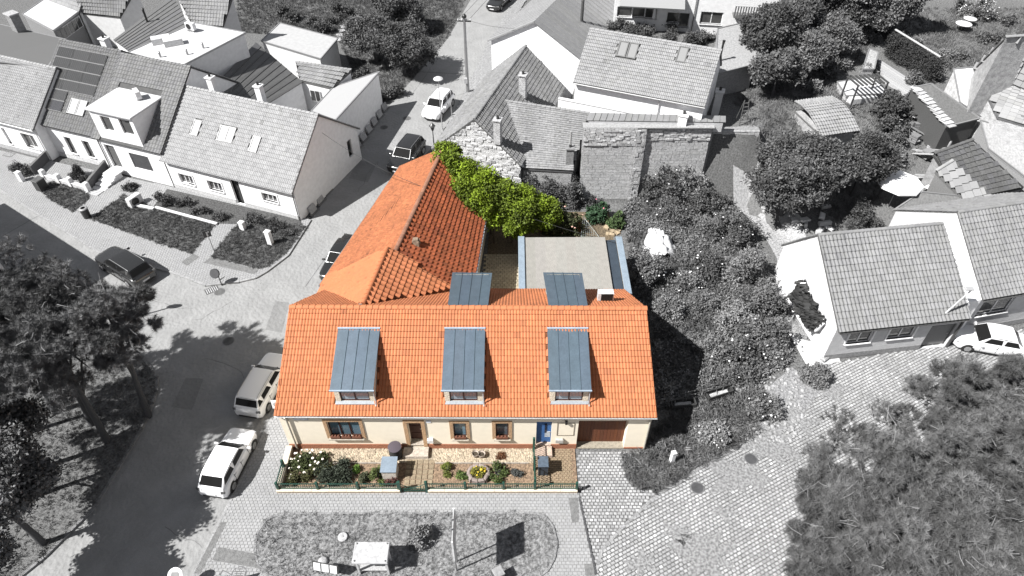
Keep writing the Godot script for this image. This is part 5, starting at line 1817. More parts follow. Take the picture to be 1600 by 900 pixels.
	part("flat_roof", fr, M.plaster, dm)
	var ds := w2([])
	for k in [[fx0, 0.1], [fx1, 0.1], [fx1, -3.6], [fx0, -3.6]]: ds.append(v2(t.transform * Vector3(k[0], 0, k[1])))
	gable_roof(t, W, D, s.he, s.hr, 0.2, 0.05, 0.28, 0.33, "wave", g(0.16), 0.12, M.tile, 0, [ds], 0.5, 0.1, false)
	pipe(t, [Vector3(0.3, s.he - 0.1, 0.2), Vector3(0.3, s.he - 0.3, 0.08), Vector3(0.3, 0.1, 0.08)], g(0.12))
	pipe(t, [Vector3(W - 0.1, s.he - 0.1, 0.2), Vector3(W - 0.1, s.he - 0.3, 0.08), Vector3(W - 0.1, 0.1, 0.08)], g(0.12))
	var acp := t.transform * Vector3((fx0 + fx1) / 2 + 0.7, ht + 0.12, -2.4)
	ac_unit("white air conditioner outdoor unit on the flat box dormer", acp, 2.2)
	# front steps of this house
	var stp := thing("front_steps", "pale concrete flight of steps up to the row house door", "steps", t.transform * Vector3(hs[0][0] + 0.5, 0, 0.1), s.yaw)
	for k in 5:
		var b2 := mb(g(0.6))
		b2.cbox(Vector3(0, 0.56 - k * 0.12, 0.5 + k * 0.42), Vector3(1.25, 0.1, 0.5 if k > 0 else 1.0), 0.01)
		b2.box(Vector3(0, (0.5 - k * 0.12) / 2, 0.5 + k * 0.42), Vector3(1.1, maxf(0.05, 0.5 - k * 0.12), 0.4))
		part("tread", b2, M.plaster, stp)
	for k in 4:
		var b2 := mb(g(0.5))
		b2.box(Vector3(0, 0.14, 2.5 + k * 0.18), Vector3(1.2, 0.04, 0.13))
		part("slat", b2, M.wood, stp)
	# --- house with the solar panels
	s = solve([46, 188], [142, 210], 3.2, [90, 63], 38)
	t = thing("white_house", "white row house with dark tiles and a field of solar panels", "house", s.pos, s.yaw)
	t.position += t.basis * Vector3(0.05, 0, -0.15)
	W = s.W - 0.1; D = s.run * 2.0
	hs = [hole(t, 68, 205, 96, 246), hole(t, 98, 213, 122, 241), hole(t, 126, 219, 150, 247)]
	hs[0][1] = 0.2; hs[0][3] = 2.3
	gable_house(t, W, D, s.he, s.hr, white, M.plaster, hs, g(0.72))
	door(t, t, t.position, t.basis.x, t.basis.z, hs[0], g(0.13), 0.2, 1)
	for i in [1, 2]: window(t, t, t.position, t.basis.x, t.basis.z, hs[i], 1, g(0.1), g(0.08), g(0.6), 0.2)
	e0 = t.transform * Vector3(-0.05, s.he - 0.15, 0.2)
	var rt := t.transform * Vector3(-0.05, s.hr, -D / 2)
	up = (rt - e0).normalized()
	var slope := (rt - e0).length()
	var n := t.basis.x.cross(up).normalized()
	if n.y < 0: n = -n
	skip = []
	for k in [[3.35, 1.45], [4.2, 1.45]]: skip.append(skylight(t, t, e0, t.basis.x, up, k[0], k[1], 0.72, 1.2, g(0.3), g(0.6)))
	gable_roof(t, W, D, s.he, s.hr, 0.2, 0.08, 0.26, 0.33, "wave", g(0.13), 0.1, M.tile, 0, skip, 0.5, 0.08, false)
	var bs := Basis(t.basis.x, n, t.basis.x.cross(n))
	for r in 6:
		var full := r >= 2
		var cnt := 3 if full else 2
		var ww := 5.0 / 3.0 if full else 1.22
		for k in cnt:
			var c := e0 + t.basis.x * (0.35 + ww * (k + 0.5)) + up * (1.35 + r * 0.9 + 0.45) + n * 0.14
			var sp := thing("solar_panel", "dark solar panel with pale frame on the dark tiled row house roof", "solar panel", Vector3(c.x, c.y, c.z), 0.0, "solar panels on the row house")
			var fm := mb(g(0.26))
			fm.box(Vector3.ZERO, Vector3(ww - 0.01, 0.04, 0.87), bs)
			part("frame", fm, M.paint, sp)
			var ce := mb(vary(g(0.045), 0.1))
			ce.box(n * 0.022, Vector3(ww - 0.03, 0.02, 0.83), bs)
			part("glass", ce, M.glass, sp)
			var gl := mb(g(0.09))
			for j in 8: gl.box(n * 0.033 + t.basis.x * (j - 3.5) * ww / 9.0, Vector3(0.008, 0.004, 0.78), bs)
			part("cell_lines", gl, M.metal, sp)
	# --- end house with pale fine tiles
	s = solve([0, 187], [52, 200], 3.2, [72, 105], 38)
	t = thing("white_house", "white row house with fine pale grey tiles beside the solar panels", "house", s.pos, s.yaw)
	var off := 4.5
	t.position += t.basis * Vector3(-off, 0, -0.15)
	W = s.W + off - 0.1; D = s.run * 2.0
	hs = [hole(t, 30, 207, 63, 234), hole(t, 0, 199, 20, 225), [0.8, 0.9, 0.9, 1.4]]
	gable_house(t, W, D, s.he, s.hr, white, M.plaster, hs, g(0.5))
	for q in hs: window(t, t, t.position, t.basis.x, t.basis.z, q, 2, g(0.6), g(0.07), g(0.6), 0.2)
	gable_roof(t, W, D, s.he, s.hr, 0.2, 0.05, 0.2, 0.22, "wave", g(0.3), 0.1, M.tile, 0, [], 0.5, 0.1, false)
	gutter(t, Vector3(0, s.he - 0.2, 0.3), Vector3(W, s.he - 0.2, 0.3), g(0.55))
	pipe(t, [Vector3(W - 0.1, s.he - 0.15, 0.3), Vector3(W - 0.1, s.he - 0.4, 0.08), Vector3(W - 0.1, 0.1, 0.08)], g(0.6))
	# --- buildings behind the row
	var fb := block("flat_house", "white flat roofed building with rooftop boxes behind the row houses", "house", [[200, 82, 6.7], [282, 104, 6.7], [384, 51, 6.7], [304, 36, 6.7]], 0.0, g(0.75), M.plaster, "flat", g(0.5), M.plaster)
	for q in [[253, 66, 0.9, 0.8], [272, 69, 0.9, 0.8]]:
		var bx := mb(g(0.62))
		bx.cbox(gp(q[0], q[1], 6.72) - fb.position + Vector3(0, 0.25, 0), Vector3(0.8, 0.5, 1.5), 0.03, Basis(Vector3.UP, -1.1))
		part("roof_box", bx, M.paint, fb)
	for q in [[318, 75], [293, 85], [251, 89]]:
		var vp := mb(g(0.3))
		vp.lathe(gp(q[0], q[1], 6.72) - fb.position, [[0.09, 0.0], [0.09, 0.4], [0.13, 0.42], [0.0, 0.5]], 8)
		part("vent_pipe", vp, M.metal, fb)
	ac_unit("white air conditioner outdoor unit on the flat roofed building", gp(300, 48, 6.75), -0.4)
	block("grey_roof_house", "low building with a smooth dark grey roof and thick chimney behind the row", "house", [[-40, 92, 6.2], [74, 106, 6.2], [104, 62, 5.0], [-10, 36, 5.0]], 0.0, g(0.5), M.plaster, "flat", g(0.12), M.tile)
	var ck := thing("brick_chimney", "thick square chimney stack on the smooth dark grey roof", "chimney", gp(30, 46, 5.2) + Vector3(0, -0.4, 0), -0.6)
	var cb := mb(g(0.28))
	cb.box(Vector3(0, 0.9, 0), Vector3(1.0, 1.9, 0.8))
	part("stack", cb, M.stone, ck)
	var cc := mb(g(0.45))
	cc.cbox(Vector3(0, 1.9, 0), Vector3(1.15, 0.12, 0.95), 0.02)
	part("cap", cc, M.stone, ck)
	var sh := block("glazed_shed", "flat roofed glazed veranda with a pale roof behind the row houses", "veranda", [[35, 22, 3.6], [83, 48, 3.6], [123, 18, 3.6], [70, -2, 3.6]], 0.0, g(0.25), M.wood, "flat", g(0.47), M.plaster)
	for k in 3:
		var f := (k + 0.5) / 3.0
		var pa := gp(85, 50, 3.3).lerp(gp(122, 24, 3.3), f)
		var wn := mb(g(0.75), sh)
		var dir := (gp(122, 24, 3.3) - gp(85, 50, 3.3)).normalized()
		var bs2 := Basis(dir, Vector3.UP, dir.cross(Vector3.UP))
		wn.box(pa + Vector3(0.06, -0.55, 0.06), Vector3(1.5, 1.1, 0.06), bs2)
		var wo := part("window", wn, M.paint, sh)
		for j in 2:
			var pn := mb(g(0.04), sh)
			pn.box(pa + Vector3(0.1, -0.55, 0.1) + dir * (j - 0.5) * 0.7, Vector3(0.6, 0.95, 0.05), bs2)
			part("pane", pn, M.glass, wo)
	block("tiled_house", "low house with dark ribbed tiles and a small shaded yard in front", "house", [[125, 19, 3.4], [187, 26, 3.4], [214, -22, 6.0], [112, -26, 6.0]], 0.0, g(0.6), M.plaster, "tile", g(0.17), M.tile)
	block("tiled_house", "house with pale ribbed tiles beside the glazed veranda", "house", [[60, -6, 3.6], [124, 18, 3.6], [140, -30, 6.0], [80, -40, 6.0]], 0.0, g(0.6), M.plaster, "tile", g(0.25), M.tile)
	block("seam_roof_house", "long building under a grey standing seam roof behind the flat roof", "house", [[177, 62, 4.4], [207, 84, 4.4], [300, 38, 4.9], [268, -6, 5.3]], 0.0, g(0.6), M.plaster, "seam", g(0.15), M.zinc, 9)
	var vp2 := thing("flue_pipe", "dark tall flue pipe rising from the grey seam roof", "pipe", gp(231, 36, 4.7))
	var fp := mb(g(0.05))
	fp.lathe(Vector3(0, -0.3, 0), [[0.1, 0.0], [0.1, 1.6], [0.16, 1.65], [0.0, 1.8]], 10)
	part("pipe", fp, M.metal, vp2)
	var ch := thing("brick_chimney", "slender white chimney between the solar house and the seam roof", "chimney", gp(169, 77, 6.9) + Vector3(0, -1.0, 0), -0.4)
	chimney(ch, Vector3.ZERO, 0.6, 0.5, 1.9, g(0.62), M.plaster)
	block("tiled_house", "house with grey ribbed tiles and a shaded gable beyond the flat roof", "house", [[299, 36, 5.2], [348, 41, 5.2], [364, -8, 7.4], [274, -12, 7.4]], 0.0, g(0.55), M.plaster, "tile", g(0.2), M.tile)
	block("garden_shed", "long shed with a flat pale roof in the back garden", "shed", [[408, 64, 2.9], [501, 92, 2.9], [528, 60, 2.9], [437, 36, 2.9]], 0.0, g(0.6), M.plaster, "flat", g(0.36), M.plaster)
	block("courtyard_house", "rear building with a dark standing seam roof beside the white corner house", "house", [[330, 138, 4.7], [402, 172, 3.0], [473, 128, 3.0], [400, 66, 4.7]], 0.0, g(0.7), M.plaster, "seam", g(0.11), M.zinc, 9)
	var sm := block("courtyard_house", "small white rear building with grey scalloped tiles around the courtyard", "house", [[468, 125, 3.0], [518, 137, 3.0], [549, 109, 3.9], [462, 97, 3.9]], 0.0, g(0.75), M.plaster, "tile", g(0.22), M.tile)
	var sw := mb(g(0.75), sm)
	sw.box(gp(493, 147, 2.0) + Vector3(0.0, -0.1, 0.1), Vector3(1.0, 1.1, 0.06), Basis(Vector3.UP, -0.3))
	var swo := part("window", sw, M.paint, sm)
	for j in 2:
		var pn := mb(g(0.04), sm)
		pn.box(gp(493, 147, 2.0) + Vector3((j - 0.5) * 0.45, -0.1, 0.14 + (j - 0.5) * 0.14), Vector3(0.38, 0.95, 0.05), Basis(Vector3.UP, -0.3))
		part("pane", pn, M.glass, swo)
	# off-frame house whose shadow lies on the side street
	var oh := thing("side_street_house", "grey house corner standing at the mouth of the side street", "house", Vector3(-32.6, 0, -32.4), deg_to_rad(-34))
	var ob := mb(g(0.6))
	facade(ob, Vector3(-14, 0, 8), Vector3.RIGHT, Vector3.BACK, 14, 6.2, [[2, 1, 1.2, 1.5], [9, 1, 1.2, 1.5], [2, 3.8, 1.2, 1.5], [9, 3.8, 1.2, 1.5]])
	facade(ob, Vector3(0, 0, 8), Vector3.FORWARD, Vector3.RIGHT, 8, 6.2, [])
	facade(ob, Vector3(0, 0, 0), Vector3.LEFT, Vector3.FORWARD, 14, 6.2, [])
	facade(ob, Vector3(-14, 0, 0), Vector3.BACK, Vector3.LEFT, 8, 6.2, [])
	part("wall", ob, M.plaster, oh)
	var orf := mb(g(0.3))
	orf.cbox(Vector3(-7, 6.28, 4), Vector3(14.1, 0.2, 8.1), 0.04)
	part("roof", orf, M.plaster, oh)
	row_gardens()
func ac_unit(label: String, p: Vector3, turn: float, s := 1.0) -> void:
	var ac := thing("air_conditioner", label, "air conditioner", p, turn)
	var ab := mb(g(0.7))
	ab.cbox(Vector3(0, 0.42 * s, 0), Vector3(0.86, 0.6, 0.36) * s, 0.03)
	part("casing", ab, M.paint, ac)
	var af := mb(g(0.04))
	af.lathe(Vector3(0, 0, 0), [[0.01, 0], [0.01, 0.001]], 4)
	af.tube([Vector3(-0.08 * s, 0.42 * s, 0.17 * s), Vector3(-0.08 * s, 0.42 * s, 0.2 * s)], [0.25 * s, 0.25 * s], 16)
	part("fan_grille", af, M.metal, ac)
	for k in [-1, 1]:
		var lg := mb(g(0.3))
		lg.box(Vector3(k * 0.3, 0.06, 0) * s, Vector3(0.06, 0.12, 0.4) * s)
		part("foot", lg, M.paint, ac)
func low_wall(label: String, a: Vector3, b: Vector3, h: float, w: float, col: Color, cap: Color, posts: Array, ph := 0.3, called := "garden_wall") -> Node3D:
	var t := thing(called, label, "wall", a)
	var q := mb(col, t)
	q.bar(a + Vector3(0, h / 2, 0), b + Vector3(0, h / 2, 0), w, h)
	part("wall", q, M.plaster, t)
	var c := mb(cap, t)
	c.bar(a + Vector3(0, h + 0.025, 0), b + Vector3(0, h + 0.025, 0), w + 0.08, 0.05)
	part("coping", c, M.plaster, t)
	for f in posts:
		var p := mb(cap, t)
		p.cbox(a.lerp(b, f) + Vector3(0, (h + ph) / 2, 0), Vector3(w + 0.14, h + ph, w + 0.14), 0.03, Basis(Vector3.UP, atan2(-(b - a).z, (b - a).x)))
		part("post", p, M.plaster, t)
	return t
func row_gardens() -> void:
	low_wall("low pale garden wall with square posts before the solar panel house", gp(72, 280), gp(140, 300), 0.45, 0.2, g(0.5), g(0.65), [0.0, 0.35, 0.62, 1.0], 0.45)
	low_wall("dark side fence between the solar panel house and the steps", gp(141, 300), gp(170, 264), 0.85, 0.12, g(0.09), g(0.12), [])
	low_wall("dark side fence beside the shaggy bush of the row house", gp(55, 275), gp(83, 246), 0.9, 0.12, g(0.09), g(0.12), [])
	low_wall("low concrete edging with a board before the white corner house", gp(203, 322), gp(242, 330), 0.25, 0.2, g(0.5), g(0.55), [])
	low_wall("low fence plinth along the planting bed of the white corner house", gp(244, 327), gp(340, 353), 0.2, 0.15, g(0.5), g(0.58), [])
	for q in [[424, 383, 1.25], [381, 360, 0.75], [36, 284, 0.9]]:
		var t := thing("gate_post", ["square white gate post on the front lawn by the kerb", "short white gate post beside the garden path", "white gate post next to the shaggy bush"][0 if q[0] > 400 else (1 if q[0] > 100 else 2)], "post", gp(q[0], q[1]), -0.35)
		var b := mb(g(0.75))
		b.cbox(Vector3(0, q[2] / 2, 0), Vector3(0.36, q[2], 0.3), 0.02)
		part("shaft", b, M.plaster, t)
		var c := mb(g(0.6))
		c.cbox(Vector3(0, q[2] + 0.03, 0), Vector3(0.44, 0.07, 0.38), 0.03)
		part("cap", c, M.plaster, t)
	ac_unit("white heat pump unit standing on the lawn of the white corner house", gp(214, 321, 0.0), 1.1, 1.25)
	var bin := thing("litter_bin", "round dark street bin on the pavement by the steps", "bin", gp(138, 341))
	var bb := mb(g(0.05))
	bb.lathe(Vector3.ZERO, [[0.0, 0.05], [0.26, 0.05], [0.3, 0.9], [0.27, 0.9], [0.25, 0.2], [0.0, 0.2]], 16)
	part("drum", bb, M.paint, bin)
	var bl := mb(g(0.3))
	bl.lathe(Vector3.ZERO, [[0.31, 0.88], [0.31, 0.95], [0.2, 0.99], [0.16, 0.98]], 16)
	part("rim", bl, M.paint, bin)
	var fb := thing("litter_bin", "dark square bin beside the wall of the solar panel house", "bin", gp(68, 297), -0.4)
	var fq := mb(g(0.05))
	fq.cbox(Vector3(0, 0.5, 0), Vector3(0.6, 1.0, 0.7), 0.05)
	part("body", fq, M.paint, fb)
	var fl := mb(g(0.1))
	fl.cbox(Vector3(0, 1.03, 0), Vector3(0.66, 0.08, 0.76), 0.03)
	part("lid", fl, M.paint, fb)
	shrub("garden_shrub", "shaggy grey bush on the pavement edge by the row houses", gp(38, 272), Vector3(1.3, 1.1, 0.9), g(0.1), "small", 260, 1.1)
	shrub("garden_shrub", "dense clipped ball bush in the small front garden", gp(122, 278), Vector3(0.7, 1.1, 0.7), g(0.045), "small", 260, 0.9)
	shrub("garden_shrub", "low dark shrub below the clipped ball bush", gp(136, 284), Vector3(0.8, 0.5, 0.6), g(0.045), "small", 130, 0.9)
	for q in [[262, 312, 1.0, 0.9], [290, 318, 0.8, 1.0], [318, 328, 0.9, 0.7], [348, 335, 0.9, 0.6], [398, 342, 0.8, 1.0], [432, 352, 1.0, 0.8], [455, 358, 0.7, 0.5], [205, 292, 0.6, 0.6]]:
		shrub("bed_shrub", "dark leafy shrub in the bed along the white corner house", gp(q[0], q[1] + 6), Vector3(q[2], q[3], 0.6), g(rng.randf_range(0.05, 0.075)), "small", 130, 1.0, 0, g(0.7), "shrubs along the white corner house")
func pole_thing(called: String, label: String, cat: String, p: Vector3, h: float, r: float, col: Color) -> Node3D:
	var t := thing(called, label, cat, p)
	var b := mb(col)
	b.tube([Vector3(0, -0.1, 0), Vector3(0, h * 0.5, 0), Vector3(0, h, 0)], [r, r * 0.85, r * 0.7], 10)
	part("pole", b, M.metal, t)
	return t
func cable(label: String, a: Vector3, b: Vector3, sag: float, r := 0.016, group := "") -> void:
	var q := mb(g(0.03))
	var pts := []
	var rr := []
	for i in 15:
		var f := i / 14.0
		pts.append(a.lerp(b, f) - Vector3(0, sag * 4.0 * f * (1 - f), 0)); rr.append(r)
	q.tube(pts, rr, 5)
	single("overhead_wire", q, M.rubber, label, "wire", group)
func street_things() -> void:
	car("black estate car parked beside the pavement of the side street", gp(200, 424), deg_to_rad(56), 4.75, 1.85, 1.48, "wagon", g(0.012))
	car("dark saloon parked against the old orange wing", Vector3(-11.75, 0, -35.6), deg_to_rad(166), 4.5, 1.8, 1.45, "sedan", g(0.012))
	car("black sport utility car parked at the narrow part of the street", Vector3(-8.75, 0, -48.4), deg_to_rad(162), 4.5, 1.85, 1.6, "suv", g(0.012))
	car("white compact crossover parked by the street lamp", Vector3(-6.75, 0, -56.6), deg_to_rad(161), 4.15, 1.8, 1.56, "suv", g(0.75))
	car("black car far up the street beyond the utility pole", Vector3(-1.5, 0, -81.2), deg_to_rad(158), 4.5, 1.8, 1.48, "hatch", g(0.012))
	car("old white hatchback parked at the kerb beside the front garden", Vector3(-14.9, 0, -19.5), deg_to_rad(-9), 3.9, 1.66, 1.42, "hatch", g(0.78))
	car("white estate car half hidden by the corner of the house", Vector3(-14.35, 0, -24.6), deg_to_rad(-11), 4.35, 1.78, 1.5, "wagon", g(0.75))
	car("white car parked before the gabled house, partly under the pines", gp(1541, 541), deg_to_rad(75), 4.3, 1.78, 1.45, "sedan", g(0.72))
	# utility pole with insulators
	var p := gp(731, 144)
	var t := pole_thing("utility_pole", "tall concrete utility pole carrying wires beside the upper street", "pole", p, 7.25, 0.17, g(0.3))
	var ca := mb(g(0.05))
	ca.bar(Vector3(-0.6, 6.9, 0), Vector3(0.6, 6.9, 0.1), 0.08, 0.1)
	ca.lathe(Vector3(0, 7.2, 0), [[0.2, 0.0], [0.22, 0.15], [0.12, 0.3], [0.0, 0.34]], 10)
	part("crossarm", ca, M.metal, t)
	for k in [-0.55, -0.2, 0.2, 0.55]:
		var i := mb(g(0.5))
		i.lathe(Vector3(k, 6.95, 0.05), [[0.05, 0.0], [0.07, 0.08], [0.04, 0.16], [0.0, 0.2]], 8)
		part("insulator", i, M.glass, t)
	var bx := mb(g(0.45))
	bx.cbox(Vector3(-0.12, 1.3, 0.2), Vector3(0.3, 0.55, 0.22), 0.03)
	part("switch_box", bx, M.paint, t)
	var top := p + Vector3(0, 7.1, 0)
	cable("overhead wire from the utility pole up the street", top + Vector3(0.5, 0, 0), Vector3(6.0, 8.2, -92.0), 0.5)
	cable("second overhead wire from the utility pole up the street", top + Vector3(-0.4, 0, 0), Vector3(4.8, 8.0, -92.0), 0.6)
	cable("overhead wire from the utility pole to the white gable house", top, Vector3(0.2, 7.5, -57.2), 0.2, 0.012)
	cable("overhead wire from the utility pole to the side extension", top + Vector3(-0.5, 0, 0), gp(590, 118, 3.7), 0.5, 0.014)
	cable("overhead wire from the extension down to the old orange wing", gp(500, 205, 5.0), Vector3(-6.0, 5.6, -37.0), 0.4, 0.014)
	# lamps
	t = pole_thing("street_lamp", "slender street lamp with a pale dome head beside the white crossover", "street lamp", gp(691, 202), 4.75, 0.05, g(0.5))
	var hd := mb(g(0.6))
	hd.lathe(Vector3(0, 4.7, 0), [[0.06, 0.0], [0.42, 0.06], [0.4, 0.14], [0.2, 0.26], [0.0, 0.3]], 16)
	part("lamp_head", hd, M.paint, t)
	t = pole_thing("street_lantern", "old fashioned lantern on a short post at the stone house", "street lamp", gp(678, 226), 1.45, 0.05, g(0.05))
	hd = mb(g(0.1))
	hd.lathe(Vector3(0, 1.4, 0), [[0.1, 0.0], [0.22, 0.4], [0.3, 0.42], [0.12, 0.62], [0.05, 0.66], [0.0, 0.8]], 6)
	part("lantern_head", hd, M.metal, t)
	pole_thing("marker_post", "thin bare steel post on the pavement edge by the crossover", "post", gp(706, 184), 1.8, 0.035, g(0.5))
	t = pole_thing("street_lamp", "tall steel street lamp with a flat oval head above the roadside pines", "street lamp", Vector3(-26.3, 0, -29.5), 5.2, 0.07, g(0.4))
	hd = mb(g(0.6))
	hd.grid(_oval(Vector3(0.0, 5.28, 0.0), 0.5, 0.2, 0.09, deg_to_rad(10)))
	part("lamp_head", hd, M.paint, t)
	# road signs
	t = pole_thing("road_sign", "square road sign with an arrow on the pavement between the lawns", "road sign", gp(337, 398), 2.1, 0.03, g(0.25))
	var sg := mb(g(0.06))
	sg.box(Vector3(0, 1.95, 0.05), Vector3(0.5, 0.55, 0.03), Basis(Vector3.UP, 0.5))
	var sgo := part("sign_plate", sg, M.paint, t)
	var ar := mb(g(0.7))
	var bs := Basis(Vector3.UP, 0.5)
	ar.box(Vector3(0, 1.9, 0.05) + bs * Vector3(0, 0, 0.02), Vector3(0.1, 0.34, 0.01), bs)
	ar.box(Vector3(0, 2.08, 0.05) + bs * Vector3(0.06, 0, 0.02), Vector3(0.22, 0.08, 0.01), bs)
	part("arrow", ar, M.paint, sgo)
	t = pole_thing("traffic_mirror", "round traffic mirror on a dark post at the street corner", "mirror", gp(347, 446), 0.95, 0.04, g(0.08))
	var mr := mb(g(0.07))
	mr.tube([Vector3(-0.2, 1.05, -0.05), Vector3(-0.2, 1.1, 0.02)], [0.34, 0.3], 20)
	part("mirror_back", mr, M.paint, t)
	var br := mb(g(0.08))
	br.tube([Vector3(0, 0.5, 0), Vector3(0.45, 0.9, 0.1)], [0.03, 0.03], 6)
	part("brace", br, M.metal, t)
	t = pole_thing("road_sign", "white square road sign with a ring emblem beside the white estate car", "road sign", Vector3(-12.55, 0.05, -22.0), 2.3, 0.03, g(0.4))
	sg = mb(g(0.8))
	sg.box(Vector3(0, 2.1, 0.05), Vector3(0.62, 0.62, 0.03), Basis(Vector3.RIGHT, -0.1))
	sgo = part("sign_plate", sg, M.paint, t)
	var rg := mb(g(0.35))
	var rows := []
	for rr in [0.2, 0.15]:
		var r := []
		for k in 20: r.append(Vector3(cos(TAU * k / 20) * rr, 2.1 + sin(TAU * k / 20) * rr, 0.085))
		rows.append(r)
	rg.grid(rows, true)
	part("ring", rg, M.paint, sgo)
	t = pole_thing("road_sign", "triangular warning sign on the pavement at the lower street corner", "road sign", gp(364, 912), 1.2, 0.03, g(0.4))
	sg = mb(g(0.3))
	sg.tri(Vector3(-0.35, 1.0, 0.04), Vector3(0, 1.6, 0.04), Vector3(0.35, 1.0, 0.04))
	sgo = part("sign_plate", sg, M.paint, t)
	var s2 := mb(g(0.75))
	s2.tri(Vector3(-0.24, 1.06, 0.045), Vector3(0, 1.48, 0.045), Vector3(0.24, 1.06, 0.045))
	part("sign_face", s2, M.paint, sgo)
	t = pole_thing("road_sign", "round white road sign near the lower kerb", "road sign", gp(288, 915), 1.2, 0.03, g(0.4))
	sg = mb(g(0.75))
	sg.tube([Vector3(0, 1.2, 0.02), Vector3(0, 1.23, 0.04)], [0.34, 0.34], 20)
	sgo = part("sign_plate", sg, M.paint, t)
	s2 = mb(g(0.15))
	s2.tube([Vector3(0, 1.23, 0.041), Vector3(0, 1.235, 0.044)], [0.2, 0.2], 16)
	part("sign_face", s2, M.paint, sgo)
	island_things()
func _oval(c: Vector3, a: float, b: float, h: float, turn: float) -> Array:
	var rows := []
	for l in [[0.0, 0.0], [0.95, 0.0], [1.0, 0.35], [0.8, 0.8], [0.0, 1.0]]:
		var r := []
		for k in 18:
			var an := TAU * k / 18
			r.append(c + (Vector3(cos(an) * a * l[0], l[1] * h, sin(an) * b * l[0])).rotated(Vector3.UP, turn))
		rows.append(r)
	for r in rows: r.append(r[0])
	return rows
func island_things() -> void:
	# roofed notice case
	var c := (gp(553, 876, 1.62) + gp(606, 851, 1.62)) / 2
	var t := thing("notice_case", "small roofed notice case with posters under a pale flat roof on the lawn", "notice board", Vector3(c.x, 0.1, c.z), 0.0)
	var rf := mb(g(0.45))
	rf.cbox(Vector3(0, 1.5, 0), Vector3(1.62, 0.1, 1.0), 0.03, Basis(Vector3.RIGHT, 0.06))
	var rfo := part("roof", rf, M.paint, t)
	for k in [[-0.7, -0.4], [0.7, -0.4], [-0.7, 0.4], [0.7, 0.4]]:
		var sc := mb(g(0.15))
		sc.lathe(Vector3(k[0], 1.55 - k[1] * 0.06, k[1]), [[0.04, 0.0], [0.04, 0.03], [0.0, 0.035]], 8)
		part("bolt", sc, M.metal, rfo)
	for k in [[-0.68, 0.32], [0.68, 0.32], [-0.68, -0.32], [0.68, -0.32]]:
		var ps := mb(g(0.6))
		ps.box(Vector3(k[0], 0.72, k[1]), Vector3(0.09, 1.5, 0.09))
		part("post", ps, M.paint, t)
	var bk := mb(g(0.4))
	bk.box(Vector3(0, 0.85, -0.28), Vector3(1.3, 1.1, 0.04))
	part("back_board", bk, M.wood, t)
	for k in [[-0.38, 1.05, 0.36, 0.42], [0.0, 0.95, 0.3, 0.55], [0.38, 1.08, 0.34, 0.36]]:
		var po := mb(g(0.72))
		po.box(Vector3(k[0], k[1], -0.25), Vector3(k[2], k[3], 0.012))
		part("poster", po, M.paint, t)
	var sh := mb(g(0.4))
	sh.box(Vector3(0, 0.34, 0.02), Vector3(1.3, 0.05, 0.6))
	part("shelf", sh, M.wood, t)
	# three-leaf board
	t = thing("information_board", "low white board of three panels on thin legs beside the notice case", "notice board", gp(513, 899, 0.1), -0.18)
	for k in 3:
		var pn := mb(g(0.72))
		pn.box(Vector3((k - 1) * 0.4, 0.78, 0), Vector3(0.34, 0.45, 0.03), Basis(Vector3.RIGHT, -0.35))
		part("panel", pn, M.paint, t)
	var ib := mb(g(0.05))
	ib.box(Vector3(0, 0.77, -0.03), Vector3(1.26, 0.52, 0.03), Basis(Vector3.RIGHT, -0.35))
	part("backing", ib, M.paint, t)
	for k in [-0.45, 0.45]:
		var lg := mb(g(0.1))
		lg.tube([Vector3(k, 0, 0), Vector3(k, 0.75, -0.02)], [0.02, 0.02], 6)
		part("leg", lg, M.metal, t)
	# tall billboard seen edge on
	t = thing("billboard", "tall two legged board on the lawn seen edge on", "billboard", gp(714, 886, 0.0) + Vector3(0, 0.1, 0), deg_to_rad(91))
	for k in [-0.22, 0.22]:
		var lg := mb(g(0.3))
		lg.tube([Vector3(k, 0, 0), Vector3(k, 4.2, 0)], [0.04, 0.04], 8)
		part("leg", lg, M.metal, t)
	var bd := mb(g(0.4))
	bd.box(Vector3(0, 3.2, 0.05), Vector3(1.5, 1.7, 0.05), Basis())
	part("board", bd, M.paint, t)
	var be := mb(g(0.75))
	for k in [-0.77, 0.77]: be.box(Vector3(k, 3.2, 0.05), Vector3(0.05, 1.74, 0.08))
	part("frame", be, M.paint, t)
	# bin, covers, pegs
	t = thing("litter_bin", "dark box shaped bin at the lower edge of the lawn island", "bin", gp(779, 904, 0.1), 0.5)
	var q := mb(g(0.1))
	q.cbox(Vector3(0, 0.35, 0), Vector3(0.42, 0.7, 0.42), 0.04)
	part("body", q, M.paint, t)
	var ql := mb(g(0.3))
	ql.cbox(Vector3(0, 0.74, 0), Vector3(0.48, 0.06, 0.48), 0.02)
	part("lid", ql, M.paint, t)
	t = thing("inspection_cover", "pale round concrete cover lying in the lawn island", "cover", gp(536, 840, 0.1))
	q = mb(g(0.5))
	q.lathe(Vector3.ZERO, [[0.24, 0.0], [0.24, 0.1], [0.2, 0.12], [0.0, 0.12]], 18)
	part("rim", q, M.stone, t)
	q = mb(g(0.4))
	q.lathe(Vector3(0, 0.12, 0), [[0.05, 0.0], [0.05, 0.02], [0.0, 0.03]], 10)
	part("knob", q, M.stone, t)
	t = thing("boulder", "pale rough stone on the lawn behind the low three panel board", "stone", gp(505, 878, 0.1))
	q = mb(g(0.45))
	q.lathe(Vector3.ZERO, [[0.24, -0.02], [0.26, 0.08], [0.17, 0.2], [0.0, 0.23]], 7)
	part("stone", q, M.stone, t)
	t = thing("corner_marker", "thin striped stakes marking the rounded lawn corner", "stake", gp(427, 847, 0.1))
	q = mb(g(0.6))
	q.tube([Vector3.ZERO, Vector3(-0.12, 0.9, -0.05)], [0.025, 0.02], 6)
	part("stake", q, M.paint, t)
	q = mb(g(0.08))
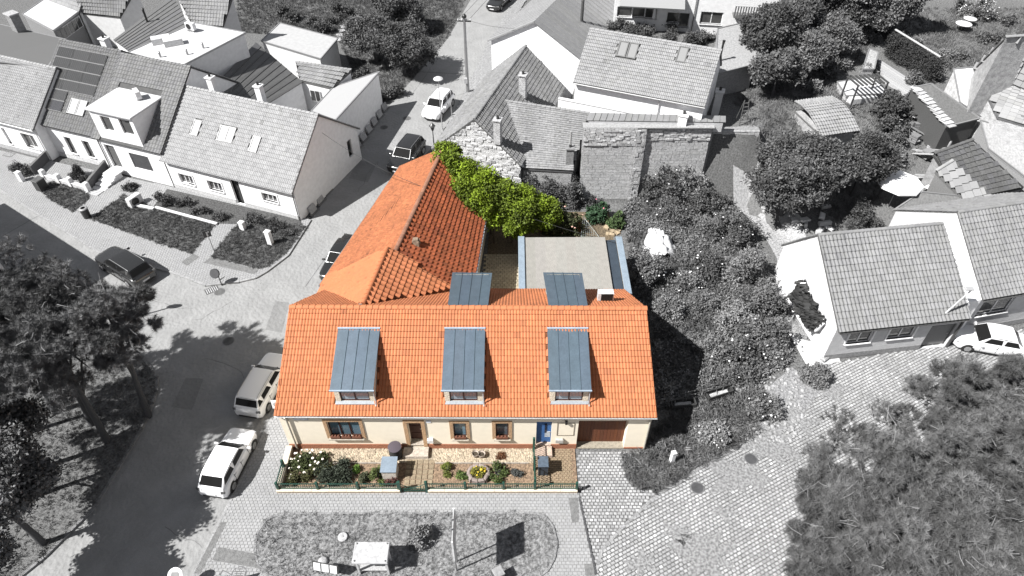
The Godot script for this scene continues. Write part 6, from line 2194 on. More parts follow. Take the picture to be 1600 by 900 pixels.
	for k in 4: q.tube([Vector3(-0.12, 0.9, -0.05) * (0.12 + k * 0.22), Vector3(-0.12, 0.9, -0.05) * (0.2 + k * 0.22)], [0.027, 0.027], 6)
	part("bands", q, M.paint, t)
	shrub("lawn_shrub", "solitary rounded shrub on the dry lawn island", gp(655, 843, 0.1), Vector3(0.62, 0.75, 0.6), g(0.16), "small", 420, 1.0)
	t = thing("bollard", "stubby white bollard in the shaggy grass verge", "bollard", gp(1049, 722, 0.05), 0.3)
	q = mb(g(0.8))
	q.cbox(Vector3(0, 0.45, 0), Vector3(0.22, 0.95, 0.2), 0.04)
	part("shaft", q, M.plaster, t)
	q = mb(g(0.7))
	q.cbox(Vector3(0, 0.95, 0), Vector3(0.26, 0.08, 0.24), 0.04)
	part("cap", q, M.plaster, t)
func wall_stones(parent: Node, t: Node3D, a: Vector3, b: Vector3, h: float, sw: float, sh: float, col: Color, va: float, n: Vector3, rough := 0.03, base := 0.0) -> void:
	var m := mb(col, t)
	var d := (b - a)
	var L := d.length()
	d /= L
	var bs := Basis(d, Vector3.UP, n)
	var y := base
	var r := 0
	while y < base + h - 0.02:
		var hh := minf(sh * rng.randf_range(0.8, 1.25), base + h - y)
		var x := -sw * rng.randf() * 0.5
		while x < L:
			var ww := sw * rng.randf_range(0.6, 1.4)
			var x0 := maxf(0.0, x)
			var x1 := minf(L, x + ww)
			if x1 - x0 > 0.05:
				m.col = vary(col, va)
				m.box(a + d * (x0 + x1) / 2 + Vector3.UP * (y + hh / 2) + n * rng.randf_range(0.0, rough), Vector3(x1 - x0 - 0.025, hh - 0.022, 0.1), bs)
			x += ww
		y += hh
		r += 1
	var o := part("stones", m, M.stone, parent)
	o.set_meta("kind", "stuff")
func centre() -> void:
	# --- stone house whose gable faces the creeper
	var t := thing("stone_house", "old rubble stone house with a grey gabled roof along the street", "house", Vector3(0.55, 0, -42.9), deg_to_rad(72))
	var D := 6.9
	var W := 12.6
	gable_house(t, W, D, 3.4, 6.5, g(0.6), M.old_plaster, [])
	gable_roof(t, W, D, 3.4, 6.5, 0.12, 0.06, 0.24, 0.32, "pan", g(0.2), 0.14, M.old_tile, 0, [], 0.5, 0.12, false)
	var gs := mb(g(0.45), t)
	for i in 260:
		var f := rng.randf()
		var zz := -D * f
		var hy := rng.randf_range(0.1, lerpf(3.4, 6.3, 1.0 - absf(f - 0.5) * 2.0))
		gs.col = vary(g(0.66), 0.2)
		gs.box(t.transform * Vector3(-0.015, hy, zz), Vector3(rng.randf_range(0.2, 0.55), rng.randf_range(0.12, 0.25), 0.08), Basis(t.basis.z, Vector3.UP, -t.basis.x))
	part("gable_stones", gs, M.stone, t).set_meta("kind", "stuff")
	for q in [[817, 150, 103, 0.55], [778, 212, 178, 0.5]]:
		var lo := t.transform.affine_inverse() * gp(q[0], q[1], 5.1 if q[0] > 800 else 5.4)
		chimney(t, lo + Vector3(0, -0.6, 0), q[3], q[3], 2.4 if q[0] > 800 else 1.9, g(0.5), M.old_plaster)
	# --- lower wing sloping towards the camera
	var sw := block("stone_wing", "lower stone wing with a worn grey tile slope and pipe chimney", "house", [[817, 262, 2.9], [895, 266, 2.9], [921, 177, 5.75], [772, 155, 5.75]], 0.0, g(0.4), M.old_plaster, "tile", g(0.25), M.old_tile, 6, 0.18, 0.2, "flat")
	var vr := mb(g(0.6), sw)
	vr.bar(gp(817, 261, 2.98), gp(772, 156, 5.83), 0.16, 0.08)
	part("verge", vr, M.plaster, sw)
	chimney(sw, gp(889, 258, 3.0) - sw.position + Vector3(0, -0.4, 0), 0.55, 0.5, 1.9, g(0.3), M.stone)
	var pp := mb(g(0.55), sw)
	pp.tube([gp(889, 258, 3.0) + Vector3(0, 1.5, 0), gp(889, 258, 3.0) + Vector3(0, 2.9, 0)], [0.08, 0.08], 8)
	part("flue_pipe", pp, M.metal, sw)
	# --- tall white gable house
	t = thing("gable_house", "tall white house with a blank gable and standing seam roof", "house", Vector3(5.75, 0, -55.2), deg_to_rad(65.8))
	W = 15.0; D = 8.3
	gable_house(t, W, D, 6.0, 8.3, g(0.85), M.plaster, [])
	var T := t.transform
	var ro := Node3D.new()
	ro.name = "roof"
	t.add_child(ro)
	sheet_roof(t, ro, T * Vector3(-0.25, 5.85, 0.3), T * Vector3(W, 5.85, 0.3), T * Vector3(W, 8.36, -D / 2), T * Vector3(-0.25, 8.36, -D / 2), 24, g(0.24), M.zinc, 0.12, 0.05)
	sheet_roof(t, ro, T * Vector3(W, 5.85, -D - 0.3), T * Vector3(-0.25, 5.85, -D - 0.3), T * Vector3(-0.25, 8.36, -D / 2), T * Vector3(W, 8.36, -D / 2), 24, g(0.3), M.zinc, 0.12, 0.05)
	var fl := mb(g(0.12))
	fl.lathe(Vector3(4.6, 7.0, -1.6), [[0.14, 0.0], [0.14, 1.8], [0.0, 1.85]], 10)
	part("flue_pipe", fl, M.metal, t)
	# --- tiled white house on the terrace
	var s := solve([896, 125], [1098, 163], 8.0, [905, 44], 38)
	t = thing("terrace_house", "white house with grey flat tiles and roof windows above the retaining wall", "house", s.pos + Vector3(0, 4.9, 0), s.yaw)
	t.position += t.basis * Vector3(0.1, 0, -0.2)
	W = s.W; D = s.run * 2.0
	gable_house(t, W, D, 3.15, s.hr - 4.9, g(0.85), M.plaster, [], Color(-1, 0, 0))
	var e0 := t.transform * Vector3(-0.1, 2.95, 0.25)
	var up := (t.transform * Vector3(-0.1, s.hr - 4.9, -D / 2) - e0).normalized()
	var skip := []
	for k in [[2.55, 2.6, 0.62], [3.3, 2.6, 0.62], [6.85, 2.95, 0.62]]: skip.append(skylight(t, t, e0, t.basis.x, up, k[0], k[1], k[2], 1.15, g(0.12), g(0.22)))
	gable_roof(t, W, D, 3.15, s.hr - 4.9, 0.25, 0.1, 0.26, 0.28, "double", g(0.27), 0.1, M.tile, 0, skip, 0.5, 0.06, false)
	gutter(t, Vector3(-0.1, 2.92, 0.34), Vector3(W + 0.1, 2.92, 0.34), g(0.4))
	pipe(t, [Vector3(6.4, 2.9, 0.34), Vector3(6.4, 2.6, 0.1), Vector3(6.4, -0.5, 0.1)], g(0.5))
	var bw := mb(g(0.85))
	bw.span(Vector3(-1.2, -1.4, 0.004), Vector3(W, 1.35, 0.22))
	part("lower_storey", bw, M.plaster, t)
	var bc := mb(g(0.6))
	bc.span(Vector3(-1.2, 1.35, 0.0), Vector3(W, 1.42, 0.27))
	part("ledge", bc, M.plaster, t)
	chimney(t, Vector3(W - 1.2, 0.7, 0.5), 0.6, 0.5, 1.5, g(0.8), M.plaster)
	var ck := thing("brick_chimney", "free standing white chimney at the end of the terrace house", "chimney", hgp(1117, 178), -0.3)
	chimney(ck, Vector3.ZERO, 0.55, 0.55, 1.9, g(0.6), M.plaster)
	# --- retaining wall
	t = thing("retaining_wall", "tall coursed stone retaining wall below the terrace house", "wall", Vector3(5.2, 0, -43.1))
	var wb := mb(g(0.3), t)
	wb.span(Vector3(5.15, -0.2, -43.7), Vector3(9.3, 6.3, -43.1))
	wb.span(Vector3(9.3, -0.2, -44.0), Vector3(14.4, 6.3, -43.35))
	wb.span(Vector3(14.4, -0.2, -44.6), Vector3(18.2, 5.5, -44.1))
	wb.span(Vector3(14.3, -0.2, -44.5), Vector3(14.6, 6.2, -43.4))
	part("core", wb, M.stone, t)
	wall_stones(t, t, Vector3(5.15, 0, -43.08), Vector3(9.0, 0, -43.08), 4.9, 0.7, 0.24, g(0.55), 0.1, Vector3.BACK, 0.012)
	wall_stones(t, t, Vector3(5.15, 0, -43.05), Vector3(9.0, 0, -43.05), 1.4, 0.4, 0.16, g(0.6), 0.2, Vector3.BACK, 0.07, 4.9)
	wall_stones(t, t, Vector3(9.0, 0, -43.02), Vector3(9.7, 0, -43.1), 6.2, 0.35, 0.3, g(0.57), 0.18, Vector3.BACK, 0.07)
	wall_stones(t, t, Vector3(9.6, 0, -43.33), Vector3(14.4, 0, -43.33), 5.2, 0.5, 0.24, g(0.52), 0.12, Vector3.BACK, 0.02)
	wall_stones(t, t, Vector3(9.6, 0, -43.3), Vector3(14.4, 0, -43.3), 1.1, 0.4, 0.15, g(0.58), 0.2, Vector3.BACK, 0.08, 5.2)
	wall_stones(t, t, Vector3(14.5, 0, -44.08), Vector3(18.2, 0, -44.08), 5.5, 0.5, 0.26, g(0.6), 0.14, Vector3.BACK, 0.04)
	var cp := mb(g(0.4), t)
	cp.span(Vector3(5.1, 6.3, -43.75), Vector3(14.5, 6.36, -43.02))
	part("coping", cp, M.stone, t)
	var lr := block("lean_to", "narrow lean to with corrugated sheets on top of the retaining wall", "shed", [[916, 188, 6.6], [1134, 191, 6.6], [1134, 181, 6.85], [921, 176, 6.85]], 6.1, g(0.5), M.plaster, "seam", g(0.24), M.zinc, 22)
	# --- house far behind with veranda and balcony
	t = thing("garden_house", "white two storey house with veranda windows and a slatted balcony", "house", Vector3(9.2, 5.4, -61.5), deg_to_rad(-8))
	var hs := [hole(t, 1096, 18, 1127, 39), hole(t, 1062, 20, 1075, 44), hole(t, 1043, 19, 1060, 36), hole(t, 965, 10, 987, 27), hole(t, 989, 11, 1007, 28), hole(t, 1009, 12, 1026, 30)]
	for q in hs: q[1] = maxf(0.05, q[1])
	gable_house(t, 14.6, 9.0, 5.2, 8.5, g(0.72), M.plaster, hs)
	for i in hs.size():
		window(t, t, t.position, t.basis.x, t.basis.z, hs[i], 2 if i == 0 else 1, g(0.75), g(0.05), g(0.75), 0.14)
	gable_roof(t, 14.6, 9.0, 5.2, 8.5, 0.3, 0.1, 0.3, 0.34, "wave", g(0.22), 0.1, M.tile, 0, [], 0.5, 0.1, false)
	var pr := mb(g(0.28))
	pr.box(Vector3(3.2, 3.2, 0.8), Vector3(5.6, 0.12, 1.7), Basis(Vector3.RIGHT, 0.35))
	part("porch_roof", pr, M.tile, t)
	var b0 := on_wall(t, 1148, 20)
	var bl := mb(g(0.15))
	bl.box(Vector3(b0.x + 1.3, b0.y, 0.5), Vector3(3.0, 0.12, 1.0))
	var blo := part("balcony", bl, M.wood, t)
	for k in 14:
		var sl := mb(g(0.14))
		sl.box(Vector3(b0.x - 0.15 + k * 0.22, b0.y + 0.5, 0.98), Vector3(0.12, 0.9, 0.03))
		part("slat", sl, M.wood, blo)
	var rl := mb(g(0.5))
	rl.box(Vector3(b0.x + 1.3, b0.y + 0.98, 0.98), Vector3(3.05, 0.06, 0.1))
	part("rail", rl, M.wood, blo)
	pipe(t, [Vector3(on_wall(t, 1085, 20).x, 5.0, 0.1), Vector3(on_wall(t, 1085, 20).x, 0.0, 0.1)], g(0.15))
	block("garden_shed", "stone shed with a smooth pale slanted roof beside the terrace house", "shed", [[1117, 116, 7.3], [1181, 100, 7.3], [1185, 30, 8.3], [1121, 45, 8.3]], 5.0, g(0.35), M.stone, "flat", g(0.33), M.old_tile)
	var st := thing("flue_pipe", "dark stove pipe leaning over the slanted shed roof", "pipe", gp(1124, 96, 7.5))
	var sp := mb(g(0.05))
	sp.tube([Vector3(0, -0.4, 0), Vector3(0, 1.4, 0), Vector3(0.02, 1.7, 0)], [0.08, 0.08, 0.13], 8)
	part("pipe", sp, M.metal, st)
	# ladder on the terrace
	var ld := thing("ladder", "dark step ladder standing on the terrace beside the lean to", "ladder", hgp(1158, 192), 0.2)
	for k in [-0.3, 0.3]:
		var b := mb(g(0.12))
		b.tube([Vector3(k, 0, 0.3), Vector3(k * 0.6, 1.9, 0)], [0.03, 0.03], 6)
		b.tube([Vector3(k, 0, -0.4), Vector3(k * 0.6, 1.9, 0)], [0.025, 0.025], 6)
		part("rail", b, M.wood, ld)
	for k in 6:
		var b := mb(g(0.15))
		var f := (k + 0.7) / 6.5
		b.bar(Vector3(-0.3 + 0.12 * f, 1.9 * f, 0.3 - 0.3 * f), Vector3(0.3 - 0.12 * f, 1.9 * f, 0.3 - 0.3 * f), 0.06, 0.03)
		part("rung", b, M.wood, ld)
	for q in [[960, 38, 0.9], [985, 44, 0.8], [1000, 40, 0.7], [1045, 40, 0.9], [1010, 58, 0.8], [1040, 60, 0.8], [1075, 62, 0.9], [1100, 58, 0.8]]:
		shrub("terrace_shrub", "leafy shrub in the small garden between the terrace house and the veranda house", hgp(q[0], q[1] + 8), Vector3(1.1, q[2] * 1.3, 0.9), g(rng.randf_range(0.05, 0.09)), "small", 110, 1.3, 0, g(0.7), "shrubs behind the terrace house")
	var ps := thing("closed_parasol", "folded white parasol in the garden below the veranda", "parasol", hgp(1019, 45))
	var pb := mb(g(0.75))
	pb.lathe(Vector3.ZERO, [[0.03, 0.0], [0.03, 0.8], [0.2, 0.9], [0.12, 1.8], [0.02, 2.2], [0.0, 2.25]], 8)
	part("canopy", pb, M.cloth, ps)
	# plants between the stone house and the yard
	for q in [[800, 294, 1.3, 2.4], [830, 297, 1.4, 2.7], [860, 297, 1.4, 2.9], [884, 300, 1.2, 2.7], [845, 303, 1.2, 2.2], [776, 288, 1.0, 1.8], [895, 306, 1.0, 1.9]]:
		shrub("wild_shrub", "dense grey shrub growing at the foot of the stone house", gp(q[0], q[1] + 12), Vector3(q[2], q[3], 1.0), g(rng.randf_range(0.09, 0.14)), "small", 330, 1.1, 0, g(0.7), "shrubs before the stone house")
	for q in [[905, 300, 0.9, 1.2], [928, 318, 0.8, 0.8]]:
		shrub("wild_shrub", "small dark shrub against the foot of the retaining wall", gp(q[0], q[1] + 6), Vector3(q[2], q[3], 0.8), g(0.05), "broad", 120, 0.9, 0, g(0.7), "shrubs at the retaining wall")
func drape(called: String, pts: Array, w: float, col: Color, m: Material, label: String, lift := 0.03) -> void:
	var b := mb(col)
	var rows := []
	for i in pts.size():
		var p := hgp(pts[i][0], pts[i][1])
		var q := hgp(pts[mini(i + 1, pts.size() - 1)][0], pts[mini(i + 1, pts.size() - 1)][1])
		var o := hgp(pts[maxi(i - 1, 0)][0], pts[maxi(i - 1, 0)][1])
		var d := (q - o).normalized()
		var sd := Vector3(d.z, 0, -d.x).normalized()
		var r := []
		for k in 7:
			var c := p + sd * w * (k / 6.0 - 0.5) * rng.randf_range(0.85, 1.15)
			r.append(Vector3(c.x, hill(c.x, c.z) + lift, c.z))
		rows.append(r)
	b.grid(rows)
	structure(called, b, m, label)
func on_side(T: Transform3D, x: float, y: float) -> Vector3:     # pixel -> local point on the plane local x = 0
	var inv := T.affine_inverse()
	var o := inv * Vector3(0, CAM_H, 0)
	var u := (x - 800.0) / FOC
	var v := (y - 450.0) / FOC
	var r := inv.basis * Vector3(u, -(SP + v * CP), -(CP - v * SP))
	return o - r * (o.x / r.x)
func relp(x: float, y: float, up: float) -> Vector3:      # pixel -> point up metres above the hillside
	var h := up
	for i in 20:
		var p := gp(x, y, h)
		h = lerpf(h, hill(p.x, p.z) + up, 0.5)
	return gp(x, y, h)
func right_side() -> void:
	# --- single storey house with ribbed grey roof
	var s := solve([1310, 516], [1518, 494], 2.9, [1297, 369], 34)
	var t := thing("grey_house", "low grey rendered house with a broad ribbed roof beside the cobbles", "house", s.pos, s.yaw)
	t.position += t.basis * Vector3(0.1, 0, -0.2)
	var W: float = s.W - 0.2
	var D: float = s.run * 1.6
	var hs := [hole(t, 1331, 517, 1358, 534), hole(t, 1397, 507, 1424, 526), hole(t, 1463, 500, 1482, 532)]
	hs[2][1] = 0.05
	gable_house(t, W, D, 2.95, s.hr, g(0.5), M.plaster, hs, g(0.28), s.run / D)
	for i in 2:
		window(t, t, t.position, t.basis.x, t.basis.z, hs[i], 2, g(0.78), g(0.06), g(0.8), 0.12)
		var fr := mb(g(0.75))
		var q: Array = hs[i]
		for k in [[q[0] - 0.1, q[1] - 0.05, 0.1, q[3] + 0.15], [q[0] + q[2], q[1] - 0.05, 0.1, q[3] + 0.15], [q[0], q[1] + q[3], q[2], 0.1]]:
			fr.span(Vector3(k[0], k[1], 0.002), Vector3(k[0] + k[2], k[1] + k[3], 0.04))
		part("window_surround", fr, M.plaster, t)
	door(t, t, t.position, t.basis.x, t.basis.z, hs[2], g(0.2), 0.25, 1)
	var GT := t.transform
	var G0 := t.position
	var gw := mb(g(0.78))
	gw.quad(Vector3(-0.03, 0, -D), Vector3(-0.03, 2.8, -D), Vector3(-0.03, 2.8, 0), Vector3(-0.03, 0, 0))
	gw.tri(Vector3(-0.03, 2.8, -D), Vector3(-0.03, s.hr - 0.15, -s.run), Vector3(-0.03, 2.8, 0))
	part("white_gable", gw, M.old_plaster, t)
	gable_roof(t, W, D, 2.95, s.hr, 0.25, 0.05, 0.24, 0.4, "wave", g(0.2), 0.12, M.tile, 300, [], s.run / D, 0.1, false)
	gutter(t, Vector3(0, 2.72, 0.32), Vector3(W, 2.72, 0.32), g(0.08))
	pipe(t, [Vector3(W - 0.05, 2.7, 0.3), Vector3(W - 0.05, 2.4, 0.08), Vector3(W - 0.05, 0.05, 0.08)], g(0.06), "downpipe", 0.07)
	var an := thing("roof_antenna", "white aerial mast leaning above the ribbed grey roof edge", "antenna", t.transform * Vector3(W - 1.5, 2.9, -0.1))
	var ab := mb(g(0.7))
	ab.tube([Vector3.ZERO, Vector3(0.9, 1.9, -0.2)], [0.06, 0.05], 8)
	part("mast", ab, M.metal, an)
	ab = mb(g(0.6))
	ab.cbox(Vector3(0.7, 2.0, -0.2), Vector3(0.5, 0.1, 0.3), 0.03)
	part("bracket", ab, M.metal, an)
	# --- neighbour with a white party wall
	s = solve([1533, 461], [1640, 443], 3.5, [1507, 330], 36)
	t = thing("grey_house", "taller rendered house with a white party wall beside the low grey house", "house", s.pos, s.yaw)
	W = 9.0; D = s.run * 2.0
	hs = [hole(t, 1542, 466, 1572, 486)]
	gable_house(t, W, D, 3.55, s.hr, g(0.5), M.plaster, hs, g(0.3))
	window(t, t, t.position, t.basis.x, t.basis.z, hs[0], 2, g(0.78), g(0.06), g(0.8), 0.12)
	gable_roof(t, W, D, 3.55, s.hr, 0.25, 0.0, 0.24, 0.4, "wave", g(0.2), 0.12, M.tile, 0, [], 0.5, 0.1, false)
	var pw := mb(g(0.8))
	var ra: float = (s.hr - 3.55) / (D / 2)
	for xx in [[-0.95, -0.95], [0.0, 0.0]]:
		pw.quad(Vector3(xx[0], 0, 0.2), Vector3(xx[0], 3.3, 0.2), Vector3(xx[0], 3.3 + ra * (D / 2 + 0.2), -D / 2), Vector3(xx[0], 0, -D / 2))
	pw.quad(Vector3(-0.95, 3.3, 0.2), Vector3(-0.95, 3.3 + ra * (D / 2 + 0.2), -D / 2), Vector3(0, 3.3 + ra * (D / 2 + 0.2), -D / 2), Vector3(0, 3.3, 0.2))
	pw.quad(Vector3(-0.95, 0, 0.2), Vector3(-0.95, 3.3, 0.2), Vector3(0, 3.3, 0.2), Vector3(0, 0, 0.2))
	part("party_wall", pw, M.plaster, t)
	gutter(t, Vector3(0, 3.3, 0.34), Vector3(W, 3.3, 0.34), g(0.1))
	# --- apron and tarp beside the low house
	sheet("plaster_apron", gpl([[1216, 420], [1300, 418], [1312, 565], [1262, 575], [1232, 520]]), 0.03, g(0.6), M.old_plaster, 0.0, "pale worn concrete apron beside the low grey house")
	var nz := FastNoiseLite.new()
	nz.seed = 4; nz.frequency = 1.6; nz.fractal_octaves = 3
	var rows := []
	t = thing("tarp", "crumpled black plastic tarp hung over the white gable of the low grey house", "tarp", G0)
	var tl := [[1250, 440], [1241, 462], [1249, 485], [1262, 508], [1276, 518]]
	var tr := [[1262, 436], [1272, 455], [1284, 478], [1295, 497], [1292, 508]]
	for i in 25:
		var f := i / 24.0 * 4.0
		var i0 := mini(int(f), 3)
		var r := []
		for k in 17:
			var u := k / 16.0
			var lx: float = lerpf(lerpf(tl[i0][0], tl[i0 + 1][0], f - i0), lerpf(tr[i0][0], tr[i0 + 1][0], f - i0), u)
			var ly: float = lerpf(lerpf(tl[i0][1], tl[i0 + 1][1], f - i0), lerpf(tr[i0][1], tr[i0 + 1][1], f - i0), u)
			var q := on_side(GT, lx, ly)
			var bulge := 0.1 + absf(nz.get_noise_2d(q.z * 1.6 + u * 2.5, q.y * 0.35)) * 0.9
			r.append(GT * Vector3(-bulge, maxf(0.05, q.y), q.z) - G0)
		rows.append(r)
	var tb := mb(g(0.04))
	tb.grid(rows)
	mk("plastic", 0.22)
	part("sheet", tb, M.plastic, t)
	var tw := mb(g(0.7))
	tw.tube([rows[24][2], rows[24][9] + Vector3(-0.1, -0.05, 0.05), rows[22][16]], [0.08, 0.12, 0.07], 7)
	part("white_edge", tw, M.cloth, t)
	# stone blocks along the apron edge
	for k in 8:
		var p := gp(1312, 528).lerp(gp(1288, 562), k / 7.0)
		var st := thing("rough_block", "rough stone block in the row beside the low grey house", "stone", p, rng.randf(), "stone blocks beside the low grey house")
		var sb := mb(vary(g(0.35), 0.25))
		sb.cbox(Vector3(0, 0.12, 0), Vector3(0.55, 0.28, 0.32), 0.06)
		part("stone", sb, M.stone, st)
	# --- path and walls of the slope
	drape("dirt_path", [[1152, 262], [1176, 300], [1204, 340], [1224, 372], [1240, 405], [1248, 440], [1250, 480], [1250, 530]], 2.7, g(0.5), M.soil, "pale sandy path climbing beside the overgrown lot")
	drape("dirt_patch", [[1165, 668], [1205, 650], [1235, 620], [1262, 590]], 2.2, g(0.38), M.soil, "pale rubble strewn earth at the fence corner", 0.05)
	var rb := mb()
	for i in 300:
		var p := gp(rng.randf_range(1150, 1255), rng.randf_range(575, 690), 0.05)
		var q := rng.randf_range(0.04, 0.14)
		rb.col = vary(g(0.36), 0.25)
		rb.lathe(p, [[q, -0.02], [q * 0.8, q * 0.5], [0.0, q * 0.7]], 5)
	var rbo := part("rubble", rb, M.stone, self)
	rbo.set_meta("kind", "stuff"); rbo.set_meta("label", "scattered pale rubble between the cobbles and the fence"); rbo.set_meta("category", "rubble")
	# white debris along the path head
	for k in 14:
		var p := hgp(rng.randf_range(1225, 1300), rng.randf_range(322, 366))
		var bt := thing("building_debris", "pale board or sack dumped in the yard above the low grey house", "debris", p, rng.randf() * 3, "debris in the upper yard")
		var b := mb(vary(g(0.5), 0.3))
		b.cbox(Vector3(0, 0.15, 0), Vector3(rng.randf_range(0.3, 1.0), rng.randf_range(0.1, 0.4), rng.randf_range(0.2, 0.5)), 0.04, Basis(Vector3.RIGHT, rng.randf_range(-0.4, 0.4)))
		part("piece", b, M.cloth, bt)
	# tarp in the lot
	t = thing("white_tarp", "white cloth draped over a mound in the overgrown lot", "tarp", gp(1028, 385))
	rows = []
	for i in 16:
		var f := i / 15.0
		var r := []
		for k in 13:
			var u := k / 12.0 * 2 - 1
			r.append(Vector3(u * (1.0 + 0.25 * sin(f * 5)), 0.1 + 0.95 * (1 - u * u) * sin(PI * (0.15 + f * 0.75)) + nz.get_noise_2d(u * 2.5, f * 2.0) * 0.6, (f - 0.5) * -3.0))
		rows.append(r)
	tb = mb(g(0.52))
	tb.grid(rows)
	part("sheet", tb, M.cloth, t)
	# --- fence with dark planter troughs at the lot
	var fa := gp(1012, 648)
	var fbp := gp(1182, 600)
	t = thing("wire_fence", "rusty wire fence with steel posts along the overgrown lot", "fence", fa)
	for k in 7:
		var p := mb(g(0.15), t)
		var c := fa.lerp(fbp, k / 6.0)
		p.tube([c, c + Vector3(0, 1.2, 0)], [0.03, 0.03], 6)
		part("post", p, M.metal, t)
	var wr := mb(g(0.12), t)
	for y in [0.4, 0.8, 1.15]: wr.tube([fa + Vector3(0, y, 0), fbp + Vector3(0, y, 0)], [0.012, 0.012], 5)
	part("wires", wr, M.metal, t)
	for q in [[1047, 1084, 630, 627], [1103, 1140, 618, 606]]:
		var a := gp(q[0], q[2] + 8)
		var b := gp(q[1], q[3] + 8)
		var pt := thing("trough", "dark long trough with a pale inside hung along the wire fence", "trough", (a + b) / 2, atan2(-(b - a).z, (b - a).x), "troughs along the wire fence")
		var L := (b - a).length()
		for k in [[0.0, -0.22, L, 0.05], [0.0, 0.22, L, 0.05], [-L / 2, 0.0, 0.05, 0.44], [L / 2, 0.0, 0.05, 0.44]]:
			var bb := mb(g(0.05))
			bb.box(Vector3(k[0], 0.35, k[1]), Vector3(k[2], 0.35, k[3]))
			part("side", bb, M.wood, pt)
		var inn := mb(g(0.55))
		inn.box(Vector3(0, 0.3, 0), Vector3(L * 0.7, 0.1, 0.25))
		part("filling", inn, M.stone, pt)
	# --- sheds and roofs of the upper yard
	var hut := hgp(1300, 232)
	t = thing("tiled_hut", "small hut under a curved grey tile roof among the trees", "hut", Vector3(hut.x, hut.y, hut.z), deg_to_rad(14))
	var hb2 := mb(g(0.4))
	hb2.span(Vector3(-1.5, -0.5, -3.4), Vector3(1.4, 1.5, 0.0))
	part("wall", hb2, M.old_plaster, t)
	var hr := mb(g(0.15))
	hr.span(Vector3(-1.6, 1.4, -3.5), Vector3(1.5, 1.45, 0.1))
	var hro := part("roof", hr, M.matte, t)
	var prof := [[0.25, 1.45], [-0.8, 1.95], [-1.8, 2.25], [-2.8, 2.3], [-3.7, 2.15]]
	for i in 4:
		var T := t.transform
		tiles(t, hro, T * Vector3(-1.7, prof[i][1], prof[i][0]), T * Vector3(1.6, prof[i][1], prof[i][0]), T * Vector3(1.6, prof[i + 1][1], prof[i + 1][0]), T * Vector3(-1.7, prof[i + 1][1], prof[i + 1][0]), 0.22, 0.32, "wave", g(0.24), 0.12, M.tile, 0, [], 0.1)
	block("yard_shed", "dilapidated shed with a patched felt roof and small panes", "shed", [[1479, 198, 2.4], [1531, 185, 2.4], [1455, 131, 2.5], [1424, 137, 2.2]], 4.0, g(0.08), M.wood, "flat", g(0.13), M.old_tile, 6, 0.3, 0.33, "wave", "", true)
	var strip := mb(g(0.6))
	for k in 12:
		var f := (k + 0.5) / 12.0
		strip.col = vary(g(0.62), 0.1) if k % 2 == 0 else vary(g(0.5), 0.2)
		strip.box(relp(1424, 137, 2.27).lerp(relp(1479, 198, 2.47), f) + Vector3(0.3, 0.05, 0), Vector3(rng.randf_range(0.5, 0.8), 0.05, 0.75), Basis(Vector3.UP, atan2((relp(1479, 198, 2.47) - relp(1424, 137, 2.27)).x, (relp(1479, 198, 2.47) - relp(1424, 137, 2.27)).z) + rng.randf_range(-0.08, 0.08)))
	single("patch_boards", strip, M.paint, "row of pale patch boards along the felt shed roof edge", "boards").set_meta("kind", "stuff")
	block("slate_roof_house", "barn with a broad smooth slate roof beyond the sheds", "barn", [[1523, 105, 8.4], [1680, 170, 8.4], [1690, 50, 12.0], [1570, 58, 12.0]], 4.5, g(0.4), M.old_plaster, "tile", g(0.26), M.tile, 6, 0.5, 0.45, "flat")
	block("slate_roof_house", "lower slate roof annex with a crumbling white edge", "barn", [[1560, 182, 6.9], [1680, 215, 6.9], [1680, 170, 8.3], [1524, 107, 8.3]], 3.0, g(0.5), M.old_plaster, "tile", g(0.28), M.tile, 6, 0.5, 0.45, "flat")
	block("plaster_ruin", "roofless crumbling plaster wall in front of the slate barn", "ruin", [[1500, 160, 2.4], [1545, 190, 2.0], [1520, 105, 3.0], [1490, 108, 3.0]], 3.0, g(0.62), M.old_plaster, "flat", g(0.6), M.old_plaster, 6, 0.3, 0.33, "wave", "", true)
	block("wooden_shed", "wooden shed front with a row of small windows", "shed", [[1544, 232, 2.2], [1620, 290, 2.2], [1640, 220, 2.6], [1532, 188, 2.6]], 2.0, g(0.3), M.wood, "flat", g(0.35), M.old_tile, 6, 0.3, 0.33, "wave", "", true)
	block("broken_slate_shed", "shed under a dark broken slate roof in the upper yard", "shed", [[1505, 312, 1.9], [1600, 292, 1.9], [1520, 218, 2.6], [1459, 240, 2.3]], 1.2, g(0.3), M.old_plaster, "tile", g(0.1), M.old_tile, 6, 0.4, 0.35, "flat", "", true)
	block("sheet_roof_shed", "narrow roof of pale square sheets leaning over the dark slate", "shed", [[1516, 320, 2.4], [1556, 314, 2.6], [1488, 251, 3.1], [1462, 267, 2.9]], 1.0, g(0.2), M.wood, "tile", g(0.27), M.tile, 6, 0.5, 0.5, "flat", "", true)
	block("awning_shed", "shed with a grey sheet awning behind the low grey house", "shed", [[1400, 326, 2.0], [1505, 332, 2.0], [1500, 306, 2.4], [1440, 300, 2.4]], 0.6, g(0.6), M.old_plaster, "flat", g(0.17), M.old_tile, 6, 0.3, 0.33, "wave", "", true)
	block("terrace_slab", "pale walled terrace slab among the garden beds", "terrace", [[1322, 150, 0.5], [1387, 146, 0.5], [1366, 120, 0.5], [1308, 128, 0.5]], 4.5, g(0.5), M.old_plaster, "flat", g(0.5), M.plaster, 6, 0.3, 0.33, "wave", "", true)
	# pergola
	var pg := hgp(1350, 165)
	t = thing("pergola", "dark slatted pergola casting stripes over a white bench", "pergola", pg, deg_to_rad(12))
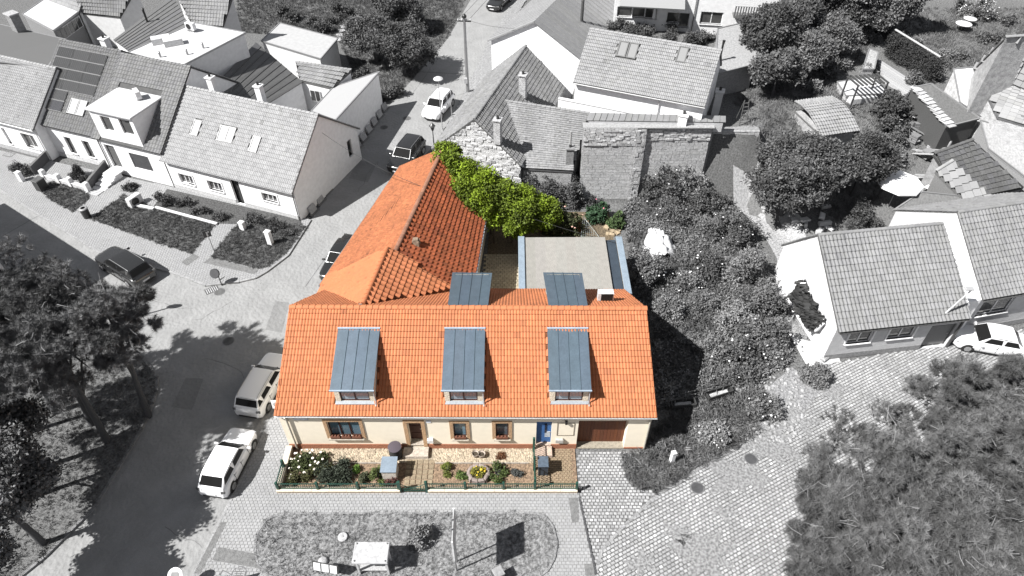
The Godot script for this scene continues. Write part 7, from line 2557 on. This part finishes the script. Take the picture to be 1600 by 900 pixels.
	for k in 8:
		var b := mb(g(0.06))
		b.box(Vector3(-1.3 + k * 0.36, 1.9, -0.6), Vector3(0.14, 0.08, 1.6))
		part("slat", b, M.wood, t)
	for k in [[-1.3, 0.1], [1.25, 0.1], [-1.3, -1.3], [1.25, -1.3]]:
		var b := mb(g(0.07))
		b.box(Vector3(k[0], 0.93, k[1]), Vector3(0.1, 1.9, 0.1))
		part("post", b, M.wood, t)
	var wbh := mb(g(0.7))
	wbh.cbox(Vector3(0, 0.3, -0.6), Vector3(2.2, 0.5, 0.8), 0.03)
	part("bench", wbh, M.paint, t)
	# timber retaining steps and hedge
	t = thing("timber_bank", "stepped bank of pale timber boards below the clipped hedge", "retaining wall", hgp(1398, 122))
	for k in 7:
		var b := mb(vary(g(0.42), 0.08), t)
		var a := hgp(1370 + k * 1.5, 98 + k * 4.5, 0.15 + k * -0.02)
		var c := hgp(1428 - k * 2.0, 136 + k * 2.5, 0.15)
		b.bar(a, c, 0.22, 0.3)
		part("board", b, M.wood, t)
	var ha := hgp(1384, 84)
	var hc := hgp(1452, 128)
	t = thing("hedge_wall", "dark clipped hedge behind the stepped timber bank", "hedge", ha)
	var xs := []
	var cs := []
	for i in 1500:
		var p := ha.lerp(hc, rng.randf()) + Vector3(rng.randfn() * 0.18, rng.randf() * 2.0, rng.randfn() * 0.18) - t.position
		xs.append(Transform3D(rbasis(0.9), p)); cs.append(vary(g(0.04), 0.3))
	scatter("foliage", "small", xs, cs, t)
	var cpg := mb(g(0.55), t)
	cpg.bar(ha + Vector3(0, 2.15, 0), hc + Vector3(0, 2.15, 0), 0.14, 0.08)
	part("top_board", cpg, M.wood, t)
	block("stone_stair", "coursed stone stair wall beside the garden beds", "wall", [[1348, 108, 1.2], [1366, 108, 1.2], [1372, 82, 1.2], [1358, 76, 1.2]], 5.0, g(0.35), M.stone, "flat", g(0.42), M.stone, 6, 0.3, 0.33, "wave", "", true)
	# parasol
	var pp := hgp(1412, 330)
	t = thing("parasol", "large white octagonal parasol in the upper yard", "parasol", Vector3(pp.x, pp.y, pp.z))
	var top := gp(1410, 276, pp.y + 2.75)
	t.position = Vector3(top.x, pp.y, top.z)
	var pb := mb(g(0.85))
	for k in 8:
		var a := TAU * (k + 0.5) / 8
		var b := TAU * (k + 1.5) / 8
		pb.tri(Vector3(0, 2.8, 0), Vector3(cos(a) * 1.6, 2.3, sin(a) * 1.6), Vector3(cos(b) * 1.6, 2.3, sin(b) * 1.6))
		pb.quad(Vector3(cos(a) * 1.6, 2.15, sin(a) * 1.6), Vector3(cos(a) * 1.6, 2.3, sin(a) * 1.6), Vector3(cos(b) * 1.6, 2.3, sin(b) * 1.6), Vector3(cos(b) * 1.6, 2.15, sin(b) * 1.6))
	part("canopy", pb, M.cloth, t)
	for k in 8:
		var a := TAU * (k + 0.5) / 8
		var rbb := mb(g(0.4))
		rbb.tube([Vector3(0, 2.76, 0), Vector3(cos(a) * 1.58, 2.26, sin(a) * 1.58)], [0.015, 0.015], 5)
		part("rib", rbb, M.metal, t)
	var pq := mb(g(0.5))
	pq.tube([Vector3.ZERO, Vector3(0, 2.75, 0)], [0.03, 0.03], 8)
	part("pole", pq, M.metal, t)
	# satellite dish, chairs
	var dp := hgp(1446, 205)
	t = thing("satellite_dish", "round white satellite dish standing in the upper yard", "satellite dish", dp)
	var db := mb(g(0.65))
	db.grid(_oval(Vector3(0, 1.0, 0), 0.7, 0.6, 0.15, 0.0))
	part("dish", db, M.paint, t)
	db = mb(g(0.3))
	db.tube([Vector3.ZERO, Vector3(0, 1.05, 0)], [0.04, 0.04], 6)
	part("mast", db, M.metal, t)
	for q in [[1448, 300], [1458, 292]]:
		var cp := hgp(q[0], q[1])
		var ch := thing("garden_chair", "white moulded garden chair beside the large parasol", "chair", cp, rng.randf() * 6, "white chairs by the parasol")
		var b := mb(g(0.7))
		b.cbox(Vector3(0, 0.42, 0), Vector3(0.5, 0.05, 0.5), 0.02)
		part("seat", b, M.paint, ch)
		b = mb(g(0.7))
		b.box(Vector3(0, 0.7, -0.24), Vector3(0.48, 0.5, 0.04), Basis(Vector3.RIGHT, -0.2))
		part("backrest", b, M.paint, ch)
		for k in [[-0.22, -0.22], [0.22, -0.22], [-0.22, 0.22], [0.22, 0.22]]:
			b = mb(g(0.65))
			b.box(Vector3(k[0], 0.2, k[1]), Vector3(0.05, 0.42, 0.05))
			part("leg", b, M.paint, ch)
	# clutter of the upper yard
	for k in 34:
		var px := rng.randf_range(1430, 1560) if k % 2 == 0 else rng.randf_range(1395, 1475)
		var py := rng.randf_range(205, 312) if k % 2 == 0 else rng.randf_range(190, 262)
		var jp := hgp(px, py)
		var kind := k % 4
		var jt := thing(["stacked_boards", "old_crate", "plastic_drum", "leaning_plank"][kind], ["pile of weathered boards dumped in the cluttered upper yard", "old wooden crate standing in the cluttered upper yard", "pale plastic drum standing in the cluttered upper yard", "long plank leaning on the junk of the upper yard"][kind], ["boards", "crate", "drum", "plank"][kind], jp, rng.randf() * 6.0, "junk in the upper yard")
		if kind == 0:
			for j in 4:
				var b := mb(vary(g(0.35), 0.4))
				b.box(Vector3(rng.randf_range(-0.1, 0.1), 0.06 + j * 0.07, (j % 2) * 0.1), Vector3(rng.randf_range(1.2, 2.2), 0.05, 0.2), Basis(Vector3.UP, rng.randf_range(-0.2, 0.2)))
				part("board", b, M.wood, jt)
		elif kind == 1:
			for j in 4:
				var b := mb(vary(g(0.25), 0.3))
				b.box(Vector3(0, 0.1 + j * 0.16, 0), Vector3(0.7, 0.12, 0.55))
				part("slat", b, M.wood, jt)
		elif kind == 2:
			var b := mb(vary(g(0.5), 0.3))
			b.lathe(Vector3.ZERO, [[0.26, 0.0], [0.3, 0.3], [0.28, 0.7], [0.2, 0.78], [0.0, 0.8]], 12)
			part("barrel", b, M.paint, jt)
		else:
			var b := mb(vary(g(0.45), 0.3))
			b.box(Vector3(0, 0.5, 0), Vector3(2.0, 0.05, 0.22), Basis(Vector3.BACK, 0.45))
			part("plank", b, M.wood, jt)
	# round table in the upper garden
	for q in [[1501, 48, 0.55], [1511, 40, 0.45]]:
		var tp := hgp(q[0], q[1])
		var tt := thing("garden_table", "round white " + ("low" if q[2] < 0.5 else "wide") + " table on the upper lawn", "table", tp)
		var b := mb(g(0.65))
		b.lathe(Vector3(0, 0.62, 0), [[0.0, 0.0], [0.62 * q[2] * 2, 0.0], [0.62 * q[2] * 2, 0.05], [0.0, 0.06]], 18)
		part("top", b, M.paint, tt)
		b = mb(g(0.3))
		b.tube([Vector3.ZERO, Vector3(0, 0.62, 0)], [0.05, 0.04], 8)
		part("pedestal", b, M.metal, tt)
func plants() -> void:
	var lot := gpl([[1020, 640], [1022, 600], [1018, 500], [990, 470], [985, 392], [975, 330], [1010, 300], [1060, 292], [1130, 300], [1158, 352], [1196, 430], [1222, 505], [1230, 565], [1180, 590], [1110, 612]])
	sheet("overgrown_lot", lot, 0.01, g(0.16), M.soil, 0.0, "dark weedy soil of the overgrown lot")
	cover("undergrowth", "tangled weeds and brambles filling the overgrown lot", lot, "small", 42.0, g(0.125), 1.2, 0.08, false, 0.45, self, -0.22, 0.35)
	cover("tall_weeds", "tall grass and nettles standing in the overgrown lot", lot, "reed", 16.0, g(0.16), 0.95, 0.0, false, 0.4)
	var spots := [[1030, 300, 1.9, 2.2], [1072, 296, 2.1, 2.2], [1050, 330, 1.4, 1.2], [1105, 318, 1.5, 1.6], [1138, 365, 2.0, 1.9], [1165, 425, 1.9, 1.8], [1100, 415, 1.3, 1.0], [1180, 470, 1.8, 1.6], [1066, 440, 1.2, 0.9], [1148, 500, 1.5, 1.2], [1190, 530, 1.7, 1.7], [1095, 470, 1.1, 0.9], [1150, 562, 1.6, 1.3], [1112, 545, 1.1, 0.9], [1010, 430, 1.2, 1.6], [1040, 480, 1.0, 1.0], [1190, 632, 0.9, 0.8], [1272, 582, 0.8, 0.7], [1110, 672, 0.9, 0.5]]
	var words := ["broad", "rounded", "loose"]
	for i in spots.size():
		var q: Array = spots[i]
		shrub("wild_shrub", "overgrown wild shrub standing in the weedy lot", gp(q[0], q[1] + 12), Vector3(q[2] * 1.05, q[3] * 1.35, q[2] * 0.95), g(rng.randf_range(0.07, 0.2)), "small", 460, 1.3, 14 if i % 2 == 0 else 0, g(0.6), "wild shrubs in the overgrown lot")
	cover("weeds", "weeds along the wire fence beside the cobbles", gpl([[1010, 690], [1050, 650], [1180, 606], [1200, 640], [1150, 668], [1050, 706]]), "reed", 34.0, g(0.16), 0.9, 0.0, false, 0.4)
	# trees on the slope
	tree("dark_tree", "large dark spruce like tree above the sandy path", hgp(1222, 335), 6.6, Vector3(3.2, 3.0, 3.0), g(0.085), "small", 70, 110, 1.35, 0.2)
	tree("dark_tree", "dense dark tree beside the large white parasol", hgp(1330, 305), 5.2, Vector3(2.0, 2.2, 1.9), g(0.065), "small", 40, 90, 1.3, 0.16)
	shrub("yard_shrub", "feathery grey shrub behind the low grey house", hgp(1345, 352), Vector3(1.3, 1.6, 1.1), g(0.075), "small", 260, 1.1)
	shrub("yard_shrub", "dense round laurel bush beside the dark pergola", hgp(1392, 186), Vector3(1.9, 2.2, 1.6), g(0.06), "broad", 420, 1.0)
	var upper := gpl([[1185, 150], [1200, 60], [1300, 60], [1400, 20], [1600, 20], [1640, 120], [1500, 100], [1440, 130], [1380, 60], [1320, 110], [1260, 150]], 5.6)
	cover("garden_grass", "rough grass and weeds of the upper gardens", upper, "grass", 22.0, g(0.14), 1.7, 0.0, true, 0.35)
	for q in [[1195, 90, 6.0, 2.6], [1225, 60, 5.0, 2.2], [1250, 100, 4.0, 1.8], [1205, 130, 4.0, 1.8], [1235, 20, 6.0, 3.0], [1285, 30, 6.0, 3.0], [1330, 40, 5.5, 2.8], [1380, 25, 5.5, 2.8], [1290, 75, 3.6, 1.7]]:
		tree("garden_tree", "leafy garden tree on the upper slope", hgp(q[0], q[1] + 22), q[2], Vector3(q[3], q[3] * 0.9, q[3]), g(rng.randf_range(0.07, 0.13)), "small", 30, 70, 1.6, 0.12, "tree", Vector3.ZERO, "trees on the upper slope")
	for q in [[1350, 60], [1375, 45], [1400, 60], [1420, 75], [1445, 92], [1470, 100], [1490, 85], [1430, 130], [1460, 118], [1545, 60], [1570, 30], [1530, 25], [1500, 12], [1290, 110], [1265, 130], [1310, 95], [1350, 118], [1410, 210], [1390, 220], [1375, 235], [1400, 240], [1380, 200]]:
		shrub("slope_shrub", "small shrub in the terraced upper gardens", hgp(q[0], q[1] + 6), Vector3(rng.randf_range(0.8, 1.3), rng.randf_range(0.7, 1.3), 1.0), g(rng.randf_range(0.07, 0.15)), "small", 100, 1.5, 0, g(0.7), "shrubs in the upper gardens")
	shrub("blossom_bush", "bush covered with pale blossom in the upper garden", hgp(1525, 26), Vector3(1.7, 1.7, 1.3), g(0.16), "small", 200, 1.4, 60, g(0.7))
	cover("garden_grass", "thin grass and weeds of the slope around the small hut", gpl([[1140, 196], [1190, 150], [1330, 170], [1440, 205], [1425, 262], [1330, 320], [1180, 262]], 3.0), "grass", 22.0, g(0.15), 1.7, 0.0, true, 0.35)
	# trees by the upper street
	tree("street_tree", "broad leafy tree overhanging the upper street", gp(632, 118), 5.4, Vector3(3.0, 2.5, 2.8), g(0.08), "small", 50, 90, 1.5, 0.18)
	tree("street_tree", "second leafy tree beside the one over the upper street", gp(588, 98), 5.0, Vector3(2.6, 2.3, 2.4), g(0.085), "small", 40, 85, 1.5, 0.16)
	tree("street_tree", "leafy tree at the far end of the back garden", gp(625, 50), 5.0, Vector3(3.0, 2.3, 2.6), g(0.085), "small", 40, 85, 1.5, 0.16)
	cover("garden_grass", "rough grass of the back gardens beside the upper street", gpl([[372, 50], [372, -30], [735, -20], [700, 58], [655, 110], [600, 165], [560, 130], [530, 60]]), "grass", 22.0, g(0.11), 1.7, 0.0, false, 0.35)
	for q in [[505, 45], [490, 30], [520, 30], [445, 15], [460, 25], [565, 110], [640, 20], [670, 40], [600, 150], [618, 140], [545, 20], [530, 10]]:
		shrub("back_garden_shrub", "shrub in the back gardens beside the upper street", gp(q[0], q[1] + 8), Vector3(rng.randf_range(0.9, 1.5), rng.randf_range(0.8, 1.4), 1.1), g(rng.randf_range(0.045, 0.08)), "small", 110, 1.6, 0, g(0.7), "shrubs in the back gardens")
	# garden path slabs
	for k in 7:
		var p := gp(546, 22).lerp(gp(528, 62), k / 6.0)
		var st := thing("path_slab", "pale slab of the path across the back garden", "slab", p, 0.4, "path slabs in the back garden")
		var b := mb(g(0.5))
		b.cbox(Vector3(0, 0.02, 0), Vector3(0.7, 0.08, 0.8), 0.02)
		part("slab", b, M.stone, st)
	# roadside pines, lower corners
	var pn := g(0.12)
	for q in [[-21.3, -21.5, 11.0, 3.3, 7.9], [-25.0, -23.4, 11.0, 3.5, 8.0], [-24.6, -19.6, 11.0, 3.6, 7.6], [-19.7, -23.2, 9.5, 2.0, 7.2], [-22.6, -22.6, 10.5, 3.4, 7.0], [-27.0, -21.5, 11.0, 3.4, 8.0]]:
		tree("pine_tree", "dark pine crowding the bank at the street corner", Vector3(q[0] - 0.8, 0.1, q[1] + 0.5), q[2], Vector3(q[3], q[3] * 0.75, q[3]), pn, "pine", 66, 34, 1.2, 0.2, "tree", Vector3(0.8, 0, -0.5), "pines at the street corner", q[4])
	for q in [[-22.7, -15.2, 7.6, 2.6, 5.4], [-24.6, -17.6, 8.0, 2.6, 5.8], [-22.9, -12.0, 7.0, 2.3, 5.0]]:
		tree("roadside_tree", "leafy tree beside the pines at the street corner", Vector3(q[0], 0.1, q[1]), q[2], Vector3(q[3], q[3] * 0.8, q[3]), g(0.11), "small", 40, 80, 1.4, 0.18, "tree", Vector3.ZERO, "leafy trees at the street corner", q[4])
	for q in [[16.2, -14.6, 8.6, 3.4, 6.6], [20.4, -17.4, 9.0, 3.2, 6.8], [16.0, -11.6, 8.6, 3.4, 6.4], [20.3, -14.0, 9.2, 3.8, 6.9], [18.0, -10.5, 8.8, 3.4, 6.4], [23.4, -18.0, 9.0, 3.2, 6.8], [12.9, -12.2, 7.6, 1.9, 5.6], [13.6, -14.2, 7.6, 1.6, 5.8]]:
		tree("square_pine", "bushy pine at the edge of the cobbled square", Vector3(q[0], 0.0, q[1]), q[2], Vector3(q[3], q[3] * 0.72, q[3]), g(0.11), "pine", 100, 34, 1.15, 0.2, "tree", Vector3.ZERO, "pines on the cobbled square", q[4])
func rest() -> void:
	row_houses()
	street_things()
	centre()
	right_side()
	plants()
func _ready() -> void:
	rng.seed = 20240
	# camera, sky, sun, exposure
	var cam := Camera3D.new()
	cam.name = "camera"
	cam.fov = rad_to_deg(2.0 * atan(450.0 / FOC))
	cam.position = Vector3(0, CAM_H, 0)
	cam.rotation.x = -deg_to_rad(PITCH)
	cam.near = 0.5; cam.far = 3000.0
	add_child(cam)
	cam.current = true
	var sm := ProceduralSkyMaterial.new()
	sm.sky_top_color = Color(0.40, 0.41, 0.43)
	sm.sky_horizon_color = Color(0.60, 0.60, 0.61)
	sm.ground_horizon_color = Color(0.60, 0.60, 0.61)
	sm.ground_bottom_color = Color(0.35, 0.35, 0.35)
	var sky := Sky.new()
	sky.sky_material = sm
	var env := Environment.new()
	env.background_mode = Environment.BG_SKY
	env.sky = sky
	env.background_energy_multiplier = 1.0
	env.tonemap_mode = Environment.TONE_MAPPER_LINEAR
	env.tonemap_exposure = 2.35
	env.sdfgi_enabled = true; env.ssao_enabled = true; env.ssil_enabled = true
	var we := WorldEnvironment.new()
	we.name = "environment"
	we.environment = env
	add_child(we)
	var sun := DirectionalLight3D.new()
	sun.name = "sun"
	sun.light_energy = 1.4
	sun.light_color = Color(1.0, 0.995, 0.985)
	sun.light_angular_distance = 0.5
	sun.shadow_enabled = true
	add_child(sun)
	sun.look_at_from_position(Vector3.ZERO, Vector3(0.592, -0.759, -0.273))
	make_materials()
	make_leaves()
	build_setting()
	main_house()
	wing()
	courtyard()
	front_garden()
	rest()
